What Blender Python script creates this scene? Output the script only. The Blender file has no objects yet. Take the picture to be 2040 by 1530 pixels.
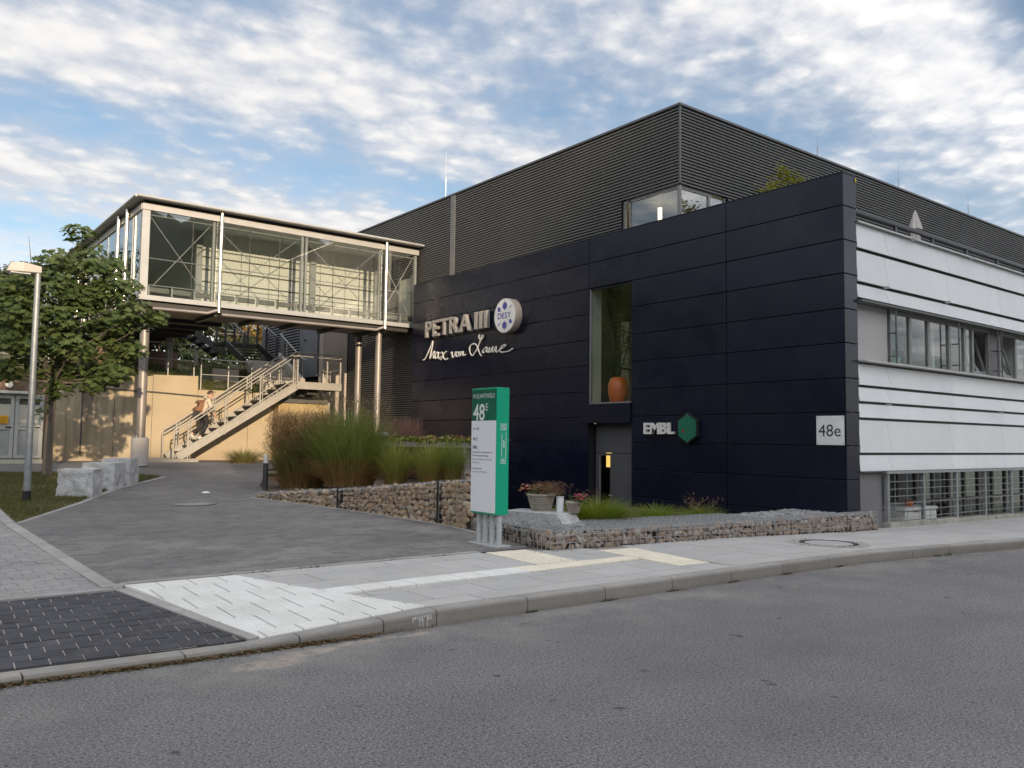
import bpy, bmesh, math, random
import numpy as np
from mathutils import Vector, Matrix, noise
random.seed(7); np.random.seed(7)
SC = bpy.context.scene
COL = SC.collection

# ------------------------------------------------------------------ camera
F_PX, PITCH, ROLL, AZ = 1660.0, math.atan(112 / 1660.0), 0.0125, math.radians(37.9)
fw = Vector((math.sin(AZ) * math.cos(PITCH), math.cos(AZ) * math.cos(PITCH), math.sin(PITCH)))
r0 = Vector((math.cos(AZ), -math.sin(AZ), 0))
u0 = r0.cross(fw)
rr = r0 * math.cos(ROLL) + u0 * math.sin(ROLL)
uu = -r0 * math.sin(ROLL) + u0 * math.cos(ROLL)
cam = bpy.data.cameras.new('camera')
cam.sensor_width = 36.0
cam.lens = 36.0 * F_PX / 2040.0
cam.clip_start = 0.1
cam.clip_end = 3000
camo = bpy.data.objects.new('camera', cam)
COL.objects.link(camo)
camo.matrix_world = Matrix(((rr.x, uu.x, -fw.x, 0), (rr.y, uu.y, -fw.y, 0), (rr.z, uu.z, -fw.z, 1.6), (0, 0, 0, 1)))
SC.camera = camo

# ------------------------------------------------------------------ light
SUN_TO = Vector((-0.22, -1.0, 0.212)).normalized()
SUN_EL = math.asin(SUN_TO.z)
SUN_ROT = math.atan2(SUN_TO.x, SUN_TO.y)
sun = bpy.data.lights.new('sun', 'SUN')
sun.energy = 2.1
sun.angle = math.radians(0.6)
sun.color = (1.0, 0.79, 0.54)
suno = bpy.data.objects.new('sun', sun)
COL.objects.link(suno)
suno.rotation_euler = SUN_TO.to_track_quat('Z', 'Y').to_euler()
suno.location = (0, -10, 30)

SC.view_settings.view_transform = 'Standard'
SC.view_settings.look = 'None'
SC.view_settings.gamma = 1.0
SC.view_settings.use_curve_mapping = False
SC.view_settings.exposure = 1.25
SC.render.engine = 'CYCLES'
SC.cycles.max_bounces = 8
SC.cycles.transparent_max_bounces = 24
SC.cycles.sample_clamp_indirect = 6.0


class NT:
    """small helper that writes node trees"""
    def __init__(s, nt):
        s.nt = nt
    def n(s, t, **k):
        nd = s.nt.nodes.new(t)
        for a, b in k.items():
            setattr(nd, a, b)
        return nd
    def l(s, a, b):
        s.nt.links.new(a, b)
    def put(s, sock, v):
        if hasattr(v, 'is_output') or isinstance(v, bpy.types.NodeSocket):
            s.l(v, sock)
        else:
            sock.default_value = v
    def math(s, op, a, b=0.0, c=0.0, clamp=False):
        nd = s.n('ShaderNodeMath', operation=op, use_clamp=clamp)
        s.put(nd.inputs[0], a); s.put(nd.inputs[1], b); s.put(nd.inputs[2], c)
        return nd.outputs[0]
    def vmath(s, op, a, b=(0, 0, 0)):
        nd = s.n('ShaderNodeVectorMath', operation=op)
        s.put(nd.inputs[0], a); s.put(nd.inputs[1], b)
        return nd.outputs[0]
    def map(s, v, a, b, c=0.0, d=1.0, smooth=False):
        nd = s.n('ShaderNodeMapRange', interpolation_type='SMOOTHSTEP' if smooth else 'LINEAR')
        s.put(nd.inputs[0], v); s.put(nd.inputs[1], a); s.put(nd.inputs[2], b); s.put(nd.inputs[3], c); s.put(nd.inputs[4], d)
        return nd.outputs[0]
    def mix(s, f, a, b, blend='MIX'):
        nd = s.n('ShaderNodeMix', data_type='RGBA', blend_type=blend)
        s.put(nd.inputs[0], f)
        for i, v in ((6, a), (7, b)):
            if isinstance(v, (tuple, list)):
                v = (v[0], v[1], v[2], 1.0)
            s.put(nd.inputs[i], v)
        return nd.outputs[2]
    def noise(s, vec, scale, detail=3.0, rough=0.5, dist=0.0, dims='3D'):
        nd = s.n('ShaderNodeTexNoise', noise_dimensions=dims)
        s.l(vec, nd.inputs['Vector'])
        nd.inputs['Scale'].default_value = scale
        nd.inputs['Detail'].default_value = detail
        nd.inputs['Roughness'].default_value = rough
        nd.inputs['Distortion'].default_value = dist
        return nd.outputs[0]
    def voro(s, vec, scale, feature='F1', out=0, rnd=1.0):
        nd = s.n('ShaderNodeTexVoronoi', feature=feature)
        s.l(vec, nd.inputs['Vector'])
        nd.inputs['Scale'].default_value = scale
        nd.inputs['Randomness'].default_value = rnd
        return nd.outputs[out]
    def comb(s, x, y, z):
        nd = s.n('ShaderNodeCombineXYZ')
        s.put(nd.inputs[0], x); s.put(nd.inputs[1], y); s.put(nd.inputs[2], z)
        return nd.outputs[0]
    def sep(s, v):
        nd = s.n('ShaderNodeSeparateXYZ')
        s.l(v, nd.inputs[0])
        return nd.outputs


# ------------------------------------------------------------------ sky
world = bpy.data.worlds.new('World')
SC.world = world
world.use_nodes = True
w = NT(world.node_tree)
w.nt.nodes.clear()
sky = w.n('ShaderNodeTexSky', sky_type='NISHITA')
sky.sun_disc = False
sky.sun_elevation = SUN_EL
sky.sun_rotation = SUN_ROT
sky.air_density = 1.0
sky.dust_density = 0.6
sky.ozone_density = 1.6
tc = w.n('ShaderNodeTexCoord')
d = w.sep(tc.outputs['Generated'])
dz = w.math('MAXIMUM', d[2], 0.02)
den = w.math('ADD', dz, 0.09)
u = w.math('DIVIDE', d[0], den)
v = w.math('DIVIDE', d[1], den)
# the cloud layer is a plane overhead; (a, b) run along and across the cloud streets
CA = math.radians(-7.0)
a = w.math('ADD', w.math('MULTIPLY', u, math.cos(CA)), w.math('MULTIPLY', v, math.sin(CA)))
b = w.math('ADD', w.math('MULTIPLY', u, -math.sin(CA)), w.math('MULTIPLY', v, math.cos(CA)))
pv = w.comb(a, b, 0.0)
wob = w.math('MULTIPLY', w.math('SUBTRACT', w.noise(w.comb(w.math('MULTIPLY', a, 0.6), w.math('MULTIPLY', b, 0.6), 5.0), 1.0, 2.0, 0.5), 0.5), 1.1)
ph = w.math('MULTIPLY', w.math('SUBTRACT', w.math('ADD', b, wob), 1.98), 2 * math.pi / 0.86)
street = w.math('MULTIPLY', w.math('COSINE', ph), 0.24)
n1 = w.noise(w.comb(w.math('MULTIPLY', a, 0.55), b, 2.2), 2.3, 4.0, 0.55)
# ripples across the streets
rip_c = w.math('ADD', w.math('MULTIPLY', a, 0.80), w.math('MULTIPLY', b, -0.60))
rip_s = w.math('ADD', w.math('MULTIPLY', a, 0.60), w.math('MULTIPLY', b, 0.80))
rip = w.noise(w.comb(w.math('MULTIPLY', rip_c, 7.5), w.math('MULTIPLY', rip_s, 2.3), 0.0), 1.0, 3.0, 0.55)
jit = w.comb(w.math('MULTIPLY', w.noise(pv, 14.0, 3.0), 0.07), w.math('MULTIPLY', w.noise(w.vmath('ADD', pv, (3.1, 1.7, 0.0)), 14.0, 3.0), 0.07), 0.0)
puff = w.voro(w.vmath('MULTIPLY', w.vmath('ADD', pv, jit), (0.8, 1.0, 1.0)), 15.0, 'SMOOTH_F1')
fine = w.noise(pv, 20.0, 5.0, 0.62)
cov = w.math('ADD', w.math('ADD', street, 0.68), w.math('MULTIPLY', w.math('SUBTRACT', n1, 0.5), 1.25))
cov = w.math('ADD', cov, w.math('MULTIPLY', w.math('SUBTRACT', rip, 0.5), 0.62))
cov = w.math('ADD', cov, w.math('MULTIPLY', w.math('SUBTRACT', 0.45, puff), 0.32))
cov = w.math('ADD', cov, w.math('MULTIPLY', w.math('SUBTRACT', fine, 0.5), 0.30))
mask = w.map(cov, 0.12, 0.95, 0.0, 1.0, True)
lowfade = w.map(d[2], 0.0, 0.14, 0.45, 1.0, True)
mask = w.math('MULTIPLY', mask, w.math('MULTIPLY', lowfade, 0.95))
shade = w.math('ADD', w.map(cov, 0.45, 1.0, 0.0, 0.8), w.math('MULTIPLY', w.math('ADD', w.math('MULTIPLY', w.math('SUBTRACT', fine, 0.5), 0.7), w.math('MULTIPLY', w.math('SUBTRACT', 0.42, puff), 0.9)), 1.0), clamp=True)
ccol = w.mix(shade, (1.85, 2.0, 2.3), (3.3, 3.2, 3.1))
skyc = w.mix(1.0, sky.outputs[0], (0.60, 0.57, 0.56), 'MULTIPLY')
# cloud scatters forward: it brightens smoothly towards the sun's side of the sky
sd = w.n('ShaderNodeVectorMath', operation='DOT_PRODUCT'); w.l(tc.outputs['Generated'], sd.inputs[0]); sd.inputs[1].default_value = SUN_TO
phase = w.math('ADD', 1.0, w.math('MULTIPLY', w.math('POWER', w.math('MULTIPLY', w.math('ADD', sd.outputs['Value'], 1.0), 0.5, clamp=True), 2.0), 2.0))
ccol = w.mix(1.0, ccol, w.comb(phase, phase, phase), 'MULTIPLY')
bw1 = w.n('ShaderNodeRGBToBW'); w.l(skyc, bw1.inputs[0])
bw2 = w.n('ShaderNodeRGBToBW'); w.l(ccol, bw2.inputs[0])
gain = w.math('MAXIMUM', 1.0, w.math('DIVIDE', w.math('MULTIPLY', bw1.outputs[0], 1.15), bw2.outputs[0]))
ccol = w.mix(1.0, ccol, w.comb(gain, gain, gain), 'MULTIPLY')
colr = w.mix(mask, skyc, ccol)
bg = w.n('ShaderNodeBackground')
w.l(colr, bg.inputs[0])
bg.inputs[1].default_value = 0.125
out = w.n('ShaderNodeOutputWorld')
w.l(bg.outputs[0], out.inputs[0])


# ------------------------------------------------------------------ materials
def lin(r, g, b):
    f = lambda c: (c / 255 / 12.92) if c <= 10 else ((c / 255 + 0.055) / 1.055) ** 2.4
    return (f(r), f(g), f(b))


MATS = {}
def mat(name, c1, c2=None, scale=3.0, rough=0.7, metal=0.0, bump=0.0, bscale=40.0, tint=0.0, detail=4.0, spec=0.5, stretch=None, extra=None, coat=0.0, lo=0.35, hi=0.65, rvar=0.0):
    """Principled surface whose colour wanders between c1 and c2; tint = per-piece brightness spread"""
    if name in MATS:
        return MATS[name]
    m = bpy.data.materials.new(name)
    m.use_nodes = True
    t = NT(m.node_tree)
    p = t.nt.nodes['Principled BSDF']
    geo = t.n('ShaderNodeNewGeometry')
    pos = geo.outputs['Position']
    if stretch:
        pos = t.vmath('MULTIPLY', pos, stretch)
    c2 = c2 or tuple(x * 0.85 for x in c1)
    f = t.map(t.noise(pos, scale, detail, 0.6), lo, hi)
    col = t.mix(f, c1, c2)
    if tint:
        oi = t.n('ShaderNodeObjectInfo')
        k = t.math('ADD', t.math('MULTIPLY', oi.outputs['Random'], 2 * tint), 1.0 - tint)
        col = t.mix(1.0, col, t.comb(k, k, k), 'MULTIPLY')
    if extra:
        col = extra(t, geo.outputs['Position'], col)
    t.l(col, p.inputs['Base Color'])
    if rvar:
        t.l(t.map(t.noise(pos, scale * 2.3, 3.0), 0.3, 0.7, max(0.02, rough - rvar), min(1, rough + rvar)), p.inputs['Roughness'])
    else:
        p.inputs['Roughness'].default_value = rough
    p.inputs['Metallic'].default_value = metal
    p.inputs['Specular IOR Level'].default_value = spec
    if coat:
        p.inputs['Coat Weight'].default_value = coat
    if bump:
        bn = t.n('ShaderNodeBump')
        bn.inputs['Strength'].default_value = bump
        bn.inputs['Distance'].default_value = 0.02
        t.l(t.noise(geo.outputs['Position'], bscale, 4.0, 0.6), bn.inputs['Height'])
        t.l(bn.outputs[0], p.inputs['Normal'])
    MATS[name] = m
    return m


def glass_mat(name, tint=(0.9, 0.95, 0.94), refl=1.0, rough=0.0, base=0.0):
    m = bpy.data.materials.new(name)
    m.use_nodes = True
    t = NT(m.node_tree)
    t.nt.nodes.clear()
    tr = t.n('ShaderNodeBsdfTransparent'); tr.inputs[0].default_value = (*tint, 1)
    gl = t.n('ShaderNodeBsdfGlossy'); gl.inputs['Roughness'].default_value = rough
    lw = t.n('ShaderNodeLayerWeight'); lw.inputs[0].default_value = 0.5
    frv = t.math('ADD', 0.04, t.math('MULTIPLY', t.math('POWER', lw.outputs['Facing'], 5.0), 0.96))
    mx = t.n('ShaderNodeMixShader')
    t.l(t.math('ADD', t.math('MULTIPLY', frv, refl), base, clamp=True), mx.inputs[0])
    t.l(tr.outputs[0], mx.inputs[1]); t.l(gl.outputs[0], mx.inputs[2])
    o = t.n('ShaderNodeOutputMaterial')
    t.l(mx.outputs[0], o.inputs[0])
    MATS[name] = m
    return m


def emit_mat(name, col, s):
    m = bpy.data.materials.new(name)
    m.use_nodes = True
    t = NT(m.node_tree)
    p = t.nt.nodes['Principled BSDF']
    p.inputs['Base Color'].default_value = (*col, 1)
    p.inputs['Emission Color'].default_value = (*col, 1)
    p.inputs['Emission Strength'].default_value = s
    return m


def leaf_mat(name, c1, c2, trans=0.35, scale=2.0):
    m = bpy.data.materials.new(name)
    m.use_nodes = True
    t = NT(m.node_tree)
    p = t.nt.nodes['Principled BSDF']
    geo = t.n('ShaderNodeNewGeometry')
    rnd = geo.outputs['Random Per Island']
    f = t.math('ADD', t.math('MULTIPLY', rnd, 0.6), t.math('MULTIPLY', t.noise(geo.outputs['Position'], scale, 2.0), 0.5), clamp=True)
    col = t.mix(f, c1, c2)
    t.l(col, p.inputs['Base Color'])
    p.inputs['Roughness'].default_value = 0.55
    p.inputs['Specular IOR Level'].default_value = 0.35
    tl = t.n('ShaderNodeBsdfTranslucent')
    t.l(t.mix(1.0, col, (1.2, 1.25, 0.6), 'MULTIPLY'), tl.inputs[0])
    mx = t.n('ShaderNodeMixShader'); mx.inputs[0].default_value = trans
    t.l(p.outputs[0], mx.inputs[1]); t.l(tl.outputs[0], mx.inputs[2])
    t.l(mx.outputs[0], t.nt.nodes['Material Output'].inputs[0])
    return m


# ------------------------------------------------------------------ geometry helpers
class MB:
    def __init__(s):
        s.v = []; s.f = []
    def add(s, vs, fs):
        o = len(s.v)
        s.v += [tuple(p) for p in vs]
        s.f += [tuple(i + o for i in q) for q in fs]
        return s
    def box(s, x0, x1, y0, y1, z0, z1):
        vs = [(x, y, z) for z in (z0, z1) for y in (y0, y1) for x in (x0, x1)]
        return s.add(vs, [(0, 2, 3, 1), (4, 5, 7, 6), (0, 1, 5, 4), (2, 6, 7, 3), (0, 4, 6, 2), (1, 3, 7, 5)])
    def bar(s, p, q, w, h, up=(0, 0, 1)):
        """rectangular bar from p to q, w wide (sideways), h high (along up)"""
        p, q = Vector(p), Vector(q)
        dd = (q - p).normalized()
        up = Vector(up)
        sd = dd.cross(up)
        if sd.length < 1e-5:
            sd = dd.cross(Vector((1, 0, 0)))
        sd.normalize()
        up = sd.cross(dd)
        vs = []
        for c in (p, q):
            for i, j in ((-1, -1), (1, -1), (1, 1), (-1, 1)):
                vs.append(c + sd * (i * w / 2) + up * (j * h / 2))
        return s.add(vs, [(0, 1, 2, 3), (7, 6, 5, 4), (0, 4, 5, 1), (1, 5, 6, 2), (2, 6, 7, 3), (3, 7, 4, 0)])
    def prism(s, poly, z0, z1):
        """extrude an xy polygon; z0/z1 numbers or functions of (x, y)"""
        f0 = z0 if callable(z0) else (lambda x, y: z0)
        f1 = z1 if callable(z1) else (lambda x, y: z1)
        ar = sum(poly[i][0] * poly[(i + 1) % len(poly)][1] - poly[(i + 1) % len(poly)][0] * poly[i][1] for i in range(len(poly)))
        if ar < 0:
            poly = poly[::-1]
        n = len(poly)
        vs = [(x, y, f0(x, y)) for x, y in poly] + [(x, y, f1(x, y)) for x, y in poly]
        fs = [tuple(range(n - 1, -1, -1)), tuple(range(n, 2 * n))]
        fs += [(i, (i + 1) % n, n + (i + 1) % n, n + i) for i in range(n)]
        return s.add(vs, fs)
    def tube(s, path, r, n=8, caps=True, closed=False):
        P = [Vector(p) for p in path]
        m = len(P)
        rs = r if isinstance(r, (list, tuple)) else [r] * m
        vs, fs = [], []
        prev = None
        for i in range(m):
            t = (P[(i + 1) % m] - P[i - 1]) if closed else (P[min(i + 1, m - 1)] - P[max(i - 1, 0)])
            t.normalize()
            if prev is None:
                a_ = t.orthogonal().normalized()
            else:
                a_ = (prev - t * prev.dot(t))
                a_ = a_.normalized() if a_.length > 1e-6 else t.orthogonal().normalized()
            prev = a_
            b_ = t.cross(a_)
            for k in range(n):
                an = 2 * math.pi * k / n
                vs.append(P[i] + (a_ * math.cos(an) + b_ * math.sin(an)) * rs[i])
        for i in range(m if closed else m - 1):
            j = (i + 1) % m
            for k in range(n):
                fs.append((i * n + k, i * n + (k + 1) % n, j * n + (k + 1) % n, j * n + k))
        if caps and not closed:
            fs.append(tuple(range(n - 1, -1, -1)))
            fs.append(tuple((m - 1) * n + k for k in range(n)))
        return s.add(vs, fs)
    def cyl(s, x, y, z0, z1, r, r1=None, n=20):
        return s.tube([(x, y, z0), (x, y, z1)], [r, r if r1 is None else r1], n)
    def lathe(s, cx, cy, prof, n=24):
        vs, fs = [], []
        for r, z in prof:
            for k in range(n):
                an = 2 * math.pi * k / n
                vs.append((cx + r * math.cos(an), cy + r * math.sin(an), z))
        for i in range(len(prof) - 1):
            for k in range(n):
                fs.append((i * n + k, i * n + (k + 1) % n, (i + 1) * n + (k + 1) % n, (i + 1) * n + k))
        fs.append(tuple(range(n - 1, -1, -1)))
        fs.append(tuple((len(prof) - 1) * n + k for k in range(n)))
        return s.add(vs, fs)
    def plate_x(s, x0, x1, poly):
        """polygon given in (y, z), extruded in x"""
        n = len(poly)
        vs = [(x0, y, z) for y, z in poly] + [(x1, y, z) for y, z in poly]
        return s.add(vs, [tuple(range(n)), tuple(range(2 * n - 1, n - 1, -1))] + [(i, n + i, n + (i + 1) % n, (i + 1) % n) for i in range(n)])
    def quad(s, a_, b_, c_, d_):
        return s.add([a_, b_, c_, d_], [(0, 1, 2, 3)])


WL = {}
def empty(name, loc, parent=None):
    o = bpy.data.objects.new(name, None)
    o.empty_display_size = 0.2
    COL.objects.link(o)
    o.parent = parent
    WL[o.name] = Vector(loc)
    o.location = Vector(loc) - (WL[parent.name] if parent else Vector((0, 0, 0)))
    return o


def tag(o, label=None, cat=None, group=None, kind=None):
    for k, v_ in (('label', label), ('category', cat), ('group', group), ('kind', kind)):
        if v_:
            o[k] = v_
    return o


def thing(name, loc, label, cat, group=None):
    return tag(empty(name, loc), label, cat, group)


def mesh_of(mb, name, m, origin=(0, 0, 0), smooth=False, fix=True):
    me = bpy.data.meshes.new(name)
    o = Vector(origin)
    me.from_pydata([tuple(Vector(p) - o) for p in mb.v], [], mb.f)
    if fix:
        bm = bmesh.new(); bm.from_mesh(me)
        bmesh.ops.recalc_face_normals(bm, faces=bm.faces)
        bm.to_mesh(me); bm.free()
    if m:
        me.materials.append(m)
    if smooth:
        me.polygons.foreach_set('use_smooth', [True] * len(me.polygons))
    return me


def part(name, mb, m, parent=None, loc=None, smooth=False, bevel=0.0, kind=None, fix=True, label=None):
    base = Vector(loc) if loc is not None else (WL[parent.name].copy() if parent else Vector((0, 0, 0)))
    me = mesh_of(mb, name, m, base, smooth, fix)
    o = bpy.data.objects.new(name, me)
    COL.objects.link(o)
    o.parent = parent
    WL[o.name] = base
    o.location = base - (WL[parent.name] if parent else Vector((0, 0, 0)))
    if bevel:
        b_ = o.modifiers.new('bevel', 'BEVEL')
        b_.width = bevel; b_.segments = 2; b_.limit_method = 'ANGLE'
    if smooth:
        me.set_sharp_from_angle(angle=math.radians(42))
    if kind:
        o['kind'] = kind
    if label:
        o['label'] = label
    return o


def inst(name, me, parent, loc, rot=(0, 0, 0), scale=(1, 1, 1)):
    o = bpy.data.objects.new(name, me)
    COL.objects.link(o)
    o.parent = parent
    WL[o.name] = Vector(loc)
    o.location = Vector(loc) - (WL[parent.name] if parent else Vector((0, 0, 0)))
    o.rotation_euler = rot
    o.scale = scale
    return o


def clip(poly, cpoly):
    """Sutherland-Hodgman: clip poly by the convex polygon cpoly (both xy)"""
    ar = sum(cpoly[i][0] * cpoly[(i + 1) % len(cpoly)][1] - cpoly[(i + 1) % len(cpoly)][0] * cpoly[i][1] for i in range(len(cpoly)))
    if ar < 0:
        cpoly = cpoly[::-1]
    res = list(poly)
    for i in range(len(cpoly)):
        ax, ay = cpoly[i]; bx, by = cpoly[(i + 1) % len(cpoly)]
        side = lambda p: (bx - ax) * (p[1] - ay) - (by - ay) * (p[0] - ax)
        inp, res = res, []
        for j in range(len(inp)):
            p, q = inp[j], inp[(j + 1) % len(inp)]
            sp, sq = side(p), side(q)
            if sp >= 0:
                res.append(p)
            if (sp >= 0) != (sq >= 0):
                t = sp / (sp - sq)
                res.append((p[0] + (q[0] - p[0]) * t, p[1] + (q[1] - p[1]) * t))
        if len(res) < 3:
            return []
    return res


def area(poly):
    return abs(sum(poly[i][0] * poly[(i + 1) % len(poly)][1] - poly[(i + 1) % len(poly)][0] * poly[i][1] for i in range(len(poly)))) / 2


def text_shape(txt, width, height, depth, fat=0.0):
    """flat extruded lettering fitted into width x height; returns (verts, faces) in local x, y, z (z = out of the sign)"""
    cu = bpy.data.curves.new('lettering', 'FONT')
    cu.body = txt; cu.size = 1.0; cu.offset = fat; cu.resolution_u = 3
    ob = bpy.data.objects.new('lettering', cu)
    COL.objects.link(ob)
    dg = bpy.context.evaluated_depsgraph_get()
    me = bpy.data.meshes.new_from_object(ob.evaluated_get(dg))
    vs = np.array([v_.co[:] for v_ in me.vertices])
    fs = [tuple(p.vertices) for p in me.polygons]
    bpy.data.objects.remove(ob); bpy.data.curves.remove(cu)
    lo, hi = vs.min(0), vs.max(0)
    if width is None:
        width = (hi[0] - lo[0]) * height / (hi[1] - lo[1])
    vs = (vs - lo) / np.maximum(hi - lo, 1e-6) * np.array([width, height, 0])
    n = len(vs)
    edges = {}
    for q in fs:
        for i in range(len(q)):
            e = (q[i], q[(i + 1) % len(q)])
            edges[e] = edges.get(e, 0) + 1
    V = [tuple(p[:2]) + (depth,) for p in vs]
    FF = list(fs)
    if depth > 0.004:
        V += [tuple(p[:2]) + (0.0,) for p in vs]
        for (i, j) in edges:
            if (j, i) not in edges:
                FF.append((i, j, j + n, i + n)[::-1])
    bpy.data.meshes.remove(me)
    return V, FF


def on_wall_a(V, x, y_left, z0):
    """lettering onto a wall whose outward normal is -x; text runs towards -y"""
    return [(x - p[2], y_left - p[0], z0 + p[1]) for p in V]


def on_wall_b(V, y, x_left, z0):
    """lettering onto a wall whose outward normal is -y; text runs towards +x"""
    return [(x_left + p[0], y - p[2], z0 + p[1]) for p in V]


def letters(txt, width, height, depth, fat, place, m, parent, name='letter', gap=0.12):
    """one object per letter, spread over the given width"""
    ws = []
    for ch in txt:
        if ch == ' ':
            ws.append(None)
        else:
            V, FF = text_shape(ch, None, height, depth, fat)
            ws.append((max(p[0] for p in V), V, FF))
    tot = sum((0.35 * height if q is None else q[0]) for q in ws) + gap * height * (len(txt) - 1)
    k = width / tot
    x = 0.0
    for q in ws:
        if q is None:
            x += 0.35 * height * k + gap * height * k
            continue
        V = [(p[0] * k + x, p[1], p[2]) for p in q[1]]
        part(name, MB().add(place(V), q[2]), m, parent, fix=False)
        x += q[0] * k + gap * height * k


def gz(y):
    """the yard climbs gently away from the street"""
    return 0.13 if y < 9 else min(0.13 + 0.043 * (y - 9), 0.80)


def drop(x):
    return 0.014 * max(0.0, x - 10.5)


def ky(x):
    """street side of the kerb"""
    pts = [(-60, 6.9), (-10, 6.5), (0.8, 6.24), (2.0, 6.17), (4.0, 6.12), (9.0, 6.09), (11.0, 6.05), (13.0, 5.92), (14.5, 5.76), (18.0, 5.5), (25.0, 5.0), (80.0, 1.0)]
    for (xa, ya), (xb, yb) in zip(pts, pts[1:]):
        if x <= xb:
            return ya + (yb - ya) * (x - xa) / (xb - xa)
    return 1.0


def kh(x):
    """height of the kerb top above the road"""
    if x < 2.3:
        return 0.045
    if x < 4.0:
        return 0.045 + (x - 2.3) / 1.7 * 0.095
    return 0.14


def zside(x, y):
    """pavement level between kerb and yard"""
    t = min(1, max(0, (y - ky(x) - 0.1) / 2.3))
    return kh(x) * (1 - t) + 0.13 * t - drop(x)

# ================================================================== GROUND
def road_extra(t, pos, col):
    x, y, z = t.sep(pos)
    sp = t.voro(pos, 95.0)
    sp2 = t.noise(pos, 75.0, 3.0, 0.75)
    stone = t.map(sp2, 0.52, 0.66)
    col = t.mix(t.math('MULTIPLY', stone, 0.95), col, (0.46, 0.45, 0.435))
    dark = t.map(t.noise(pos, 48.0, 3.0, 0.7), 0.34, 0.48, 1.0, 0.0)
    col = t.mix(t.math('MULTIPLY', dark, 0.9), col, (0.025, 0.025, 0.027))
    big = t.map(t.noise(t.vmath('MULTIPLY', pos, (0.35, 1.0, 1.0)), 0.8, 4.0, 0.6), 0.35, 0.65)
    col = t.mix(t.math('MULTIPLY', big, 0.28), col, (0.085, 0.085, 0.088))
    # worn, paler wheel tracks and a dusty gutter
    spot = t.map(t.noise(pos, 4.2, 2.0, 0.5), 0.70, 0.74)
    col = t.mix(t.math('MULTIPLY', spot, 0.7), col, (0.035, 0.035, 0.036))
    gut = t.map(y, 4.6, 6.1, 0.0, 1.0, True)
    n = t.noise(pos, 1.3, 4.0, 0.65)
    dust = t.math('MULTIPLY', gut, t.map(n, 0.42, 0.72))
    col = t.mix(t.math('MULTIPLY', dust, 0.55), col, (0.38, 0.35, 0.31))
    # drifts of blown sand
    wob = t.math('MULTIPLY', t.math('SUBTRACT', t.noise(pos, 5.0, 4.0, 0.6), 0.5), 1.6)
    best = None
    for cx, cy, rx, ry in ((2.36, 5.78, 0.26, 0.13), (2.68, 5.92, 0.30, 0.085), (3.25, 5.99, 0.30, 0.06), (3.72, 5.96, 0.2, 0.045)):
        e = t.math('ADD', t.math('POWER', t.math('DIVIDE', t.math('SUBTRACT', x, cx), rx), 2.0), t.math('POWER', t.math('DIVIDE', t.math('SUBTRACT', y, cy), ry), 2.0))
        k = t.map(t.math('ADD', e, wob), 0.55, 1.35, 1.0, 0.0, True)
        best = k if best is None else t.math('MAXIMUM', best, k)
    grain = t.map(t.noise(pos, 90.0, 2.0, 0.6), 0.30, 0.55)
    return t.mix(t.math('MULTIPLY', best, t.math('MULTIPLY', t.math('ADD', t.math('MULTIPLY', grain, 0.55), 0.12), t.map(t.noise(pos, 9.0, 4.0, 0.7), 0.36, 0.56))), col, (0.50, 0.41, 0.32))


ASPH = mat('asphalt', (0.155, 0.15, 0.146), (0.195, 0.188, 0.182), 0.9, 0.86, bump=0.6, bscale=70, extra=road_extra, spec=0.35)
mb = MB()
xs = [-60, -30, -10, -4, 0, 0.8, 1.4, 2, 3, 4, 5, 6, 7, 8, 9, 10, 10.5, 11, 12, 13, 14.5, 16, 18, 21, 25, 40, 80]
vs, fs = [], []
for x in xs:
    for t_ in (0, 1):
        yy = (ky(x) + 0.08) if t_ else -26.0
        vs.append((x, yy, -drop(min(x, 40))))
for i in range(len(xs) - 1):
    fs.append((2 * i, 2 * i + 2, 2 * i + 3, 2 * i + 1))
mb.add(vs, fs)
tag(part('road', mb, ASPH, fix=False), kind='structure')

SOIL = mat('soil', (0.085, 0.06, 0.042), (0.14, 0.10, 0.07), 4.0, 0.95, bump=0.5, bscale=30)
mb = MB().quad((-900, -900, -0.9), (900, -900, -0.9), (900, 900, -0.9), (-900, 900, -0.9))
tag(part('ground', mb, mat('far_ground', (0.06, 0.075, 0.035), (0.09, 0.09, 0.05), 0.2, 0.95), fix=False), kind='structure')


def joint_wear(t, pos, col):
    st = t.map(t.noise(pos, 2.2, 5.0, 0.7), 0.45, 0.75)
    col = t.mix(t.math('MULTIPLY', st, 0.35), col, (0.52, 0.47, 0.42))
    dk = t.map(t.noise(pos, 7.0, 4.0, 0.7), 0.28, 0.42, 1.0, 0.0)
    return t.mix(t.math('MULTIPLY', dk, 0.30), col, (0.12, 0.11, 0.10))


def kerb_wear(t, pos, col):
    x, y, z = t.sep(pos)
    streak = t.noise(t.vmath('MULTIPLY', pos, (9.0, 9.0, 0.8)), 2.0, 3.0, 0.6)
    col = t.mix(t.map(streak, 0.5, 0.75, 0.0, 0.4), col, (0.42, 0.38, 0.33))
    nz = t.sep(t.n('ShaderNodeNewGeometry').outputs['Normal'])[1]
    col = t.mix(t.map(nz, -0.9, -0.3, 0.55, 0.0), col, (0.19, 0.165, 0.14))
    dirt = t.map(t.math('ADD', z, t.math('MULTIPLY', t.noise(pos, 6.0, 3.0), 0.06)), 0.02, 0.085, 1.0, 0.0)
    return t.mix(t.math('MULTIPLY', dirt, 0.55), col, (0.17, 0.14, 0.11))


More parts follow.
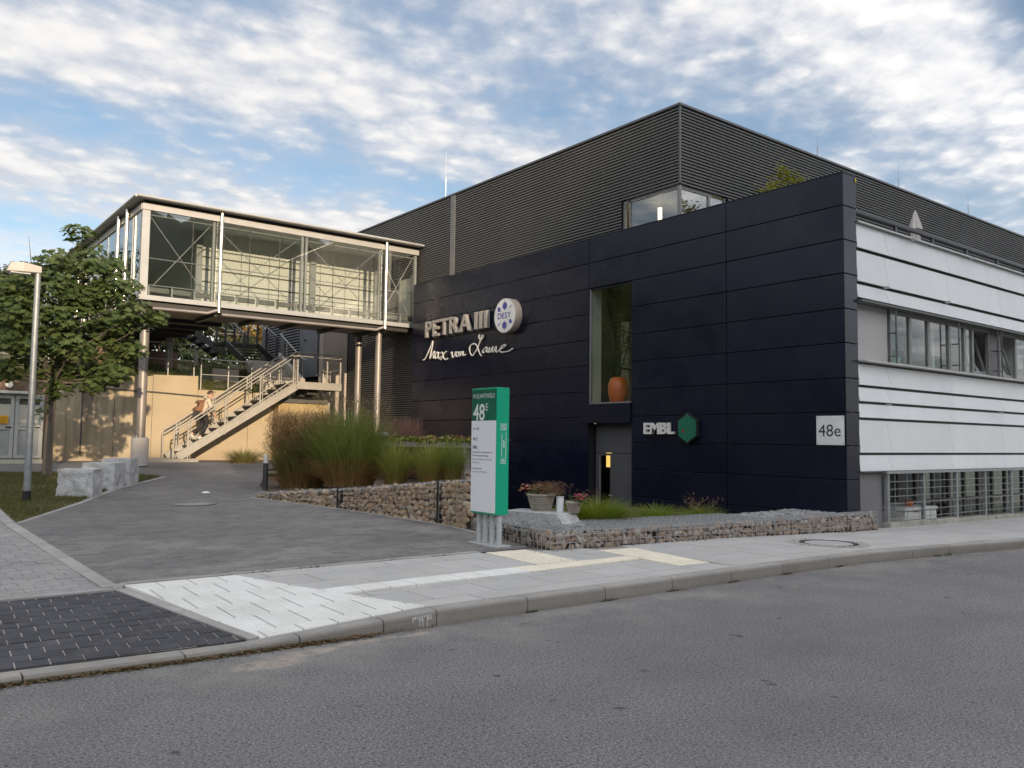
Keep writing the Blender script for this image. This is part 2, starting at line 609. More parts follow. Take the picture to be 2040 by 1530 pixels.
CONC_K = mat('kerb_concrete', (0.27, 0.255, 0.235), (0.35, 0.335, 0.31), 2.5, 0.85, bump=0.35, bscale=60, tint=0.10, extra=kerb_wear)
SLAB = mat('paving_slab', (0.42, 0.41, 0.39), (0.48, 0.465, 0.445), 1.2, 0.85, bump=0.25, bscale=80, tint=0.05, extra=joint_wear)
JOINT = mat('joint_sand', (0.27, 0.25, 0.215), (0.38, 0.345, 0.295), 9.0, 0.95, bump=0.4, bscale=60)
WHITE_T = mat('white_paving', (0.80, 0.79, 0.76), (0.70, 0.69, 0.65), 2.0, 0.75, bump=0.15, bscale=70, tint=0.03,
              extra=lambda t, pos, col: t.mix(t.map(t.noise(pos, 9.0, 5.0, 0.7), 0.56, 0.8, 0.0, 0.5), col, (0.45, 0.42, 0.38)))
CREAM_T = mat('cream_paving', (0.84, 0.78, 0.66), (0.76, 0.70, 0.58), 2.0, 0.75, bump=0.15, bscale=70, tint=0.03,
              extra=lambda t, pos, col: t.mix(t.map(t.noise(pos, 14.0, 5.0, 0.7), 0.6, 0.85, 0.0, 0.6), col, (0.42, 0.38, 0.32)))

# --- bed under the pavement (joints show it)
mb = MB()
gx = [-30, -10, -2, 0, 0.8, 1.6, 2.4, 3.2, 4, 5.5, 7, 8.5, 10.5, 12, 14, 16, 18, 22, 26, 40]
vs, fs = [], []
for x in gx:
    for k in range(5):
        y = ky(x) + 0.10 + (9.05 - ky(x) - 0.10) * k / 4
        vs.append((x, y, zside(x, y) - 0.016))
for i in range(len(gx) - 1):
    for k in range(4):
        a0 = i * 5 + k
        fs.append((a0, a0 + 5, a0 + 6, a0 + 1))
mb.add(vs, fs)
pav = tag(part('pavement', mb, JOINT, fix=False), kind='structure')

# --- kerb: one stone per metre
kerb = tag(empty('kerb', (8, 6.1, 0)), kind='structure')
cuts = [-4.1, -3.1, -2.1, -1.1, -0.1, 0.9, 1.9, 2.75, 3.47] + [3.98 + i for i in range(0, 27)]
for xa, xb in zip(cuts, cuts[1:]):
    xa2, xb2 = xa + 0.006, xb - 0.006
    n = 3
    vs, fs = [], []
    for i in range(n + 1):
        x = xa2 + (xb2 - xa2) * i / n
        y, h, dr = ky(x), kh(x), drop(x)
        wd = 0.16 if x > 3.0 else 0.15
        ch = min(0.03, h * 0.4)
        vs += [(x, y, -0.12 - dr), (x, y + 0.004, h - ch - dr), (x, y + 0.012, h - 0.4 * ch - dr), (x, y + ch, h - dr), (x, y + wd, h - dr), (x, y + wd, -0.12 - dr)]
    for i in range(n):
        for k in range(6):
            fs.append((i * 6 + k, (i + 1) * 6 + k, (i + 1) * 6 + (k + 1) % 6, i * 6 + (k + 1) % 6))
    fs.append(tuple(range(6))); fs.append(tuple(n * 6 + k for k in range(5, -1, -1)))
    part('kerb_stone', MB().add(vs, fs), CONC_K, kerb, loc=((xa + xb) / 2, ky((xa + xb) / 2), 0))

mb = MB()
for i in range(14):          # dribbled white paint on one kerb stone
    x = 3.74 + i * 0.014 + random.uniform(-0.003, 0.003)
    h = kh(x) - 0.02
    z0 = h - random.choice([0.03, 0.05, 0.09, 0.105])
    yk = ky(x)
    mb.quad((x, yk - 0.0015, max(0.012, z0)), (x + 0.010, yk - 0.0015, max(0.012, z0)), (x + 0.010, yk + 0.002, h - 0.008), (x, yk + 0.002, h - 0.008))
part('paint_mark', mb, mat('old_paint', (0.62, 0.61, 0.58), (0.4, 0.39, 0.37), 60, 0.8), kerb, fix=False, kind='stuff')

# --- tactile paving (polygons are plan outlines)
FIELD = [(2.10, 8.88), (3.20, 8.86), (3.98, 6.31), (2.50, 6.31)]
STRIP = [(3.50, 7.60), (5.84, 7.66), (7.92, 7.58), (7.92, 7.26), (5.6, 7.29), (3.62, 7.22)]
CROSS1 = [(6.50, 8.86), (7.13, 8.84), (6.98, 7.24), (6.33, 7.26)]
CROSS2 = [(7.92, 8.24), (8.50, 8.14), (8.24, 6.62), (7.72, 6.66)]


def tile(polys, m, parent, ribs='x', hh=0.0, domes=False):
    """a paving tile with raised ribs along x, or studs"""
    p = [q for q in polys if True]
    c = (sum(a_[0] for a_ in p) / len(p), sum(a_[1] for a_ in p) / len(p))
    mb = MB()
    top = lambda x, y: zside(x, y) + 0.004 + hh
    mb.prism(p, lambda x, y: zside(x, y) - 0.05, top)
    y0, y1 = min(q[1] for q in p), max(q[1] for q in p)
    x0, x1 = min(q[0] for q in p), max(q[0] for q in p)
    if domes:
        k = 0
        yy = y0 + 0.03
        while yy < y1:
            xx = x0 + 0.03 + (0.03 if k % 2 else 0)
            while xx < x1:
                sq = [(xx + 0.017 * math.cos(a_), yy + 0.017 * math.sin(a_)) for a_ in (0, math.pi / 3, 2 * math.pi / 3, math.pi, 4 * math.pi / 3, 5 * math.pi / 3)]
                if len(clip(sq, p)) == 6 and area(clip(sq, p)) > 0.95 * area(sq):
                    mb.prism(sq, lambda x, y: top(x, y) - 0.002, lambda x, y: top(x, y) + 0.006)
                xx += 0.06
            yy += 0.052
            k += 1
    elif ribs:
        yy = y0 + 0.02
        while yy < y1 - 0.01:
            q = clip([(x0, yy), (x1, yy), (x1, yy + 0.022), (x0, yy + 0.022)], p)
            if len(q) > 2 and area(q) > 1e-4:
                mb.prism(q, lambda x, y: top(x, y) - 0.002, lambda x, y: top(x, y) + 0.0045)
            yy += 0.05
    return part('tactile_tile' if (domes or ribs) else 'paving_slab', mb, m, parent, loc=(c[0], c[1], zside(*c)))


def fill(poly, sx, sy, gap, fn, shift=0.5, rot=0.0, org=(0, 0), skip=()):
    """lay sx by sy pieces in running bond, clipped to a polygon"""
    cx = sum(p[0] for p in poly) / len(poly); cy = sum(p[1] for p in poly) / len(poly)
    R = max(math.hypot(p[0] - cx, p[1] - cy) for p in poly) + 1
    cr, sr = math.cos(rot), math.sin(rot)
    cnt = 0
    for j in range(int(-R / sy) - 1, int(R / sy) + 2):
        for i in range(int(-R / sx) - 1, int(R / sx) + 2):
            ox = i * sx + (shift * sx if j % 2 else 0)
            q = [(ox + gap, j * sy + gap), (ox + sx - gap, j * sy + gap), (ox + sx - gap, j * sy + sy - gap), (ox + gap, j * sy + sy - gap)]
            bx, by = round((cx - org[0]) / sx) * sx + org[0], round((cy - org[1]) / sy) * sy + org[1]
            q = [(bx + x * cr - y * sr, by + x * sr + y * cr) for x, y in q]
            q = clip(q, poly)
            if len(q) > 2 and area(q) > 0.012 * sx * sy:
                fn(q); cnt += 1
    return cnt


fill(FIELD, 0.30, 0.50, 0.008, lambda q: tile(q, WHITE_T, pav))
fill(STRIP, 0.30, 0.42, 0.006, lambda q: tile(q, CREAM_T if sum(p[0] for p in q) / len(q) > 6.1 else WHITE_T, pav), org=(3.6, 7.24), shift=0)
C1a = [CROSS1[0], CROSS1[1], (7.01, 7.68), (6.40, 7.70)]
fill(C1a, 0.32, 0.30, 0.006, lambda q: tile(q, CREAM_T, pav, domes=sum(p[1] for p in q) / len(q) < 8.2), rot=-0.06)
fill([CROSS2[0], CROSS2[1], CROSS2[2], CROSS2[3]], 0.30, 0.30, 0.006, lambda q: tile(q, CREAM_T, pav), rot=-0.10)

# --- grey slabs round the tactile paving
def grey(q):
    c = (sum(p[0] for p in q) / len(q), sum(p[1] for p in q) / len(q))
    k = random.uniform(-0.0015, 0.0015)
    mb = MB().prism(q, lambda x, y: zside(x, y) - 0.05, lambda x, y: zside(x, y) + 0.001 + k)
    part('paving_slab', mb, SLAB, pav, loc=(c[0], c[1], zside(*c)))

def kback(x): return ky(x) + 0.165
def sec(xa, xb, ya, yb, **kw):
    """slabs between two edges (functions of x), skipping the tactile tiles"""
    fill([(xa, ya(xa)), (xb, ya(xb)), (xb, yb(xb)), (xa, yb(xa))], **kw)
yf = lambda x: 8.86
GP = [
    [(3.205, 8.92), (6.45, 8.93), (6.40, 7.71), (5.84, 7.68), (3.60, 7.62)],
    [(3.72, 7.20), (5.6, 7.27), (7.70, 7.24), (7.70, kback(7.7)), (3.98, kback(4.0))],
    [(7.03, 7.66), (7.13, 8.70), (7.93, 8.50), (7.90, 7.60)],
    [(8.27, kback(8.3)), (8.53, 8.44), (10.9, 8.22), (10.9, kback(10.9))],
    [(7.72, 6.64), (8.23, 6.60), (8.25, kback(8.2)), (7.72, kback(7.7))],
    [(10.9, kback(10.9)), (10.9, 8.22), (14.5, 7.82), (14.5, kback(14.5)), (13, kback(13))],
    [(14.5, kback(14.5)), (14.5, 8.0), (18.2, 8.0), (18.2, kback(18.2))],
    [(18.2, kback(18.2)), (18.2, 8.0), (24, 8.0), (24, kback(24))],
]
for g in GP:
    fill(g, 0.75, 0.5, 0.005, grey, org=(0.1, 0.05))

# --- dark block paving of the crossing, lower left
PAVER = mat('dark_paver', (0.040, 0.040, 0.046), (0.065, 0.064, 0.072), 3.0, 0.75, bump=0.4, bscale=70, tint=0.16,
            extra=lambda t, pos, col: t.mix(t.map(t.noise(pos, 2.6, 5.0, 0.7), 0.55, 0.85, 0.0, 0.35), col, (0.32, 0.29, 0.25)))
crossing = tag(empty('driveway_crossing', (1.2, 7.3, 0.05)), kind='structure')
CR = [(-1.2, 8.60), (1.97, 8.60), (2.40, 6.36), (-1.2, 6.62)]
kept = []
def pv_(q): kept.append(q)
fill(CR, 0.21, 0.162, 0.0055, pv_, rot=math.radians(-3))
mb = MB()
for ya, yb in ((6.0, 6.7), (6.7, 7.4), (7.4, 8.0), (8.0, 8.62)):
    q = clip(CR, [(-9, ya), (9, ya), (9, yb), (-9, yb)])
    for xa in np.arange(-1.2, 2.6, 0.5):
        q2 = clip(q, [(xa, -99), (xa + 0.5, -99), (xa + 0.5, 99), (xa, 99)]) if q else []
        if len(q2) > 2:
            mb.add([(x, y, zside(x, y) - 0.004) for x, y in q2], [tuple(range(len(q2)))])
part('joint_sand', mb, mat('pale_joint_sand', (0.34, 0.32, 0.28), (0.45, 0.42, 0.37), 9.0, 0.95), crossing)
kept.sort(key=lambda q: math.hypot(sum(p[0] for p in q) / len(q) - 1.6, sum(p[1] for p in q) / len(q) - 7.2))
rest = MB()
for i, q in enumerate(kept):
    k = random.uniform(-0.003, 0.003)
    zt = lambda x, y: zside(x, y) + 0.002 + k
    if i < 300:
        c = (sum(p[0] for p in q) / len(q), sum(p[1] for p in q) / len(q))
        part('paver', MB().prism(q, lambda x, y: zside(x, y) - 0.05, zt), PAVER, crossing, loc=(c[0], c[1], zside(*c)))
    else:
        rest.prism(q, lambda x, y: zside(x, y) - 0.05, zt)
part('outer_pavers', rest, PAVER, crossing, kind='stuff')
# flush edging strips
EDGE = mat('edging_concrete', (0.30, 0.29, 0.275), (0.37, 0.36, 0.34), 2.5, 0.85, bump=0.3, bscale=60, tint=0.08, extra=joint_wear)


def edging(name, pts, wd, zf, piece=1.0):
    root = tag(empty(name, (*pts[0], zf(*pts[0]))), kind='structure')
    for (xa, ya), (xb, yb) in zip(pts, pts[1:]):
        L = math.hypot(xb - xa, yb - ya)
        n = max(1, round(L / piece))
        ux, uy = (xb - xa) / L, (yb - ya) / L
        for i in range(n):
            s0, s1 = L * i / n + 0.004, L * (i + 1) / n - 0.004
            q = [(xa + ux * s0 + uy * wd / 2, ya + uy * s0 - ux * wd / 2), (xa + ux * s1 + uy * wd / 2, ya + uy * s1 - ux * wd / 2),
                 (xa + ux * s1 - uy * wd / 2, ya + uy * s1 + ux * wd / 2), (xa + ux * s0 - uy * wd / 2, ya + uy * s0 + ux * wd / 2)]
            c = (sum(p[0] for p in q) / 4, sum(p[1] for p in q) / 4)
            part('edging_stone', MB().prism(q, lambda x, y: zf(x, y) - 0.1, lambda x, y: zf(x, y) + 0.008), EDGE, root, loc=(c[0], c[1], zf(*c)))
    return root


zy = lambda x, y: gz(y)
zz = lambda x, y: zside(x, min(y, 8.9)) if y < 9 else gz(y)
edging('crossing_edging', [(2.02, 8.66), (2.46, 6.33)], 0.09, zz)
edging('front_edging', [(-1.2, 8.69), (2.0, 8.70), (2.1, 8.97), (6.45, 8.99)], 0.09, zz)
edging('side_edging', [(1.98, 8.80), (1.72, 13.65), (1.72, 22.0)], 0.15, zy)
edging('lawn_edging', [(1.80, 13.72), (3.02, 15.93), (4.07, 18.12), (5.72, 20.68)], 0.10, zy)
edging('wall_edging', [(6.02, 15.95), (6.80, 13.75), (7.46, 11.4), (7.44, 10.2), (7.0, 9.2)], 0.08, zy)

# left-hand pavement of small grey blocks
GREYP = mat('grey_paver', (0.25, 0.245, 0.235), (0.31, 0.30, 0.29), 1.6, 0.85, bump=0.3, bscale=70, tint=0.06, extra=joint_wear)
side = tag(empty('side_pavement', (1.2, 10, 0.15)), kind='structure')
kept = []
for PG in ([(0.35, 8.75), (1.905, 8.76), (1.64, 13.6), (0.9, 13.6)], [(0.9, 13.6), (1.64, 13.6), (1.64, 16.8), (1.2, 16.8)]):
    fill(PG, 0.24, 0.16, 0.003, kept.append, rot=math.radians(2))
kept.sort(key=lambda q: -sum(p[0] for p in q) / len(q) * 1.0 + sum(p[1] for p in q) / len(q) * 0.35)
rest = MB()
for i, q in enumerate(kept):
    k = random.uniform(-0.002, 0.002)
    c = (sum(p[0] for p in q) / len(q), sum(p[1] for p in q) / len(q))
    if i < 300:
        part('paver', MB().prism(q, lambda x, y: gz(y) - 0.05, lambda x, y: gz(y) + 0.003 + k), GREYP, side, loc=(c[0], c[1], gz(c[1])))
    else:
        rest.prism(q, lambda x, y: gz(y) - 0.05, lambda x, y: gz(y) + 0.003 + k)
if rest.v:
    part('outer_pavers', rest, GREYP, side, kind='stuff')


def sheet(name, poly, zf, m, dy=1.0, kind='structure', th=0.0):
    """ground sheet with a plan outline (convex), cut in strips along y so that it follows the slope"""
    y0, y1 = min(p[1] for p in poly), max(p[1] for p in poly)
    mb = MB()
    yy = y0
    cutsy = sorted(set([y0, y1] + [y for y in np.arange(math.floor(y0), y1, dy) if y0 < y < y1] + [y for y in (9.0, 24.58) if y0 < y < y1]))
    for ya, yb in zip(cutsy, cutsy[1:]):
        q = clip(poly, [(-1e3, ya), (1e3, ya), (1e3, yb), (-1e3, yb)])
        if len(q) > 2:
            mb.add([(x, y, zf(x, y)) for x, y in q], [tuple(range(len(q)))])
    o = part(name, mb, m)
    for p in o.data.polygons:
        if p.normal.z < 0:
            p.flip()
    return tag(o, kind=kind)


def drive_extra(t, pos, col):
    x, y, z = t.sep(pos)
    br = t.n('ShaderNodeTexBrick')
    t.l(pos, br.inputs['Vector'])
    br.inputs['Scale'].default_value = 1.0
    br.inputs['Brick Width'].default_value = 0.21
    br.inputs['Row Height'].default_value = 0.105
    br.inputs['Mortar Size'].default_value = 0.004
    br.inputs['Mortar Smooth'].default_value = 0.3
    br.inputs['Color1'].default_value = (0.72, 0.72, 0.73, 1)
    br.inputs['Color2'].default_value = (1.18, 1.17, 1.16, 1)
    br.inputs['Mortar'].default_value = (1.45, 1.4, 1.3, 1)
    col = t.mix(0.9, col, t.mix(1.0, col, br.outputs[0], 'MULTIPLY'))
    # pale scuffed sand near the street
    st = t.math('ADD', t.math('MULTIPLY', t.noise(t.vmath('MULTIPLY', pos, (0.8, 1.3, 1.0)), 1.0, 3.0, 0.6), 0.6), t.math('MULTIPLY', t.noise(t.vmath('MULTIPLY', pos, (1.0, 1.5, 1.0)), 7.0, 5.0, 0.75), 0.42))
    near = t.map(y, 9.0, 15.5, 1.0, 0.25)
    col = t.mix(t.math('MULTIPLY', t.map(st, 0.51, 0.68), t.math('MULTIPLY', near, 0.62)), col, (0.34, 0.32, 0.285))
    spk = t.map(t.noise(pos, 24.0, 3.0, 0.7), 0.66, 0.75)
    col = t.mix(t.math('MULTIPLY', spk, t.math('MULTIPLY', near, 0.5)), col, (0.42, 0.40, 0.36))
    dk = t.map(t.noise(t.vmath('MULTIPLY', pos, (0.8, 1.5, 1.0)), 2.6, 5.0, 0.7), 0.30, 0.40, 1.0, 0.0)
    return t.mix(t.math('MULTIPLY', dk, 0.4), col, (0.05, 0.045, 0.045))


DRIVE = mat('driveway_paving', (0.14, 0.132, 0.128), (0.18, 0.17, 0.164), 0.5, 0.8, bump=0.3, bscale=60, extra=drive_extra)
sheet('driveway', [(2.02, 8.95), (7.3, 8.95), (7.9, 10.4), (7.8, 11.5), (7.2, 13.9), (6.6, 16.0), (7.0, 18.0), (8.9, 22.5), (13.9, 24.8), (13.9, 29), (1.72, 29), (1.74, 13.7)], lambda x, y: gz(y), DRIVE)
sheet('driveway_branch', [(-12, 22.0), (1.72, 22.0), (1.72, 29), (-12, 29)], lambda x, y: gz(y), DRIVE)
sheet('side_pavement_bed', [(-3.0, 8.73), (1.95, 8.73), (1.72, 13.6), (1.72, 22), (-3.0, 22)], lambda x, y: gz(y) - 0.010, JOINT)
sheet('verge', [(-30, 6.6), (-3.0, 6.6), (-3.0, 30), (-30, 30)], lambda x, y: gz(y) - 0.02, mat('verge_grass', (0.05, 0.075, 0.02), (0.09, 0.09, 0.035), 1.0, 0.95))

LAWNM = mat('lawn_soil', (0.075, 0.085, 0.03), (0.15, 0.115, 0.06), 1.4, 0.95, bump=0.6, bscale=25)
LAWN_P = [(1.80, 13.74), (3.02, 16.0), (4.05, 18.2), (5.66, 20.75), (4.6, 21.9), (1.80, 22.4)]
lo_ = sheet('lawn', LAWN_P, lambda x, y: gz(y) + 0.012, LAWNM)

# lawn blades
def blades(name, pts, hmin, hmax, wd, m, parent=None, kind='stuff', lean=0.5, segs=1):
    vs, fs = [], []
    for (x, y, z) in pts:
        h = random.uniform(hmin, hmax); an = random.uniform(0, 2 * math.pi)
        lx, ly = math.cos(an), math.sin(an)
        lw = random.uniform(0.1, lean) * h
        px_, py_ = -ly * wd / 2, lx * wd / 2
        o = len(vs)
        vs += [(x - px_, y - py_, z), (x + px_, y + py_, z), (x + lx * lw, y + ly * lw, z + h)]
        fs.append((o, o + 1, o + 2))
    mb = MB(); mb.v = vs; mb.f = fs
    return part(name, mb, m, parent, kind=kind, fix=False)


def inside(x, y, poly):
    c = False
    for i in range(len(poly)):
        (xa, ya), (xb, yb) = poly[i], poly[i - 1]
        if (ya > y) != (yb > y) and x < (xb - xa) * (y - ya) / (yb - ya) + xa:
            c = not c
    return c


LAWN_L = leaf_mat('lawn_blades', (0.055, 0.085, 0.018), (0.16, 0.135, 0.055), 0.3, 1.3)
pts = []
while len(pts) < 26000:
    x, y = random.uniform(1.8, 5.7), random.uniform(13.7, 22.4)
    if inside(x, y, LAWN_P):
        dens = noise.noise(Vector((x * 0.9, y * 0.9, 0)))
        if random.random() < 0.75 + 0.6 * dens:
            pts.append((x, y, gz(y) + 0.01))
blades('grass', pts, 0.025, 0.07, 0.012, LAWN_L)

# leaf litter and moss in the gutter
LIT = leaf_mat('litter', (0.09, 0.045, 0.02), (0.20, 0.12, 0.05), 0.1)
mb = MB()
for i in range(900):
    x = random.choice([random.uniform(0.7, 3.4), random.gauss(3.1, 0.35), random.uniform(0.7, 2.6)])
    y = ky(x) - abs(random.gauss(0, 0.045)) - 0.006
    s_ = random.uniform(0.006, 0.022)
    c = Vector((x, y, 0.006 + random.uniform(0, 0.018)))
    q = Matrix.Rotation(random.uniform(0, 6.28), 3, 'Z') @ Matrix.Rotation(random.uniform(-0.6, 0.6), 3, 'X')
    mb.add([c + q @ Vector(p) for p in ((-s_, 0, 0), (0, -s_ * 0.5, 0.004), (s_, 0, 0), (0, s_ * 0.5, 0.003))], [(0, 1, 2, 3)])
part('leaf_litter', mb, LIT, kind='stuff', fix=False)
MOSS = leaf_mat('moss', (0.04, 0.05, 0.015), (0.10, 0.10, 0.04), 0.1)
pts = []
for i in range(2600):
    x = random.choice([random.uniform(0.7, 3.0), random.gauss(2.75, 0.15), random.uniform(0.7, 2.4)])
    pts.append((x, ky(x) - abs(random.gauss(0, 0.018)) - 0.003, 0.0))
for x0_ in (9.05, 10.2, 12.6, 12.9, 6.0, 5.0, 8.0, 7.0):
    for i in range(50):
        x = random.gauss(x0_, 0.06)
        pts.append((x, ky(x) - abs(random.gauss(0, 0.012)), -drop(x)))
for i in range(1500):
    t_ = random.random()
    x, y = random.choice([(3.3 + 3.1 * t_, 8.93), (6.9 + 0.5 * t_, 9.1 + 1.0 * t_), (7.0 + 7.3 * t_, 8.52 - 0.73 * t_)])
    y += random.gauss(0, 0.025)
    if noise.noise(Vector((x * 3, y * 3, 0))) > 0.05:
        pts.append((x, y, (0.13 if y < 9 else gz(y)) - drop(x)))
blades('weeds', pts, 0.008, 0.03, 0.012, MOSS)

# manholes
IRON = mat('cast_iron', (0.035, 0.033, 0.032), (0.07, 0.065, 0.06), 20.0, 0.6, metal=0.3, bump=0.4, bscale=60)
def manhole(x, y, z, r, label, ringm, coverm, tilt=0.0):
    t_ = thing('manhole_cover', (x, y, z), label, 'manhole')
    ring = MB()
    n = 40
    prof = [(r, -0.03), (r, 0.006), (r - 0.07, 0.006), (r - 0.07, -0.03)]
    vs, fs = [], []
    for k in range(n):
        an = 2 * math.pi * k / n
        for rr_, zz_ in prof:
            vs.append((x + rr_ * math.cos(an), y + rr_ * math.sin(an), z + zz_ - tilt * (rr_ * math.cos(an)) ))
    for k in range(n):
        for j in range(4):
            fs.append((k * 4 + j, ((k + 1) % n) * 4 + j, ((k + 1) % n) * 4 + (j + 1) % 4, k * 4 + (j + 1) % 4))
    part('ring', ring.add(vs, fs), ringm, t_)
    cvm = MB()
    cvm.cyl(x, y, z - 0.03, z + 0.003, r - 0.078, n=36)
    part('cover', cvm, coverm, t_)
    return t_
manhole(11.45, 6.98, zside(11.45, 6.98) + 0.004, 0.42, 'round manhole with dark iron rim and concrete filling in the pavement', IRON, SLAB)
manhole(4.72, 15.22, gz(15.22) + 0.004, 0.38, 'flat round manhole cover in the dark driveway', mat('worn_iron', (0.16, 0.15, 0.14), (0.2, 0.19, 0.18), 8, 0.6), mat('cover_grey', (0.27, 0.25, 0.235), (0.32, 0.3, 0.28), 6, 0.8))
# ring of small cobbles round the street manhole
cob = MB()
for ring_, r_ in enumerate((0.47, 0.55)):
    n = int(2 * math.pi * r_ / 0.085)
    for k in range(n):
        an = 2 * math.pi * (k + 0.5 * ring_) / n
        cx, cy = 11.45 + r_ * math.cos(an), 6.98 + r_ * math.sin(an)
        q = [(cx + 0.036 * math.cos(an + b_), cy + 0.036 * math.sin(an + b_)) for b_ in (0.78, 2.36, 3.93, 5.5)]
        cob.prism(q, zside(cx, cy) - 0.02, zside(cx, cy) + 0.012 + random.uniform(-0.003, 0.003))
o = part('cobble_ring', cob, mat('cobble', (0.34, 0.33, 0.315), (0.46, 0.44, 0.42), 12, 0.8), pav, kind='stuff')

# ================================================================== BUILDINGS
NAVY = mat('navy_panel', (0.0055, 0.0072, 0.021), (0.0068, 0.0085, 0.023), 0.6, 0.27, bump=0.02, bscale=2.5, tint=0.12, spec=0.38, rvar=0.06)
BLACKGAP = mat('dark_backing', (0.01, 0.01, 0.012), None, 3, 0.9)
GREYW = mat('grey_render', (0.16, 0.157, 0.16), (0.19, 0.185, 0.185), 1.5, 0.8, bump=0.15, bscale=60)
DOORG = mat('door_grey', (0.075, 0.075, 0.08), (0.09, 0.09, 0.094), 1.5, 0.55, bump=0.05, bscale=40)
ALU = mat('aluminium', (0.42, 0.42, 0.41), (0.50, 0.49, 0.48), 4, 0.42, metal=0.75, rvar=0.08)
DARKALU = mat('dark_aluminium', (0.10, 0.10, 0.10), (0.13, 0.13, 0.125), 4, 0.5, metal=0.3)
FRAME = mat('window_frame_grey', (0.22, 0.22, 0.215), (0.26, 0.26, 0.25), 4, 0.5, metal=0.3)
PALEIN = mat('pale_interior', (0.68, 0.67, 0.62), (0.74, 0.73, 0.69), 1, 0.9)
OLIVEIN = mat('greenish_interior', (0.42, 0.44, 0.34), (0.5, 0.5, 0.4), 1, 0.9)
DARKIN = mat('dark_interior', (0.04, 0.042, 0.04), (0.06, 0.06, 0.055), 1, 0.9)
GLASS = glass_mat('window_glass', (0.94, 0.96, 0.95), 1.2)
GLASS_C = glass_mat('coated_glass', (0.7, 0.74, 0.76), 1.6, base=0.13)
GLASS_B = glass_mat('bridge_glass', (0.93, 0.95, 0.945), 1.4, base=0.05)

X0 = 13.9
ROWS = [-0.27, 0.35, 0.968, 1.576, 2.178, 2.796, 3.436, 4.061, 4.704, 5.327, 5.958, 6.565]
dark = thing('dark_wing', (13.9, 15.5, 0.0), 'low wing clad in glossy navy panels with large signs on its front', 'building')
g = 0.009


def npanel(y0, y1, z0, z1):
    mb = MB().box(X0, X0 + 0.035, y0 + g, y1 - g, z0 + g, z1 - g)
    part('panel', mb, NAVY, dark, loc=(X0, (y0 + y1) / 2, (z0 + z1) / 2), bevel=0.004)


WY0, WY1, WZ0, WZ1 = 13.39, 14.83, 2.50, 5.31
for z0, z1 in zip(ROWS, ROWS[1:]):
    npanel(8.10, 10.71, z0, z1)
    if z0 >= 5.3:
        npanel(10.71, 14.83, z0, z1)
    else:
        npanel(10.71, 13.39, z0, z1)
    npanel(14.83, 23.12, z0, z1)
    mb = MB().box(X0 + 0.004, 14.34, 8.10, 8.135, z0 + g, z1 - g)
    part('end_panel', mb, NAVY, dark, loc=(14.1, 8.1, (z0 + z1) / 2), bevel=0.004)
    mb = MB().box(14.338, 14.352, 8.09, 8.13, z1 - 0.012, z1 + 0.012)
    if z1 < 6:
        part('clip', mb, ALU, dark)
# backing wall with the two openings left out, solid to the roof
mb = MB()
bx0, bx1 = X0 + 0.036, 14.12
mb.box(bx0, bx1, 8.136, WY0 - 0.004, -0.3, 6.55)
mb.box(bx0, bx1, WY1 + 0.004, 23.11, -0.3, 6.55)
mb.box(bx0, bx1, WY0 - 0.003, WY1 + 0.003, WZ1 + 0.012, 6.55)
part('backing_wall', mb, BLACKGAP, dark)
mb = MB().box(13.90, 14.34, 8.10, 23.12, 6.567, 6.585)
part('coping', mb, NAVY, dark)
mb = MB().box(14.12, 14.34, 23.06, 23.11, -0.3, 6.55).box(14.13, 14.34, 8.14, 8.18, 0, 6.55)
part('side_wall', mb, NAVY, dark)
mb = MB().box(14.352, 34, 8.2, 12.3, 5.25, 5.30)
part('terrace_floor', mb, GREYW, dark)
# tall stair window
win = part('window', MB().box(13.93, 13.99, WY1 - 0.045, WY1, WZ0, WZ1).box(13.93, 13.99, WY0 + 0.031, WY1 - 0.046, WZ0, WZ0 + 0.03), FRAME, dark)
part('frame', MB().box(13.93, 13.99, WY0, WY0 + 0.03, WZ0, WZ1).box(13.93, 13.99, WY0 + 0.031, WY1 - 0.046, WZ1 - 0.035, WZ1), NAVY, win)
part('pane', MB().box(13.952, 13.960, WY0 + 0.031, WY1 - 0.056, WZ0 + 0.036, WZ1 - 0.036), GLASS, win)
room = MB()
room.box(14.0, 14.33, WY1 + 0.0, WY1 + 0.05, 2.35, 5.35)           # pale wall seen through the glass
part('reveal', room, OLIVEIN, dark)
room = MB()
room.box(15.2, 18.6, WY1 + 0.9, WY1 + 0.95, 2.3, 5.4).box(18.6, 18.65, 12.3, 15.8, 2.3, 5.4).box(14.13, 18.6, 12.3, 12.33, 2.3, 5.4)
room.box(14.13, 18.6, 12.34, 15.7, 5.36, 5.40)
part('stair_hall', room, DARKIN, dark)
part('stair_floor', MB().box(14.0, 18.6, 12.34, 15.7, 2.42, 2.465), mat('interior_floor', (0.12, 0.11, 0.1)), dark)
part('corner_column', MB().box(15.0, 15.2, 14.55, 14.82, 2.47, 4.6), mat('warm_interior', (0.55, 0.45, 0.30)), dark)
rail = MB().tube([(14.35, 14.75, 3.45), (15.1, 14.45, 3.38), (16.5, 14.4, 2.9)], 0.025).tube([(14.5, 14.68, 2.47), (14.5, 14.68, 3.43)], 0.02).tube([(15.1, 14.45, 2.47), (15.1, 14.45, 3.38)], 0.02)
rail.tube([(14.35, 13.45, 2.9), (14.35, 14.7, 2.9)], 0.012).tube([(14.35, 13.45, 2.7), (14.35, 14.7, 2.7)], 0.012)
part('banister', rail, mat('black_steel', (0.02, 0.02, 0.02), None, 3, 0.4), dark)
part('standing_lamp', MB().tube([(14.6, 13.98, 2.47), (14.6, 13.98, 3.98)], 0.02).box(14.5, 14.68, 13.78, 14.02, 3.98, 4.04), mat('lamp_metal', (0.5, 0.5, 0.48), None, 3, 0.5), dark)
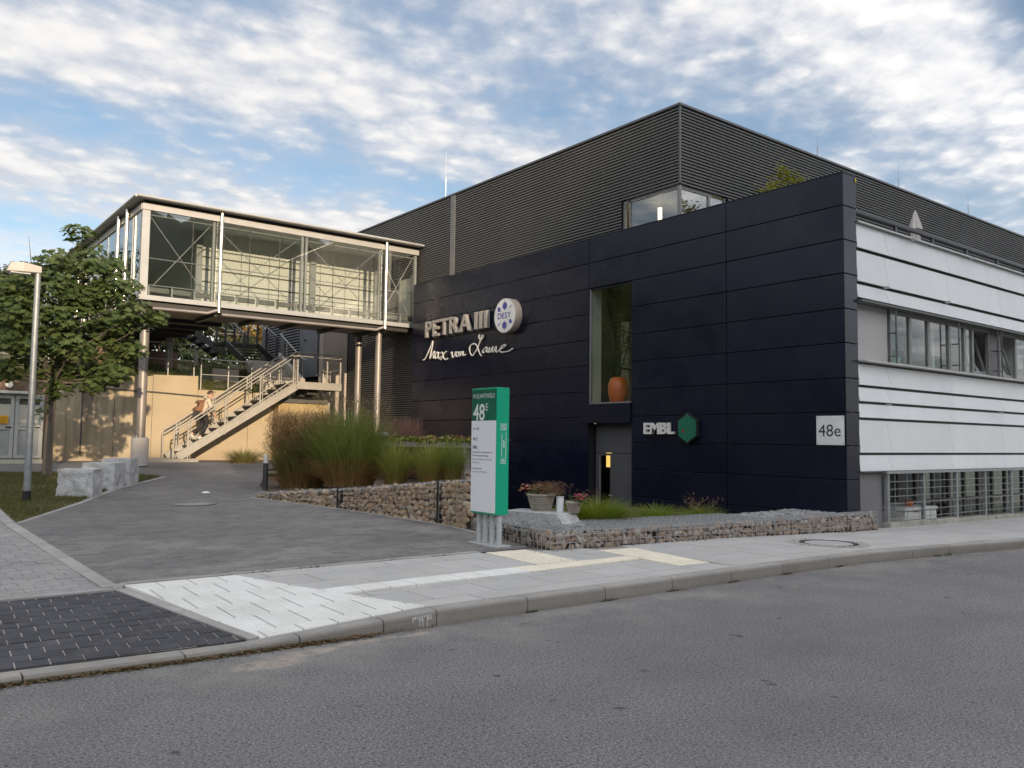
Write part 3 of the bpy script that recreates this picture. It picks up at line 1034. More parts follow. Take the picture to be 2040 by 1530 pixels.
# ledge under the window
part('ledge', MB().box(13.86, 14.12, WY0 + 0.004, 15.10, 2.035, 2.492), NAVY, dark, bevel=0.004)
# recessed door
ent = part('door_recess', MB().box(14.16, 14.20, WY0, WY1, 1.33, 2.4).box(14.16, 14.20, WY0, 14.33, -0.2, 1.318).box(14.16, 14.20, 14.70, WY1, -0.2, 1.318).box(14.16, 14.20, 14.331, 14.699, 1.262, 1.318), DOORG, dark)
part('door_slit', MB().box(14.175, 14.18, 14.36, 14.67, -0.2, 1.26), GLASS, ent)
part('slit_frame', MB().box(14.15, 14.19, 14.67, 14.699, -0.2, 1.26), FRAME, ent)
part('handle', MB().tube([(14.15, 14.30, 0.32), (14.10, 14.30, 0.32), (14.10, 14.18, 0.32)], 0.012).lathe(14.15, 14.30, [(0.02, 0.30), (0.02, 0.34)], 10), ALU, ent)
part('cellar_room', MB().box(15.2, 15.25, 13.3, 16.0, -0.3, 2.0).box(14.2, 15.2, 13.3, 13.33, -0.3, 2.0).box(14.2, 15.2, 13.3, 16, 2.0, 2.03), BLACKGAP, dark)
part('ceiling_lamp', MB().box(15.0, 15.04, 15.16, 15.32, 0.95, 1.32), emit_mat('warm_lamp', (1.0, 0.62, 0.16), 0.55), dark)

# things behind the stair window
ORANGE = mat('orange_glaze', (0.62, 0.13, 0.018), (0.55, 0.11, 0.015), 2, 0.32)
pot = thing('floor_vase', (14.24, 14.15, 2.467), 'tall orange floor vase standing behind the tall window', 'vase')
part('body', MB().lathe(14.24, 14.15, [(0.15, 2.467), (0.2, 2.55), (0.245, 2.78), (0.235, 2.98), (0.18, 3.11), (0.13, 3.135)], 28), ORANGE, pot, smooth=True)
BAMBOO = leaf_mat('dark_leaves', (0.015, 0.03, 0.012), (0.03, 0.05, 0.02), 0.2)
ip = thing('indoor_plant', (14.24, 14.15, 3.13), 'dark leafy indoor plant growing from the orange vase behind the window', 'plant')
mb = MB()
for i in range(9):
    an, r_ = random.uniform(0, 6.28), random.uniform(0.1, 0.5)
    mb.tube([(14.24, 14.15, 2.95), (14.27 + 0.3 * r_ * math.cos(an), 14.15 + 0.3 * r_ * math.sin(an), 3.6), (14.35 + 0.6 * r_ * math.cos(an), 14.15 + 0.6 * r_ * math.sin(an), 4.3)], 0.008, 5)
part('stems', mb, BAMBOO, ip, fix=False)
mb = MB()
for i in range(420):
    c = Vector((14.45 + random.gauss(0, 0.2), 14.15 + random.gauss(0, 0.25), random.uniform(3.35, 4.75)))
    if c.x < 14.1:
        c.x = 14.1 + random.random() * 0.3
    q = Matrix.Rotation(random.uniform(0, 6.28), 3, 'Z') @ Matrix.Rotation(random.uniform(-1, 1), 3, 'X')
    mb.add([c + q @ Vector(p) for p in ((-0.09, 0, 0), (0, -0.016, 0.01), (0.09, 0, -0.03), (0, 0.016, 0.01))], [(0, 1, 2, 3)])
part('leaves', mb, BAMBOO, ip, fix=False, kind='stuff')

# ------------------------------------------------------------------ signs on the navy wall
METAL = mat('brushed_letters', (0.37, 0.345, 0.325), (0.43, 0.405, 0.385), 6, 0.45, metal=0.35, stretch=(1, 1, 8))
sg = thing('petra_sign', (13.9, 20.7, 4.79), 'raised metal letters PETRA III on the navy wall', 'sign')
letters('PETRA', 2.44, 0.50, 0.12, 0.016, lambda V: on_wall_a(V, X0 - 0.04, 22.12, 4.76), METAL, sg, gap=0.09)
letters('III', 0.60, 0.50, 0.12, 0.02, lambda V: on_wall_a(V, X0 - 0.04, 19.46, 4.76), METAL, sg, gap=0.16)
pins = MB()
for y in (22.0, 21.6, 21.1, 20.6, 20.0, 19.45, 19.2, 18.95):
    pins.box(X0 - 0.035, X0, y - 0.015, y + 0.015, 4.95, 4.98)
part('fixings', pins, ALU, sg)

SCRIPT = [[(22.41, 4.09), (22.32, 4.09), (22.23, 4.15), (22.08, 4.31), (21.92, 4.51), (21.83, 4.64), (21.84, 4.53), (21.9, 4.33), (21.98, 4.1), (21.85, 4.23), (21.71, 4.31), (21.77, 4.18), (21.76, 4.09)], [(21.55, 4.27), (21.64, 4.24), (21.69, 4.15), (21.64, 4.08), (21.54, 4.14), (21.48, 4.26), (21.51, 4.13), (21.46, 4.07), (21.38, 4.12)], [(21.38, 4.23), (21.28, 4.25), (21.24, 4.16), (21.32, 4.05), (21.38, 4.04)], [(21.05, 4.26), (21.16, 4.22), (21.23, 4.14), (21.17, 4.05), (21.06, 4.01), (20.98, 4.04)], [(20.8, 4.18), (20.74, 4.21), (20.73, 4.11), (20.68, 4.05), (20.58, 4.14), (20.55, 4.2), (20.47, 4.17)], [(20.43, 4.18), (20.51, 4.14), (20.52, 4.08), (20.45, 4.06), (20.37, 4.13), (20.39, 4.19), (20.44, 4.19)], [(20.36, 4.05), (20.29, 4.17), (20.26, 4.17), (20.3, 4.07), (20.2, 4.17), (20.15, 4.18), (20.17, 4.09), (20.12, 4.06), (20.04, 4.09)], [(19.33, 4.61), (19.38, 4.57), (19.35, 4.5), (19.26, 4.46), (19.17, 4.51), (19.15, 4.56), (19.21, 4.58), (19.28, 4.47), (19.36, 4.34), (19.47, 4.19), (19.59, 4.09), (19.68, 4.03), (19.78, 4.1), (19.83, 4.22), (19.79, 4.33), (19.65, 4.37), (19.53, 4.35), (19.43, 4.26), (19.37, 4.14), (19.29, 4.03), (19.24, 4.0)], [(19.01, 4.22), (19.12, 4.18), (19.18, 4.1), (19.12, 4.07), (18.99, 4.15), (18.95, 4.22), (18.98, 4.12), (18.92, 4.07), (18.84, 4.2), (18.88, 4.1), (18.83, 4.06), (18.73, 4.18), (18.69, 4.2), (18.73, 4.09), (18.66, 4.06), (18.58, 4.17), (18.53, 4.2), (18.55, 4.08), (18.5, 4.04), (18.39, 4.09), (18.2, 4.15), (18.1, 4.2), (18.17, 4.22), (18.27, 4.19), (18.36, 4.1), (18.32, 4.03), (18.16, 4.02), (17.95, 4.03), (17.78, 4.09)]]


def smooth_path(P, k=4):
    out_ = []
    n = len(P)
    for i in range(n - 1):
        p0, p1, p2, p3 = P[max(0, i - 1)], P[i], P[i + 1], P[min(n - 1, i + 2)]
        for s_ in range(k):
            t = s_ / k
            out_.append(tuple(0.5 * (2 * p1[j] + (p2[j] - p0[j]) * t + (2 * p0[j] - 5 * p1[j] + 4 * p2[j] - p3[j]) * t * t + (3 * p1[j] - p0[j] - 3 * p2[j] + p3[j]) * t ** 3) for j in range(len(p1))))
    out_.append(P[-1])
    return out_


WHITEM = mat('white_enamel', (0.74, 0.73, 0.70), (0.68, 0.67, 0.64), 3, 0.5)
hs = thing('handwriting_sign', (13.9, 20.0, 4.0), 'white handwritten signature Max von Laue mounted below the letters', 'sign')
for name, idx in (('word', (0, 1, 2, 3)), ('word', (4, 5, 6)), ('word', (7, 8))):
    mb = MB()
    for i in idx:
        pth = [(X0 - 0.045, y, z) for y, z in smooth_path(SCRIPT[i])]
        mb.tube(pth, [0.016 + 0.008 * abs(math.sin(j * 0.37 + i)) for j in range(len(pth))], 6)
    part(name, mb, WHITEM, hs, smooth=True)

# round badge
bd = thing('round_badge', (13.9, 17.9, 4.99), 'thick round white badge with blue dots and the letters DESY', 'sign')
by, bz, br_ = 17.90, 4.985, 0.475


def disc_x(x0, x1, y, z, r, n=40):
    return MB().tube([(x0, y, z), (x1, y, z)], r, n)


part('rim', disc_x(X0 - 0.01, X0 - 0.245, by, bz, br_, 56), METAL, bd, smooth=True)
part('face', disc_x(X0 - 0.24, X0 - 0.25, by, bz, br_ - 0.012, 56), mat('white_face', (0.8, 0.8, 0.79), None, 3, 0.4), bd)
BLUE = mat('print_blue', (0.055, 0.06, 0.33), (0.05, 0.055, 0.30), 5, 0.45)
xf = X0 - 0.252
for u_, v_, r_ in ((0.02, 0.56, 0.21), (-0.52, 0.40, 0.135), (0.53, 0.46, 0.055), (0.0, -0.56, 0.21), (0.55, -0.38, 0.125), (-0.52, -0.47, 0.06)):
    part('dot', disc_x(xf + 0.001, xf - 0.003, by - u_ * br_, bz + v_ * br_, r_ * br_, 24), BLUE, bd)
    d_ = Vector((u_, v_)).normalized()
    mb = MB()
    for s0, s1 in ((0.26 if abs(u_) < 0.1 else 0.36, 0.90),):
        p0, p1 = d_ * s0 * br_, d_ * s1 * br_
        mb.bar((xf - 0.0005, by - p0.x, bz + p0.y), (xf - 0.0005, by - p1.x, bz + p1.y), 0.010, 0.002, up=(1, 0, 0))
    part('ray', mb, BLUE, bd)
V, FF = text_shape('DESY', 0.60, 0.165, 0.002, 0.015)
part('lettering', MB().add(on_wall_a(V, xf, by + 0.305, bz - 0.08), FF), BLUE, bd, fix=False)

# EMBL sign
es = thing('embl_sign', (13.9, 12.5, 1.78), 'white raised letters EMBL on the navy wall', 'sign')
letters('EMBL', 0.88, 0.25, 0.06, 0.035, lambda V: on_wall_a(V, X0 - 0.03, 12.93, 1.775), WHITEM, es, gap=0.02)
part('fixings', MB().box(X0 - 0.03, X0, 12.7, 12.73, 1.88, 1.9).box(X0 - 0.03, X0, 12.2, 12.23, 1.88, 1.9), ALU, es)
hx = thing('hexagon_sign', (13.9, 11.67, 1.57), 'dark hexagon sign filled with green dots and one red dot', 'sign')
hy, hz, hr = 11.66, 1.90, 0.335
mb = MB().plate_x(X0 - 0.11, X0 - 0.012, [(hy + hr * 0.92 * math.sin(k * math.pi / 3), hz + hr * math.cos(k * math.pi / 3)) for k in range(6)])
part('board', mb, mat('board_black', (0.012, 0.02, 0.018), None, 3, 0.4), hx, bevel=0.006)
GREEN_D = mat('print_green', (0.02, 0.22, 0.13), (0.018, 0.2, 0.115), 4, 0.4)
RED_D = mat('print_red', (0.5, 0.04, 0.03), None, 4, 0.4)
n_ = 4
sp_ = hr * 0.86 / (n_ + 0.35)
for q in range(-n_, n_ + 1):
    for r_ in range(-n_, n_ + 1):
        if abs(q + r_) <= n_:
            yy = (q + r_ / 2) * sp_ * 0.0
            cx, cz = sp_ * 0.92 * (math.sqrt(3) / 2) * q * 1.0, sp_ * (r_ + q / 2)
            part('dot', MB().tube([(X0 - 0.109, hy - cx, hz + cz), (X0 - 0.116, hy - cx, hz + cz)], sp_ * 0.40, 12), RED_D if (q, r_) == (-2, 0) else GREEN_D, hx)
# house number plate
hn = thing('number_plate', (13.9, 8.4, 1.58), 'white square house number plate reading 48e near the wall corner', 'sign')
part('plate', MB().box(X0 - 0.022, X0 - 0.006, 8.13, 8.68, 1.585, 2.115), mat('plate_white', (0.78, 0.78, 0.77), None, 3, 0.45), hn, bevel=0.003)
V, FF = text_shape('48e', 0.44, 0.22, 0.002, 0.0)
part('lettering', MB().add(on_wall_a(V, X0 - 0.0225, 8.635, 1.74), FF), mat('print_black', (0.03, 0.03, 0.033), None, 3, 0.5), hn, fix=False)
mb = MB()
for y in (8.155, 8.655):
    for z in (1.61, 2.09):
        mb.tube([(X0 - 0.022, y, z), (X0 - 0.028, y, z)], 0.008, 8)
part('screws', mb, DARKALU, hn)
st = tag(part('yellow_sticker', MB().box(14.31, 14.336, 8.084, 8.098, 6.45, 6.53), mat('yellow', (0.75, 0.62, 0.05), None, 3, 0.6)), 'small yellow sticker at the top corner of the navy wall', 'sticker')

# ------------------------------------------------------------------ corrugated hall
XH, YH, ZT = 14.35, 12.33, 9.28
hall = thing('metal_hall', (22, 30, 0.8), 'large hall clad in horizontal grey corrugated metal with a flat roof', 'building')
CORR = mat('corrugated_metal', (0.125, 0.124, 0.119), (0.145, 0.143, 0.136), 0.6, 0.58, metal=0.15, spec=0.4, rvar=0.05)


def corrugated(z0, z1, p0, p1, nrm, name='cladding', pitch=0.074, depth=0.05):
    """sheet metal between plan points p0 and p1, ribs running along, outward normal nrm"""
    prof = []
    n = int(round((z1 - z0) / pitch))
    pt = (z1 - z0) / n
    for i in range(n):
        z = z0 + i * pt
        prof += [(0.0, z), (0.0, z + pt * 0.48), (-depth, z + pt * 0.56), (-depth, z + pt * 0.92)]
    prof.append((0.0, z1))
    vs, fs = [], []
    for d_, z in prof:
        for p in (p0, p1):
            vs.append((p[0] + nrm[0] * d_, p[1] + nrm[1] * d_, z))
    for i in range(len(prof) - 1):
        fs.append((2 * i, 2 * i + 1, 2 * i + 3, 2 * i + 2))
    o = part(name, MB().add(vs, fs), CORR, hall, kind='stuff', fix=False)
    return o


WT = 7.47
A_, B_ = (-1, 0), (0, -1)
corrugated(WT, ZT, (XH, YH), (XH, 21.44), A_)
corrugated(WT, ZT, (XH, 21.69), (XH, 30.0), A_)
corrugated(5.3, WT, (XH, 14.17), (XH, 21.44), A_)
corrugated(5.3, WT, (XH, 21.69), (XH, 23.2), A_)
corrugated(0.7, WT, (XH, 23.2), (XH, 28.55), A_)
corrugated(WT, ZT, (XH, YH), (40.0, YH), B_)
corrugated(5.3, WT, (16.08, YH), (40.0, YH), B_)
mb = MB().box(XH - 0.01, XH + 0.03, YH - 0.012, YH + 0.02, WT, ZT)
part('corner_trim', mb, mat('trim_grey', (0.15, 0.15, 0.147), None, 3, 0.45, metal=0.5), hall)
part('vertical_trim', MB().box(XH - 0.015, XH + 0.03, 21.445, 21.685, 5.3, ZT), mat('strip_grey', (0.22, 0.22, 0.215), None, 3, 0.5, metal=0.4), hall)
part('roof_edge', MB().box(XH - 0.03, XH + 0.3, YH - 0.03, 30.0, ZT + 0.002, ZT + 0.055).box(XH + 0.302, 40, YH - 0.03, YH + 0.3, ZT + 0.002, ZT + 0.055), mat('edge_metal', (0.13, 0.13, 0.13), None, 3, 0.4, metal=0.6), hall)
part('roof', MB().box(XH + 0.05, 40, YH + 0.05, 30.0, ZT - 0.2, ZT), GREYW, hall)
part('inner_wall', MB().box(XH + 0.04, XH + 0.2, 14.18, 30.0, 5.46, ZT - 0.21).box(XH + 0.04, XH + 0.2, 15.8, 30.0, 0.5, 5.455).box(16.1, 40, YH + 0.04, YH + 0.2, 5.2, ZT - 0.21), BLACKGAP, hall)
# corner window
WB = 6.35
wf = part('window', MB().box(XH + 0.06, XH + 0.12, 14.09, 14.165, WB, WT - 0.02).box(XH + 0.06, XH + 0.12, 13.93, 13.97, WB, WT - 0.02).box(XH + 0.03, XH + 0.10, YH + 0.03, YH + 0.10, WB, WT - 0.02)
          .box(15.42, 15.50, YH + 0.06, YH + 0.12, WB, WT - 0.02).box(16.0, 16.07, YH + 0.06, YH + 0.12, WB, WT - 0.02)
          .box(XH + 0.06, XH + 0.12, YH + 0.101, 14.089, WT - 0.09, WT - 0.02).box(XH + 0.101, 15.419, YH + 0.06, YH + 0.12, WT - 0.09, WT - 0.02), FRAME, hall)
part('pane', MB().box(XH + 0.085, XH + 0.092, YH + 0.101, 13.929, WB, WT - 0.091), GLASS_C, wf)
part('pane', MB().box(XH + 0.102, 15.419, YH + 0.085, YH + 0.092, WB, WT - 0.091), GLASS_C, wf)
part('pane', MB().box(15.501, 15.999, YH + 0.085, YH + 0.092, WB, WT - 0.091), GLASS_C, wf)
part('office_room', MB().box(XH + 0.2, 19, 16.2, 16.25, 6.2, 7.6).box(19, 19.05, YH + 0.2, 16.2, 6.2, 7.6).box(XH + 0.15, 19, YH + 0.13, 16.2, WT + 0.0, WT + 0.04).box(XH + 0.2, 19, YH + 0.2, 16.2, 6.2, 6.25), PALEIN, hall)
part('dark_screen', MB().box(14.9, 15.5, 14.55, 14.6, 6.3, 6.95), DARKIN, hall)
lampo = part('tube_lamp', MB().box(15.10, 15.17, 13.60, 13.67, 6.45, 7.32), emit_mat('tube_light', (1.0, 0.78, 0.40), 3.2), hall)
# lightning rods on the roof
ROD = mat('rod_steel', (0.45, 0.45, 0.45), None, 3, 0.4, metal=0.6)
for (x, y, z0, z1, lab) in ((14.6, 22.4, 9.33, 11.0, 'tall thin lightning rod on the roof edge above the glass bridge'), (20.2, 12.5, 9.33, 10.1, 'thin lightning rod on the roof above the navy wall corner'), (24.6, 12.5, 9.33, 10.2, 'thin lightning rod on the roof above the closed parasol'), (29.3, 12.5, 9.33, 10.3, 'thin lightning rod on the roof at the right end')):
    t_ = thing('lightning_rod', (x, y, z0), lab, 'lightning rod', 'lightning rods along the hall roof')
    part('mast', MB().cyl(x, y, z0, z0 + (z1 - z0) * 0.45, 0.016, n=8), ROD, t_)
    part('tip', MB().cyl(x, y, z0 + (z1 - z0) * 0.45, z1, 0.007, 0.004, n=6), ROD, t_)

# ------------------------------------------------------------------ white wing
WHITEP = mat('white_panel', (0.74, 0.745, 0.745), (0.78, 0.785, 0.78), 0.8, 0.38, tint=0.03, spec=0.5, rvar=0.05,
             extra=lambda t, pos, col: t.mix(t.map(t.noise(t.vmath('MULTIPLY', pos, (3, 3, 0.4)), 1.2, 4.0, 0.6), 0.5, 0.8, 0.0, 0.12), col, (0.42, 0.41, 0.39)))
wing = thing('white_wing', (22, 8.3, 0.0), 'long office wing with overlapping white panels above a recessed basement', 'building')
BANDS = [(5.715, 5.255), (5.20, 4.625), (4.57, 4.32), (3.085, 2.70), (2.65, 2.40), (2.35, 2.10), (2.05, 1.455), (1.405, 1.115)]
SEAMS = [14.365, 15.44, 17.97, 20.50, 23.0, 25.5, 28.0, 30.5, 34.0]
for zt_, zb_ in BANDS:
    for xa, xb in zip(SEAMS, SEAMS[1:]):
        lean = 0.0 if xa < 14.4 else 0.13
        lean2 = 0.13
        ta, tb_ = xa + 0.004 - lean / 2, xb - 0.004 - lean2 / 2
        ba, bb = xa + 0.004 + lean / 2, xb - 0.004 + lean2 / 2
        yt, yb_ = 8.135, 8.098
        vs = [(ta, yt, zt_), (tb_, yt, zt_), (bb, yb_, zb_), (ba, yb_, zb_), (ta, yt + .03, zt_), (tb_, yt + .03, zt_), (bb, yb_ + .03, zb_), (ba, yb_ + .03, zb_)]
        part('panel', MB().add(vs, [(0, 1, 2, 3), (5, 4, 7, 6), (0, 4, 5, 1), (3, 2, 6, 7), (0, 3, 7, 4), (1, 5, 6, 2)]), WHITEP, wing, loc=((xa + xb) / 2, 8.1, (zt_ + zb_) / 2))
part('core_wall', MB().box(14.36, 34, 8.18, 8.24, 4.24, 5.69).box(14.36, 34, 8.18, 8.24, 1.12, 3.12), DARKALU, wing)
part('parapet_cap', MB().box(14.355, 34, 8.06, 8.40, 5.718, 5.745), ALU, wing)
part('sill', MB().box(14.36, 34, 7.97, 8.24, 3.125, 3.150), mat('sill_white', (0.62, 0.61, 0.59), None, 3, 0.5), wing)
part('lintel', MB().box(14.36, 34, 8.02, 8.50, 4.235, 4.275), DARKALU, wing)
part('wall_field', MB().box(14.36, 15.70, 8.26, 8.32, 3.15, 4.234), mat('pale_field', (0.42, 0.405, 0.395), (0.46, 0.44, 0.43), 0.8, 0.6), wing)
# window band
mull = [15.74, 16.53, 17.30, 18.22, 18.94, 19.33, 20.16, 20.70, 21.60, 22.35, 23.1, 23.9, 24.7, 25.5, 26.4, 27.2, 28.0, 29, 30, 31, 32, 33, 34]
tilted = {19.33, 20.70}
for xa, xb in zip(mull, mull[1:]):
    if xa == 20.16:
        part('wall_field', MB().box(xa, xb, 8.26, 8.32, 3.15, 4.234), GREYW, wing)
        continue
    fr = MB()
    y0, y1 = 8.22, 8.29
    fr.box(xa, xa + 0.055, y0, y1, 3.15, 4.234).box(xb - 0.035, xb - 0.0, y0, y1, 3.15, 4.234).box(xa + 0.056, xb - 0.036, y0, y1, 3.15, 3.215).box(xa + 0.056, xb - 0.036, y0, y1, 4.17, 4.234)
    wi = part('window', fr, FRAME, wing)
    ax, bx = xa + 0.06, xb - 0.04
    if xa in tilted:
        ang = 0.26
        def T(x, h, t=0.0):
            return (x, 8.27 + h * math.sin(ang) + t * math.cos(ang), 3.22 + h * math.cos(ang) - t * math.sin(ang))
        sash = MB()
        for (x0, x1, h0, h1) in ((ax, ax + 0.06, 0, 0.95), (bx - 0.06, bx, 0, 0.95), (ax + 0.061, bx - 0.061, 0, 0.06), (ax + 0.061, bx - 0.061, 0.89, 0.95)):
            sash.add([T(x0, h0), T(x1, h0), T(x1, h1), T(x0, h1), T(x0, h0, .05), T(x1, h0, .05), T(x1, h1, .05), T(x0, h1, .05)], [(0, 1, 2, 3), (7, 6, 5, 4), (0, 4, 5, 1), (1, 5, 6, 2), (2, 6, 7, 3), (3, 7, 4, 0)])
        part('tilted_sash', sash, FRAME, wi)
        p_ = MB().add([T(ax + .06, .06, .02), T(bx - .06, .06, .02), T(bx - .06, .89, .02), T(ax + .06, .89, .02)], [(0, 1, 2, 3)])
        part('pane', p_, GLASS, wi)
    else:
        part('pane', MB().box(ax, bx - 0.005, 8.25, 8.257, 3.216, 4.169), GLASS, wi)
# office behind the windows
off = MB().box(14.4, 34, 12.0, 12.05, 2.3, 4.6).box(14.4, 34, 8.52, 12.0, 4.42, 4.46).box(14.36, 14.4, 8.33, 12, 2.3, 4.6)
for x in (18.3, 22.4, 26.5):
    off.box(x - 0.04, x + 0.04, 8.6, 12, 2.4, 4.41)
part('office_room', off, PALEIN, wing)
part('office_floor', MB().box(14.41, 34, 8.35, 11.99, 2.36, 2.4), mat('office_floor', (0.2, 0.19, 0.18)), wing)
bl = MB()
for xa, xb in ((15.9, 16.5), (16.6, 17.25), (17.36, 18.1), (18.4, 19.3), (21.6, 23.8)):
    bl.box(xa, xb, 8.9, 8.91, 3.62, 3.95)
part('blinds', bl, mat('blind', (0.6, 0.62, 0.6)), wing)
part('cupboard', MB().box(18.5, 19.5, 9.0, 9.5, 2.41, 3.55).box(16.9, 18.1, 10.5, 11.2, 2.41, 3.4), mat('cupboard_dark', (0.06, 0.08, 0.075)), wing)
part('curtain_tube', MB().cyl(17.32, 8.7, 2.41, 4.4, 0.05), mat('curtain_cream', (0.75, 0.72, 0.6)), wing)
# steel guide rods in front of the window band
for x in (15.66, 18.30, 20.22, 20.42, 23.0, 25.5):
    mb = MB().tube([(x, 8.06, 3.155), (x, 8.06, 4.23)], 0.016, 8)
    for z in (3.3, 3.75):
        mb.box(x - 0.03, x + 0.03, 8.05, 8.2, z, z + 0.02)
    part('guide_rod', mb, DARKALU, wing)
for x, z in ((16.3, 5.70), (18.9, 5.70), (15.2, 4.60), (17.7, 4.60), (15.2, 2.37), (20.1, 2.37)):
    part('spotlight_bracket', MB().box(x - 0.03, x, 7.96, 8.04, z - 0.04, z).box(x + 0.03, x + 0.05, 7.96, 8.04, z - 0.04, z), ALU, wing)
# recessed basement
part('basement_wall', MB().box(14.36, 15.12, 8.12, 8.3, -0.3, 1.10), GREYW, wing)
part('soffit', MB().box(14.36, 34, 8.02, 9.5, 1.095, 1.110), DARKALU, wing)
bw = [15.2, 15.9, 16.7, 17.5, 18.3, 19.1, 19.9, 20.7, 21.5, 22.3, 23.1, 23.9, 25, 26, 27, 28]
for i, (xa, xb) in enumerate(zip(bw, bw[1:])):
    fr = MB().box(xa, xa + 0.06, 9.42, 9.5, -0.6, 1.09).box(xb - 0.04, xb, 9.42, 9.5, -0.6, 1.09).box(xa + .061, xb - .041, 9.42, 9.5, 0.30, 0.35)
    wi = part('window', fr, FRAME, wing)
    part('pane', MB().box(xa + .061, xb - .041, 9.455, 9.46, -0.6, 1.09), GLASS, wi)
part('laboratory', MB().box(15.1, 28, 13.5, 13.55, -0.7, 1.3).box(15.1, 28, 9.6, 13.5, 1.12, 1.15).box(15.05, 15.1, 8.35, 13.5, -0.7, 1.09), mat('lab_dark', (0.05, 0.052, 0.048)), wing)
part('lab_floor', MB().box(15.12, 28, 8.2, 13.5, -0.72, -0.68), DARKIN, wing)
part('lab_panel', MB().box(20.2, 21.2, 11.0, 11.05, -0.3, 0.9).box(22.6, 23.3, 10.6, 10.65, -0.5, 1.0).box(25, 26, 10.6, 10.65, -0.5, 1.0), mat('lab_green', (0.20, 0.22, 0.12)), wing)
part('lab_column', MB().box(19.6, 19.75, 10.5, 10.7, -0.68, 1.1).box(16.6, 16.7, 10.6, 10.7, -0.68, 1.1), PALEIN, wing)
part('lab_bench', MB().box(17, 21, 10.0, 10.6, 0.12, 0.17).box(17.0, 17.05, 10, 10.6, -0.68, 0.12).box(18.2, 19.0, 10.0, 10.4, -0.6, 0.1).box(22, 25, 10.0, 10.6, 0.12, 0.17), mat('lab_grey', (0.15, 0.15, 0.145)), wing)

# plinth and wire fence in front of the basement
PLINTH = mat('weathered_concrete', (0.33, 0.31, 0.26), (0.42, 0.40, 0.35), 2.0, 0.9, bump=0.5, bscale=30,
             extra=lambda t, pos, col: t.mix(t.map(t.noise(t.vmath('MULTIPLY', pos, (1.4, 1, 1)), 2.2, 5.0, 0.7), 0.52, 0.75, 0.0, 0.75), col, (0.10, 0.095, 0.075)))
pl = thing('basement_fence', (18, 8.02, 0.05), 'galvanised wire fence on a stained concrete plinth before the basement', 'fence')
GALV = mat('galvanised', (0.33, 0.34, 0.345), (0.40, 0.41, 0.41), 14, 0.5, metal=0.5)
px_ = [15.22, 16.60, 18.0, 19.35, 20.7, 22.05, 23.4, 24.75, 26.1]
for xa, xb in zip(px_, px_[1:]):
    part('plinth', MB().box(xa - 0.07 + 0.003, xb - 0.07 - 0.003, 7.97, 8.15, -0.3, 0.155 - 0.016 * (xa - 15.2)), PLINTH, pl, bevel=0.012)
for i, x in enumerate(px_):
    z0 = 0.15 - 0.016 * (x - 15.2)
    mb = MB().box(x - 0.035, x + 0.035, 8.03, 8.10, z0, 1.09)
    if i == 0:
        for z in np.arange(0.25, 1.05, 0.14):
            mb.box(x - 0.012, x + 0.012, 8.02, 8.03, z, z + 0.03)
    part('post', mb, GALV, pl)
part('top_rail', MB().box(15.10, 26.2, 7.99, 8.05, 1.06, 1.105), GALV, pl)
mb = MB()
for z in np.arange(0.22, 1.04, 0.138):
    mb.box(15.22, 26.1, 8.012, 8.022, z - 0.005, z + 0.005)
part('wires', mb, GALV, pl)
mb = MB()
for x in np.arange(15.45, 26, 0.45):
    mb.box(x - 0.004, x + 0.004, 8.022, 8.030, 0.16 - 0.016 * (x - 15.2), 1.06)
part('uprights', mb, GALV, pl)
ch = thing('white_chest', (17.0, 8.65, -0.68), 'white chest standing behind the wire fence', 'chest')
WCH = mat('white_plastic', (0.72, 0.72, 0.70), (0.66, 0.66, 0.64), 3, 0.5)
part('box', MB().box(16.42, 17.72, 8.33, 8.95, -0.66, 0.27), WCH, ch, bevel=0.02)
part('lid', MB().box(16.40, 17.74, 8.31, 8.97, 0.28, 0.35), WCH, ch, bevel=0.02)
part('rim_damage', MB().box(16.75, 17.0, 8.305, 8.33, 0.272, 0.279).box(17.3, 17.4, 8.32, 8.33, -0.02, 0.03), DARKALU, ch)
og = thing('orange_gourd', (17.15, 8.6, 0.35), 'small round orange object lying on the white chest', 'ornament')
part('body', MB().lathe(17.1, 8.6, [(0.03, 0.352), (0.075, 0.38), (0.085, 0.41), (0.07, 0.445), (0.02, 0.46)], 16), ORANGE, og, smooth=True)
part('stalk', MB().tube([(17.1, 8.6, 0.455), (17.11, 8.6, 0.48)], 0.008, 6), DARKALU, og)

# terrace railing, parasol, plant, small pot
tr = thing('terrace_railing', (20, 8.32, 5.3), 'dark grey railing along the roof terrace', 'railing')
RAILD = mat('railing_dark', (0.055, 0.055, 0.058), (0.07, 0.07, 0.072), 4, 0.45, metal=0.3)
part('handrail', MB().box(14.40, 34, 8.28, 8.36, 5.985, 6.065), RAILD, tr, bevel=0.01)
for x in (14.6, 16.2, 17.75, 19.33, 20.93, 22.5, 24.1, 25.7, 27.3, 28.9):
    part('post', MB().box(x - 0.035, x + 0.035, 8.295, 8.345, 5.30, 5.984), RAILD, tr)
pr = thing('parasol', (19.6, 9.55, 5.3), 'closed cream parasol standing on the roof terrace', 'parasol')
PX, PY = 19.55, 9.55
CLOTH = mat('parasol_cloth', (0.60, 0.56, 0.52), (0.50, 0.47, 0.44), 6, 0.9)


def folds(cx, cy, prof, n=48, amp=0.18, lobes=8):
    vs, fs = [], []
    for r_, z in prof:
        for k in range(n):
            an = 2 * math.pi * k / n
            q = r_ * (1 + amp * math.cos(lobes * an) + 0.06 * math.cos(3 * an + z * 4))
            vs.append((cx + q * math.cos(an), cy + q * math.sin(an), z))
    m = len(prof)
    for i in range(m - 1):
        for k in range(n):
            fs.append((i * n + k, i * n + (k + 1) % n, (i + 1) * n + (k + 1) % n, (i + 1) * n + k))
    return MB().add(vs, fs)


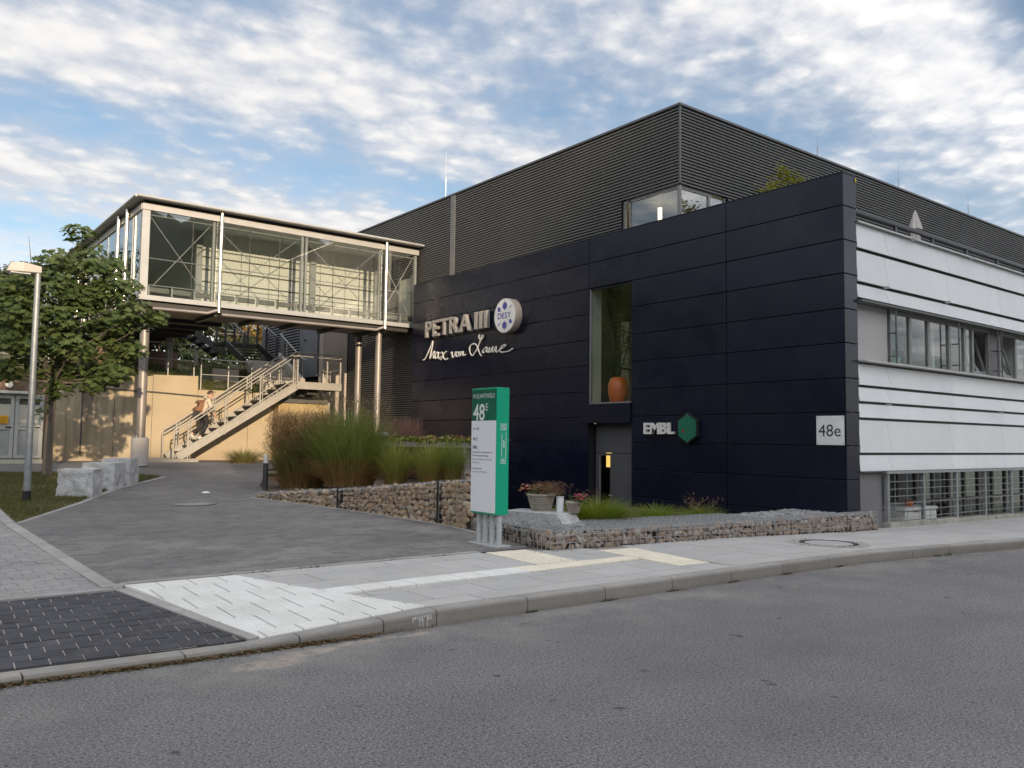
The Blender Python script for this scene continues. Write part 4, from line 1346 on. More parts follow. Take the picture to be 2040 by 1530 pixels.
part('canopy', folds(PX, PY, [(0.145, 5.75), (0.13, 6.1), (0.105, 6.4), (0.08, 6.75), (0.03, 7.1)]), CLOTH, pr, smooth=True)
part('top_flap', folds(PX, PY, [(0.135, 6.72), (0.105, 6.85), (0.065, 7.0), (0.035, 7.12), (0.012, 7.17)], amp=0.2, lobes=6), CLOTH, pr, smooth=True)
part('pole', MB().cyl(PX, PY, 5.3, 7.18, 0.02), ALU, pr)
tpl = thing('terrace_plant', (16.2, 10.9, 5.3), 'yellow-green bush growing on the terrace above the navy wall', 'plant')
YG = leaf_mat('yellow_leaves', (0.16, 0.19, 0.03), (0.30, 0.26, 0.05), 0.4)
mb, mb2 = MB(), MB()
for tx, ty, tz in ((16.35, 10.9, 7.72), (16.55, 10.95, 7.55), (16.75, 10.9, 7.68), (16.1, 10.85, 7.75), (16.05, 10.95, 7.5), (15.75, 10.9, 7.35), (15.6, 10.9, 7.2), (16.4, 11.0, 7.35), (15.95, 10.9, 7.22)):
    tx, ty = tx + random.uniform(-.06, .06), ty + random.uniform(-.06, .06)
    mb2.tube([(16.4, 10.9, 5.4), (16.5 + (tx - 16.5) * 0.4, 10.9, 6.3), (tx, ty, tz)], [0.02, 0.012, 0.005], 6)
    for i in range(85):
        c = Vector((tx, ty, tz)) + Vector((random.gauss(0, 0.10), random.gauss(0, 0.10), random.gauss(-0.04, 0.09)))
        s_ = random.uniform(0.03, 0.06)
        q = Matrix.Rotation(random.uniform(0, 6.28), 3, 'Z') @ Matrix.Rotation(random.uniform(-1, 1), 3, 'X')
        mb.add([c + q @ Vector(p) for p in ((-s_, 0, 0), (0, -s_ * .5, 0), (s_, 0, 0), (0, s_ * .5, 0))], [(0, 1, 2, 3)])
part('leaves', mb, YG, tpl, fix=False)
part('stems', mb2, mat('bark_brown', (0.10, 0.075, 0.05), None, 8, 0.9), tpl, fix=False)
tp2 = tag(part('terracotta_pot', MB().lathe(14.62, 8.55, [(0.05, 5.75), (0.07, 5.95), (0.075, 5.97)], 16), mat('terracotta', (0.42, 0.16, 0.09), None, 6, 0.8)), 'small reddish pot on the terrace edge beside the navy wall', 'pot')
wp = thing('window_plant', (16.2, 8.45, 3.2), 'small plant in a glass pot behind the office window', 'plant')
part('pot', MB().lathe(16.25, 8.42, [(0.10, 3.22), (0.13, 3.34), (0.14, 3.35)], 16), mat('teal_glass', (0.2, 0.4, 0.38), None, 3, 0.3), wp)
mb = MB()
for i in range(14):
    an = random.uniform(0, 6.28)
    d_ = Vector((math.cos(an), math.sin(an), 0))
    c = Vector((16.25, 8.42, 3.34))
    mb.add([c - d_.cross(Vector((0, 0, 1))) * .02, c + d_.cross(Vector((0, 0, 1))) * .02, c + d_ * .17 + Vector((0, 0, random.uniform(.02, .2)))], [(0, 1, 2)])
part('leaves', mb, BAMBOO, wp, fix=False)

# ================================================================== RETAINING WALL, BANK, BRIDGE
def conc_extra(t, pos, col):
    x, y, z = t.sep(pos)
    st = t.noise(t.vmath('MULTIPLY', pos, (3.2, 1.0, 0.30)), 1.5, 5.0, 0.65)
    region = t.map(x, 5.0, 8.2, 1.0, 0.0, True)
    region = t.math('MULTIPLY', region, t.map(x, 4.8, 5.8, 0.35, 1.0))
    k = t.math('MULTIPLY', t.map(st, 0.44, 0.62), t.math('MULTIPLY', region, t.map(z, 1.0, 2.4, 0.25, 1.0)))
    col = t.mix(t.math('MULTIPLY', k, 0.85), col, (0.075, 0.068, 0.06))
    big = t.noise(pos, 0.7, 3.0, 0.5)
    col = t.mix(t.map(big, 0.45, 0.7, 0.0, 0.3), col, (0.42, 0.35, 0.24))
    foot = t.map(t.math('ADD', z, t.math('MULTIPLY', t.noise(pos, 2.5, 3.0), 0.5)), 0.95, 1.35, 0.45, 0.0)
    col = t.mix(foot, col, (0.30, 0.23, 0.16))
    ln = t.map(st, 0.28, 0.36, 0.45, 0.0)
    return t.mix(ln, col, (0.30, 0.26, 0.20))


CONC = mat('exposed_concrete', (0.43, 0.35, 0.24), (0.48, 0.40, 0.28), 1.2, 0.9, bump=0.2, bscale=30, extra=conc_extra)
rw = thing('retaining_wall', (9, 28.6, 0.8), 'tall stained concrete retaining wall behind the steel stairs', 'wall')
segs = [(4.62, 4.95, 3.42), (4.955, 6.28, 3.47), (6.29, 7.42, 3.54), (7.43, 8.86, 3.62), (8.87, 10.6, 3.19), (10.61, 11.5, 3.17)]
for xa, xb, zt_ in segs:
    vs = [(xa, 28.57, 0.55), (xb, 28.57, 0.55), (xb, 28.95, 0.55), (xa, 28.95, 0.55), (xa, 28.57, zt_ - 0.03), (xb, 28.57, zt_), (xb, 28.95, zt_), (xa, 28.95, zt_ - 0.03)]
    part('panel', MB().add(vs, [(3, 2, 1, 0), (4, 5, 6, 7), (0, 1, 5, 4), (1, 2, 6, 5), (2, 3, 7, 6), (3, 0, 4, 7)]), CONC, rw, loc=((xa + xb) / 2, 28.6, 2), bevel=0.008)
part('abutment', MB().box(11.51, 13.34, 28.10, 28.69, 0.55, 2.82), mat('ochre_concrete', (0.46, 0.36, 0.19), (0.34, 0.25, 0.13), 2.5, 0.9, bump=0.2, bscale=30, stretch=(4, 1, 0.4)), rw)
part('panel', MB().box(11.505, 13.345, 28.7, 28.96, 2.5, 3.38), CONC, rw, loc=(12.4, 28.7, 3))
part('abutment_cap', MB().box(11.45, 13.34, 28.0, 28.6, 2.825, 2.96), DARKALU, rw)
mb = MB().tube([(5.35, 28.52, 1.0), (5.35, 28.52, 3.02), (5.42, 28.52, 3.08), (7.5, 28.52, 3.02), (9.2, 28.52, 2.93)], 0.022, 8)
part('conduit', mb, DARKALU, rw)
mb = MB().tube([(5.62, 28.52, 2.95), (5.62, 28.52, 2.2), (5.5, 28.52, 2.1)], 0.012, 6)
part('cable', mb, DARKALU, rw)
mb = MB()
for x in (9.3, 9.9, 10.5, 10.9):
    mb.box(x, x + 0.012, 28.555, 28.57, 0.8, 3.15)
# smooth concrete stair tower between wall and hall
TOWC = mat('smooth_concrete', (0.40, 0.35, 0.30), (0.44, 0.39, 0.34), 0.9, 0.85, bump=0.1, bscale=30, extra=lambda t, pos, col: t.mix(t.map(t.noise(t.vmath('MULTIPLY', pos, (4, 1, 0.25)), 1.3, 4.0, 0.6), 0.55, 0.72, 0.0, 0.4), col, (0.22, 0.15, 0.10)))
tw = thing('stair_tower', (13.9, 30, 0.7), 'smooth concrete block with louvred steel wall between stairs and hall', 'building')
part('front_wall', MB().box(13.35, 14.33, 28.57, 28.9, 0.5, 6.6), TOWC, tw)
LOUV = mat('louvre_metal', (0.20, 0.205, 0.215), (0.24, 0.245, 0.25), 2, 0.5, metal=0.3)
part('back_panel', MB().box(13.42, 13.6, 28.91, 34.6, 3.2, 6.6), BLACKGAP, tw)
for ya, yb in ((30.65, 32.25), (32.55, 34.3)):
    z = 4.25
    while z < 6.55:
        vs = [(13.34, ya, z), (13.34, yb, z), (13.41, yb, z + 0.075), (13.41, ya, z + 0.075), (13.34, ya, z + 0.018), (13.34, yb, z + 0.018), (13.41, yb, z + 0.093), (13.41, ya, z + 0.093)]
        part('slat', MB().add(vs, [(0, 1, 2, 3), (7, 6, 5, 4), (0, 4, 5, 1), (1, 5, 6, 2), (2, 6, 7, 3), (3, 7, 4, 0)]), LOUV, tw, loc=(13.37, (ya + yb) / 2, z))
        z += 0.112
for ya, yb in ((32.252, 32.548), (34.302, 34.6), (30.45, 30.648)):
    part('louvre_post', MB().box(13.33, 13.43, ya, yb, 3.2, 6.6), LOUV, tw)
dr_ = part('door', MB().box(13.345, 13.42, 29.1, 30.44, 3.9, 6.5), mat('door_blue_grey', (0.20, 0.21, 0.235), None, 2, 0.5), tw, bevel=0.006)
part('handle', MB().tube([(13.34, 30.2, 5.35), (13.30, 30.2, 5.35), (13.30, 30.05, 5.35)], 0.02, 8), BLACKGAP, dr_)

# grass bank behind the wall
def bank_z(x, y):
    base = 3.15 + 0.35 * (1 / (1 + math.exp((x - 8.9) * 8)))
    t = min(1, max(0, (y - 28.95) / 8.0))
    return base + 1.75 * t ** 0.8 + 0.18 * noise.noise(Vector((x * 0.6, y * 0.6, 1))) * min(1, t * 4)


mb = MB()
nx, ny = 46, 22
vs, fs = [], []
for j in range(ny):
    y = 28.93 + (j / (ny - 1)) ** 1.5 * 45
    for i in range(nx):
        x = -22 + i * (35.3 / (nx - 1))
        vs.append((x, y, bank_z(x, y)))
vs = [(x, 28.935, 0.4) for x, y, z in vs[:nx]] + vs
ny += 1
for j in range(ny - 1):
    for i in range(nx - 1):
        a0 = j * nx + i
        fs.append((a0, a0 + 1, a0 + nx + 1, a0 + nx))
bank = tag(part('hill', mb.add(vs, fs), mat('bank_grass', (0.045, 0.065, 0.018), (0.13, 0.10, 0.05), 1.1, 0.95, bump=0.6, bscale=14), fix=False, smooth=True), kind='structure')
pts = []
for i in range(14000):
    x, y = random.uniform(4.5, 13.2), 28.98 + random.random() ** 1.6 * 6.5
    if noise.noise(Vector((x * 1.1, y * 1.1, 4))) > -0.25:
        pts.append((x, y, bank_z(x, y)))
blades('bank_grass', pts, 0.05, 0.16, 0.022, leaf_mat('bank_blades', (0.04, 0.075, 0.015), (0.12, 0.11, 0.035), 0.3, 1.0))
bw_ = thing('garden_wall', (7.8, 31.0, 3.6), 'low brown concrete wall on the bank behind the wall railing', 'wall')
part('panel', MB().box(6.2, 7.9, 31.0, 31.25, 3.2, 4.62), mat('brown_concrete', (0.24, 0.16, 0.11), (0.18, 0.12, 0.085), 1.2, 0.9, bump=0.2), bw_)
part('panel', MB().box(7.91, 8.86, 31.0, 31.25, 3.2, 4.60), MATS['brown_concrete'], bw_)
bw2 = thing('garden_wall', (11.0, 30.9, 3.4), 'pale concrete cheek wall beside the upper concrete steps', 'wall')
part('panel', MB().box(10.0, 10.95, 30.6, 30.85, 3.0, 4.08), MATS['smooth_concrete'], bw2)

# railings on the wall
RAILG = mat('railing_grey', (0.40, 0.39, 0.36), (0.46, 0.45, 0.42), 6, 0.5, metal=0.4)


def wall_rail(label, x0, x1, z0, z1, xs_, y=28.75):
    t_ = thing('wall_railing', ((x0 + x1) / 2, y, z0), label, 'railing', 'railings on the retaining wall')
    part('top_rail', MB().tube([(x0, y, z1), (x1, y, z1)], 0.022, 8), RAILG, t_)
    part('middle_rail', MB().tube([(x0, y, (z0 + z1) / 2), (x1, y, (z0 + z1) / 2)], 0.015, 8), RAILG, t_)
    for x in xs_:
        part('post', MB().tube([(x, y, z0), (x, y, z1)], 0.022, 8), RAILG, t_)


wall_rail('pale tube railing on the higher left part of the wall', 6.4, 8.78, 3.60, 4.68, (6.42, 7.92, 8.76))
wall_rail('pale tube railing on the lower part of the wall beside the stairs', 8.98, 11.45, 3.18, 4.22, (9.0, 9.93, 10.75, 11.43))
wall_rail('short pale railing on the bank behind the maple', 3.0, 4.5, 3.45, 4.6, (3.02, 3.9, 4.48), y=29.2)

# ------------------------------------------------------------------ glass footbridge
STEEL = mat('painted_steel', (0.36, 0.365, 0.36), (0.40, 0.40, 0.395), 3, 0.45, metal=0.25)
COLUMN = mat('column_steel', (0.25, 0.225, 0.21), (0.30, 0.27, 0.25), 2, 0.45, metal=0.35)
POLISH = mat('polished_steel', (0.80, 0.76, 0.66), (0.85, 0.81, 0.72), 2, 0.24, metal=0.85)
ROOFM = mat('roof_metal', (0.40, 0.40, 0.39), (0.46, 0.455, 0.445), 2, 0.5, metal=0.4)
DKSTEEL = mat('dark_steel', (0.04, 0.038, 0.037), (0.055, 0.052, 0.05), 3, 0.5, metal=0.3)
CREAMP = mat('cream_cladding', (0.74, 0.73, 0.66), (0.78, 0.77, 0.70), 0.7, 0.6)
CEIL = mat('ceiling_grey', (0.58, 0.60, 0.62), (0.62, 0.64, 0.65), 1, 0.8)
br = thing('glass_footbridge', (10, 25, 5.05), 'glazed steel footbridge leading from the hall to the left on round columns', 'bridge')
YA, YB2 = 23.5, 25.35       # long part runs along x
XL, XR = 5.65, 8.65        # the other part runs back along y
YEND = 46.0
# floor
part('floor', MB().box(XL + 0.05, 14.30, YA + 0.05, YB2, 5.27, 5.35).box(XL + 0.05, XR, YB2 + 0.001, YEND, 5.27, 5.35), mat('bridge_floor', (0.22, 0.22, 0.21)), br)
part('floor_edge', MB().box(XL, 14.30, YA, YA + 0.049, 5.24, 5.37).box(XL, XL + 0.049, YA + 0.05, YEND, 5.24, 5.37), STEEL, br)
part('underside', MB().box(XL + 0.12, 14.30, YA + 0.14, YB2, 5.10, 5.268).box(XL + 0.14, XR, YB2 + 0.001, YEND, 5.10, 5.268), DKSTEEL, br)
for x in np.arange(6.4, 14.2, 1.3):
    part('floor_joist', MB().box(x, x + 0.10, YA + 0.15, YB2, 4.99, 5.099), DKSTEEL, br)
for y in np.arange(25.8, YEND, 1.3):
    part('floor_joist', MB().box(XL + 0.16, XR, y, y + 0.10, 4.99, 5.099), DKSTEEL, br)
part('bottom_rail', MB().tube([(6.0, YA - 0.04, 5.02), (7.45, YA - 0.04, 5.03), (7.72, YA - 0.08, 5.14)], 0.045, 10).tube([(7.85, YA - 0.04, 5.03), (12.75, YA - 0.04, 5.05), (13.02, YA - 0.08, 5.16)], 0.045, 10), COLUMN, br, smooth=True)
# roof
part('roof', MB().box(XL - 0.18, 14.34, YA - 0.22, YB2 + 0.2, 7.945, 8.02).box(XL - 0.18, XR + 0.2, YB2 + 0.201, YEND, 7.945, 8.02), ROOFM, br, bevel=0.012)
part('gutter', MB().tube([(XL - 0.2, YA - 0.25, 7.97), (14.34, YA - 0.25, 7.97)], 0.042, 10).tube([(XL - 0.21, YA - 0.2, 7.97), (XL - 0.21, YEND, 7.97)], 0.042, 10), ROOFM, br, smooth=True)
part('fascia', MB().box(XL, 14.30, YA - 0.02, YA + 0.05, 7.68, 7.84).box(XL - 0.02, XL + 0.05, YA + 0.051, YEND, 7.68, 7.84), mat('fascia_steel', (0.42, 0.405, 0.39), (0.46, 0.445, 0.43), 3, 0.45, metal=0.3), br)
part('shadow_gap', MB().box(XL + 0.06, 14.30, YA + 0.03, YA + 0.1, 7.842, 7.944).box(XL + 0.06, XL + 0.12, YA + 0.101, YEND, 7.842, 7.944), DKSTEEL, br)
part('ceiling', MB().box(XL + 0.06, 14.30, YA + 0.11, YB2, 7.76, 7.80).box(XL + 0.13, XR, YB2 + 0.001, YEND, 7.76, 7.80), CEIL, br)
# posts, panes, bracing of the long side
posts = [5.72, 7.60, 10.25, 12.92, 14.24]
pmb = [(5.66, 5.86, YA + 0.01, YA + 0.17), (7.56, 7.64, YA + 0.06, YA + 0.16), (10.20, 10.27, YA + 0.04, YA + 0.14), (10.33, 10.40, YA + 0.04, YA + 0.14), (12.86, 12.96, YA + 0.06, YA + 0.16), (14.18, 14.26, YA + 0.06, YA + 0.16)]
for (xa, xb, ya, yb) in pmb:
    part('post', MB().box(xa, xb, ya, yb, 5.37, 7.68), STEEL, br)
cutsx = [5.87, 7.00, 7.62, 8.62, 9.52, 10.30, 11.25, 12.15, 12.91, 13.6, 14.24]
for xa, xb in zip(cutsx, cutsx[1:]):
    part('pane', MB().box(xa + 0.006, xb - 0.006, YA + 0.018, YA + 0.030, 5.38, 7.67), GLASS_B, br)
jm = MB()
for x in cutsx[1:-1]:
    jm.box(x - 0.006, x + 0.006, YA + 0.012, YA + 0.034, 5.38, 7.67)
part('glass_joints', jm, DKSTEEL, br)
for xa, xb in ((5.87, 7.56), (7.64, 10.20), (10.40, 12.86), (12.96, 14.18)):
    for p, q in (((xa, 5.45), (xb, 7.60)), ((xa, 7.60), (xb, 5.45))):
        part('brace_rod', MB().tube([(p[0], YA + 0.20, p[1]), (q[0], YA + 0.20, q[1])], 0.011, 6), STEEL, br)
part('glazing_rail', MB().tube([(5.86, YA + 0.10, 7.57), (14.2, YA + 0.10, 7.57)], 0.018, 8).tube([(5.86, YA + 0.10, 5.66), (14.2, YA + 0.10, 5.66)], 0.014, 8), STEEL, br)
part('front_handrail', MB().tube([(5.86, YA + 0.24, 6.42), (14.2, YA + 0.24, 6.42)], 0.013, 8), STEEL, br)
x = 5.95
BUMP = mat('bumper_grey', (0.20, 0.20, 0.185), None, 3, 0.7)
while x < 14.0:
    part('bumper', MB().box(x, x + 0.52, YA + 0.14, YA + 0.19, 5.47, 5.62), BUMP, br, bevel=0.05)
    x += 0.60
mb = MB()
for x in np.arange(5.9, 14.1, 0.60):
    mb.box(x + 0.01, x + 0.05, YA + 0.13, YA + 0.17, 5.40, 5.68)
part('bumper_brackets', mb, STEEL, br)
# back wall: cream ribbed cladding, a post and three rails
def ribbed(x0, x1, y, z0, z1, name):
    vs, fs = [], []
    n = int((x1 - x0) / 0.1)
    k = 0
    prof = []
    for i in range(n):
        xx = x0 + (x1 - x0) * i / n
        w_ = (x1 - x0) / n
        prof += [(xx, 0), (xx + w_ * 0.75, 0), (xx + w_ * 0.82, 0.012), (xx + w_ * 0.93, 0.012)]
    prof.append((x1, 0))
    for px1, dd in prof:
        vs += [(px1, y + dd, z0), (px1, y + dd, z1)]
    for i in range(len(prof) - 1):
        fs.append((2 * i, 2 * i + 2, 2 * i + 3, 2 * i + 1))
    return part(name, MB().add(vs, fs), CREAMP, br, kind='stuff', fix=False)


ribbed(XR - 0.9, 11.25, YB2 - 0.06, 5.35, 7.76, 'back_cladding')
ribbed(11.45, 13.72, YB2 - 0.06, 5.35, 7.76, 'back_cladding')
part('back_post', MB().box(11.25, 11.45, YB2 - 0.16, YB2, 5.35, 7.76).box(13.60, 13.78, YB2 - 0.17, YB2 - 0.07, 5.35, 7.76).box(7.62, 7.80, YB2 - 0.16, YB2, 5.35, 7.76), STEEL, br)
for z in (6.25, 6.62, 7.0):
    part('handrail', MB().tube([(7.8, YB2 - 0.10, z), (13.7, YB2 - 0.10, z)], 0.014, 8), mat('rail_mid', (0.2, 0.2, 0.19), None, 3, 0.5), br)
# the hall entrance seen at the end
part('entrance_wall', MB().box(14.315, 14.335, YA + 0.5, YA + 1.2, 5.36, 7.0), CREAMP, br)
part('entrance_frame', MB().box(14.30, 14.34, YA + 1.201, YA + 1.3, 5.36, 7.1).box(14.30, 14.34, YA + 0.4, YA + 0.499, 5.36, 7.1), STEEL, br)
# downpipes of polished steel
for (x, y, z0, z1) in ((7.75, YA - 0.09, 5.08, 7.95), (13.05, YA - 0.09, 5.10, 7.95), (XL - 0.09, 24.75, 5.2, 7.95), (XL - 0.09, 25.75, 5.2, 7.95), (XL - 0.09, 31.2, 5.2, 7.95)):
    part('downpipe', MB().cyl(x, y, z0, z1, 0.05, n=16), POLISH, br, smooth=True)
# side running back
ys = [YA + 0.18, 24.5, 25.5, 26.5, 27.5, 28.6, 29.8, 31.0, 32.2, 33.4, 34.6, 35.8, 37.0, 38.2, 39.4, 40.6, 41.8, 43.0, 44.2, 45.4]
for ya, yb in zip(ys, ys[1:]):
    part('pane', MB().box(XL + 0.018, XL + 0.030, ya + 0.03, yb - 0.03, 5.38, 7.67), GLASS_B, br)
    part('post', MB().box(XL + 0.01, XL + 0.07, yb - 0.028, yb + 0.028, 5.37, 7.68), STEEL, br)
part('side_rail', MB().tube([(XL + 0.12, YA + 0.2, 6.42), (XL + 0.12, YEND, 6.42)], 0.022, 8).tube([(XL + 0.12, YA + 0.2, 5.95), (XL + 0.12, YEND, 5.95)], 0.016, 8), STEEL, br)
part('inner_cladding', MB().box(XR - 0.05, XR, YB2 + 0.01, YEND, 5.35, 7.76), CREAMP, br)
# columns
def column(x, y, z0, z1, r, label, ped=None):
    t_ = thing('bridge_column', (x, y, z0), label, 'column', 'round columns under the footbridge')
    if ped:
        part('pedestal', MB().cyl(x, y, z0, ped, 0.225, n=28), mat('pedestal_concrete', (0.52, 0.47, 0.43), (0.58, 0.53, 0.49), 3, 0.9, bump=0.2), t_, smooth=True, bevel=0.012)
        part('base_plate', MB().box(x - 0.16, x + 0.16, y - 0.16, y + 0.16, ped, ped + 0.02), GALV, t_)
        mb = MB()
        for a_, b_ in ((-1, -1), (1, -1), (-1, 1), (1, 1)):
            mb.cyl(x + a_ * 0.13, y + b_ * 0.13, ped + 0.02, ped + 0.07, 0.014, n=6)
        part('bolts', mb, GALV, t_)
    part('shaft', MB().cyl(x, y, (ped + 0.02) if ped else z0, z1, r, n=24), COLUMN, t_, smooth=True)
    part('head', MB().box(x - 0.16, x + 0.16, y - 0.16, y + 0.16, z1, z1 + 0.05), DKSTEEL, t_)


column(5.96, 24.0, 0.78, 5.05, 0.122, 'round column on a pale concrete pedestal at the bridge corner', ped=1.53)
column(13.12, 23.95, 0.70, 5.05, 0.105, 'front round column beside the navy wall')
column(13.03, 25.15, 0.70, 5.05, 0.105, 'round column just behind the one beside the navy wall')
column(8.32, 30.2, 3.4, 5.05, 0.125, 'short round column standing on the bank behind the wall railing')
column(10.3, 33.6, 4.4, 5.05, 0.08, 'thin short column in the shade under the bridge')
# link corridor further left
lk = thing('link_corridor', (3, 41, 5.5), 'low glazed corridor with sloping roof far left behind the maple', 'building')
part('floor_beam', MB().box(-6, 5.6, 40.0, 40.3, 6.55, 6.95), mat('beam_cream', (0.45, 0.42, 0.36), None, 2, 0.7), lk)
part('roof', MB().add([(x, y, z) for y in (39.8, 43.0) for x, z in ((-6, 7.3), (4.0, 7.42), (5.6, 8.75), (5.6, 8.9), (3.95, 7.56), (-6, 7.44))], [(0, 1, 4, 5), (1, 2, 3, 4), (11, 10, 7, 6), (10, 9, 8, 7)] + [(i, 6 + i, 6 + (i + 1) % 6, (i + 1) % 6) for i in range(6)]), ROOFM, lk)
for x in np.arange(-5.5, 5.5, 1.1):
    part('post', MB().box(x, x + 0.07, 40.0, 40.1, 6.95, 7.35 if x < 4 else 8.2), STEEL, lk)
part('pane', MB().box(-6, 5.6, 40.05, 40.06, 6.96, 7.3), GLASS_B, lk)
part('back_wall', MB().box(-6, 5.6, 42.8, 42.9, 6.5, 7.3), GREYW, lk)
for x in (4.55, 0.8):
    part('pillar', MB().box(x, x + 0.32, 39.7, 39.99, 3.8, 7.3), MATS['beam_cream'], lk)

# ------------------------------------------------------------------ outdoor steel stairs
STAIRM = mat('stair_steel', (0.36, 0.34, 0.31), (0.42, 0.40, 0.36), 4, 0.5, metal=0.4)
TREADM = mat('stair_grating', (0.20, 0.19, 0.185), (0.24, 0.23, 0.225), 8, 0.6, metal=0.3)
stt = thing('steel_stairs', (8.0, 27.5, 0.9), 'straight galvanised steel staircase with handrails climbing to a landing', 'stairs')
SY0, SY1 = 26.95, 28.15
sx0, sz0, run, rise, N = 8.02, 0.92, 0.276, 0.193, 13
part('foundation', MB().box(6.75, 8.35, 26.6, 28.35, 0.70, 0.90), mat('foundation_concrete', (0.36, 0.33, 0.29), None, 3, 0.9, bump=0.2), stt, bevel=0.01)
for i in range(N):
    x = sx0 + i * run
    z = sz0 + (i + 1) * rise
    mb = MB().box(x, x + 0.29, SY0 + 0.03, SY1 - 0.03, z - 0.035, z)
    part('tread', mb, TREADM, stt, loc=(x, 27.5, z))
    part('nosing', MB().box(x - 0.012, x - 0.001, SY0 + 0.03, SY1 - 0.03, z - 0.05, z + 0.002), DKSTEEL, stt, loc=(x, 27.5, z))
ex, ez = sx0 + N * run, sz0 + N * rise
for y in (SY0, SY1):
    part('stringer', MB().bar((sx0 - 0.22, y, sz0 + 0.02), (ex + 0.05, y, ez - 0.06), 0.05, 0.26), STAIRM, stt)
    part('flange', MB().bar((sx0 - 0.2, y - 0.0, sz0 + 0.17), (ex + 0.05, y, ez + 0.09), 0.10, 0.02), STAIRM, stt)
LX1, LZ = 13.30, 3.50
part('landing', MB().box(ex + 0.051, LX1, SY0 - 0.02, 28.45, LZ - 0.05, LZ), TREADM, stt)
part('landing_frame', MB().box(ex + 0.03, LX1 + 0.02, SY0 - 0.06, SY0 - 0.021, LZ - 0.24, LZ + 0.01).box(LX1 + 0.001, LX1 + 0.04, SY0 - 0.02, 28.45, LZ - 0.24, LZ + 0.01).box(ex + 0.06, LX1, SY0, 28.4, LZ - 0.2, LZ - 0.051), STAIRM, stt)
part('bearing', MB().box(12.2, 12.6, 27.3, 28.3, LZ - 0.40, LZ - 0.205).box(12.05, 12.8, 27.6, 28.3, LZ - 0.46, LZ - 0.401), DKSTEEL, stt)
slope = rise / run
def zr(x, h): return sz0 + (x - sx0) * slope + h
for y, xs0 in ((SY0 - 0.02, 8.05), (SY1 + 0.02, 8.05)):
    for h, r_ in ((1.08, 0.026), (0.96, 0.020)):
        pth = [(xs0 - 0.42, y, zr(xs0, h) - 0.08 - (0.95 if h > 1 else 0.1))] if False else []
        pth += [(xs0 - 0.35, y, zr(xs0, h) - 0.22), (xs0, y, zr(xs0, h)), (ex, y, zr(ex, h))]
        if y < 27.2:
            pth += [(LX1 - 0.05, y, LZ + (1.0 if h > 1 else 0.86))]
        part('handrail', MB().tube(pth, r_, 8), STAIRM, stt, smooth=True)
    for k in range(4):
        xx = 8.10 + k * 1.14
        part('post', MB().bar((xx, y, zr(xx, -0.1)), (xx, y, zr(xx, 1.07)), 0.03, 0.045, up=(1, 0, 0)).bar((xx + 0.075, y, zr(xx, -0.05)), (xx + 0.075, y, zr(xx + 0.07, 1.07)), 0.03, 0.02, up=(1, 0, 0)), STAIRM, stt)
    part('newel', MB().tube([(xs0 - 0.35, y, zr(xs0, 1.08) - 0.22), (xs0 - 0.37, y, zr(xs0, 1.0) - 0.25), (xs0 - 0.37, y, 0.9)], 0.024, 8), STAIRM, stt)
    part('lower_rail', MB().tube([(xs0 + 0.1, y, zr(xs0 + 0.1, 0.20)), (ex, y, zr(ex, 0.20))], 0.018, 8), STAIRM, stt)
for x in (ex + 0.05, LX1 - 0.55, LX1 - 0.05):
    part('post', MB().bar((x, SY0 - 0.04, LZ - 0.2), (x, SY0 - 0.04, LZ + 1.0), 0.03, 0.05, up=(1, 0, 0)), STAIRM, stt)
part('landing_rail', MB().tube([(LX1, SY0 - 0.04, LZ + 1.0), (LX1, 28.4, LZ + 1.0)], 0.024, 8).tube([(LX1, SY0 - 0.04, LZ + 0.5), (LX1, 28.4, LZ + 0.5)], 0.016, 8).tube([(LX1, 28.4, LZ), (LX1, 28.4, LZ + 1.0)], 0.02, 8), STAIRM, stt)
# concrete steps going on up the bank
cs = thing('concrete_steps', (11.9, 29.5, 3.4), 'pale concrete steps leading up the bank from the steel landing', 'stairs')
CST = mat('step_concrete', (0.42, 0.38, 0.33), (0.36, 0.32, 0.27), 3, 0.9, bump=0.2)
for i in range(7):
    part('step', MB().box(11.35, 12.65, 28.97 + i * 0.30, 28.97 + i * 0.30 + 0.345, 3.2 + i * 0.16, 3.50 + i * 0.165), CST, cs, loc=(12, 28.97 + i * 0.3, 3.4), bevel=0.012)
part('cheek', MB().add([(12.66, 28.97, 3.1), (12.85, 28.97, 3.1), (12.85, 31.3, 3.1), (12.66, 31.3, 3.1), (12.66, 28.97, 3.75), (12.85, 28.97, 3.75), (12.85, 31.3, 4.9), (12.66, 31.3, 4.9)], [(3, 2, 1, 0), (4, 5, 6, 7), (0, 1, 5, 4), (1, 2, 6, 5), (2, 3, 7, 6), (3, 0, 4, 7)]), CST, cs)
part('handrail', MB().tube([(12.75, 28.6, 4.45), (12.75, 29.0, 4.5), (12.75, 31.2, 5.65)], 0.022, 8).tube([(12.75, 29.0, 3.7), (12.75, 29.0, 4.5)], 0.018, 8).tube([(12.75, 30.5, 4.4), (12.75, 30.5, 5.27)], 0.018, 8), RAILG, cs)
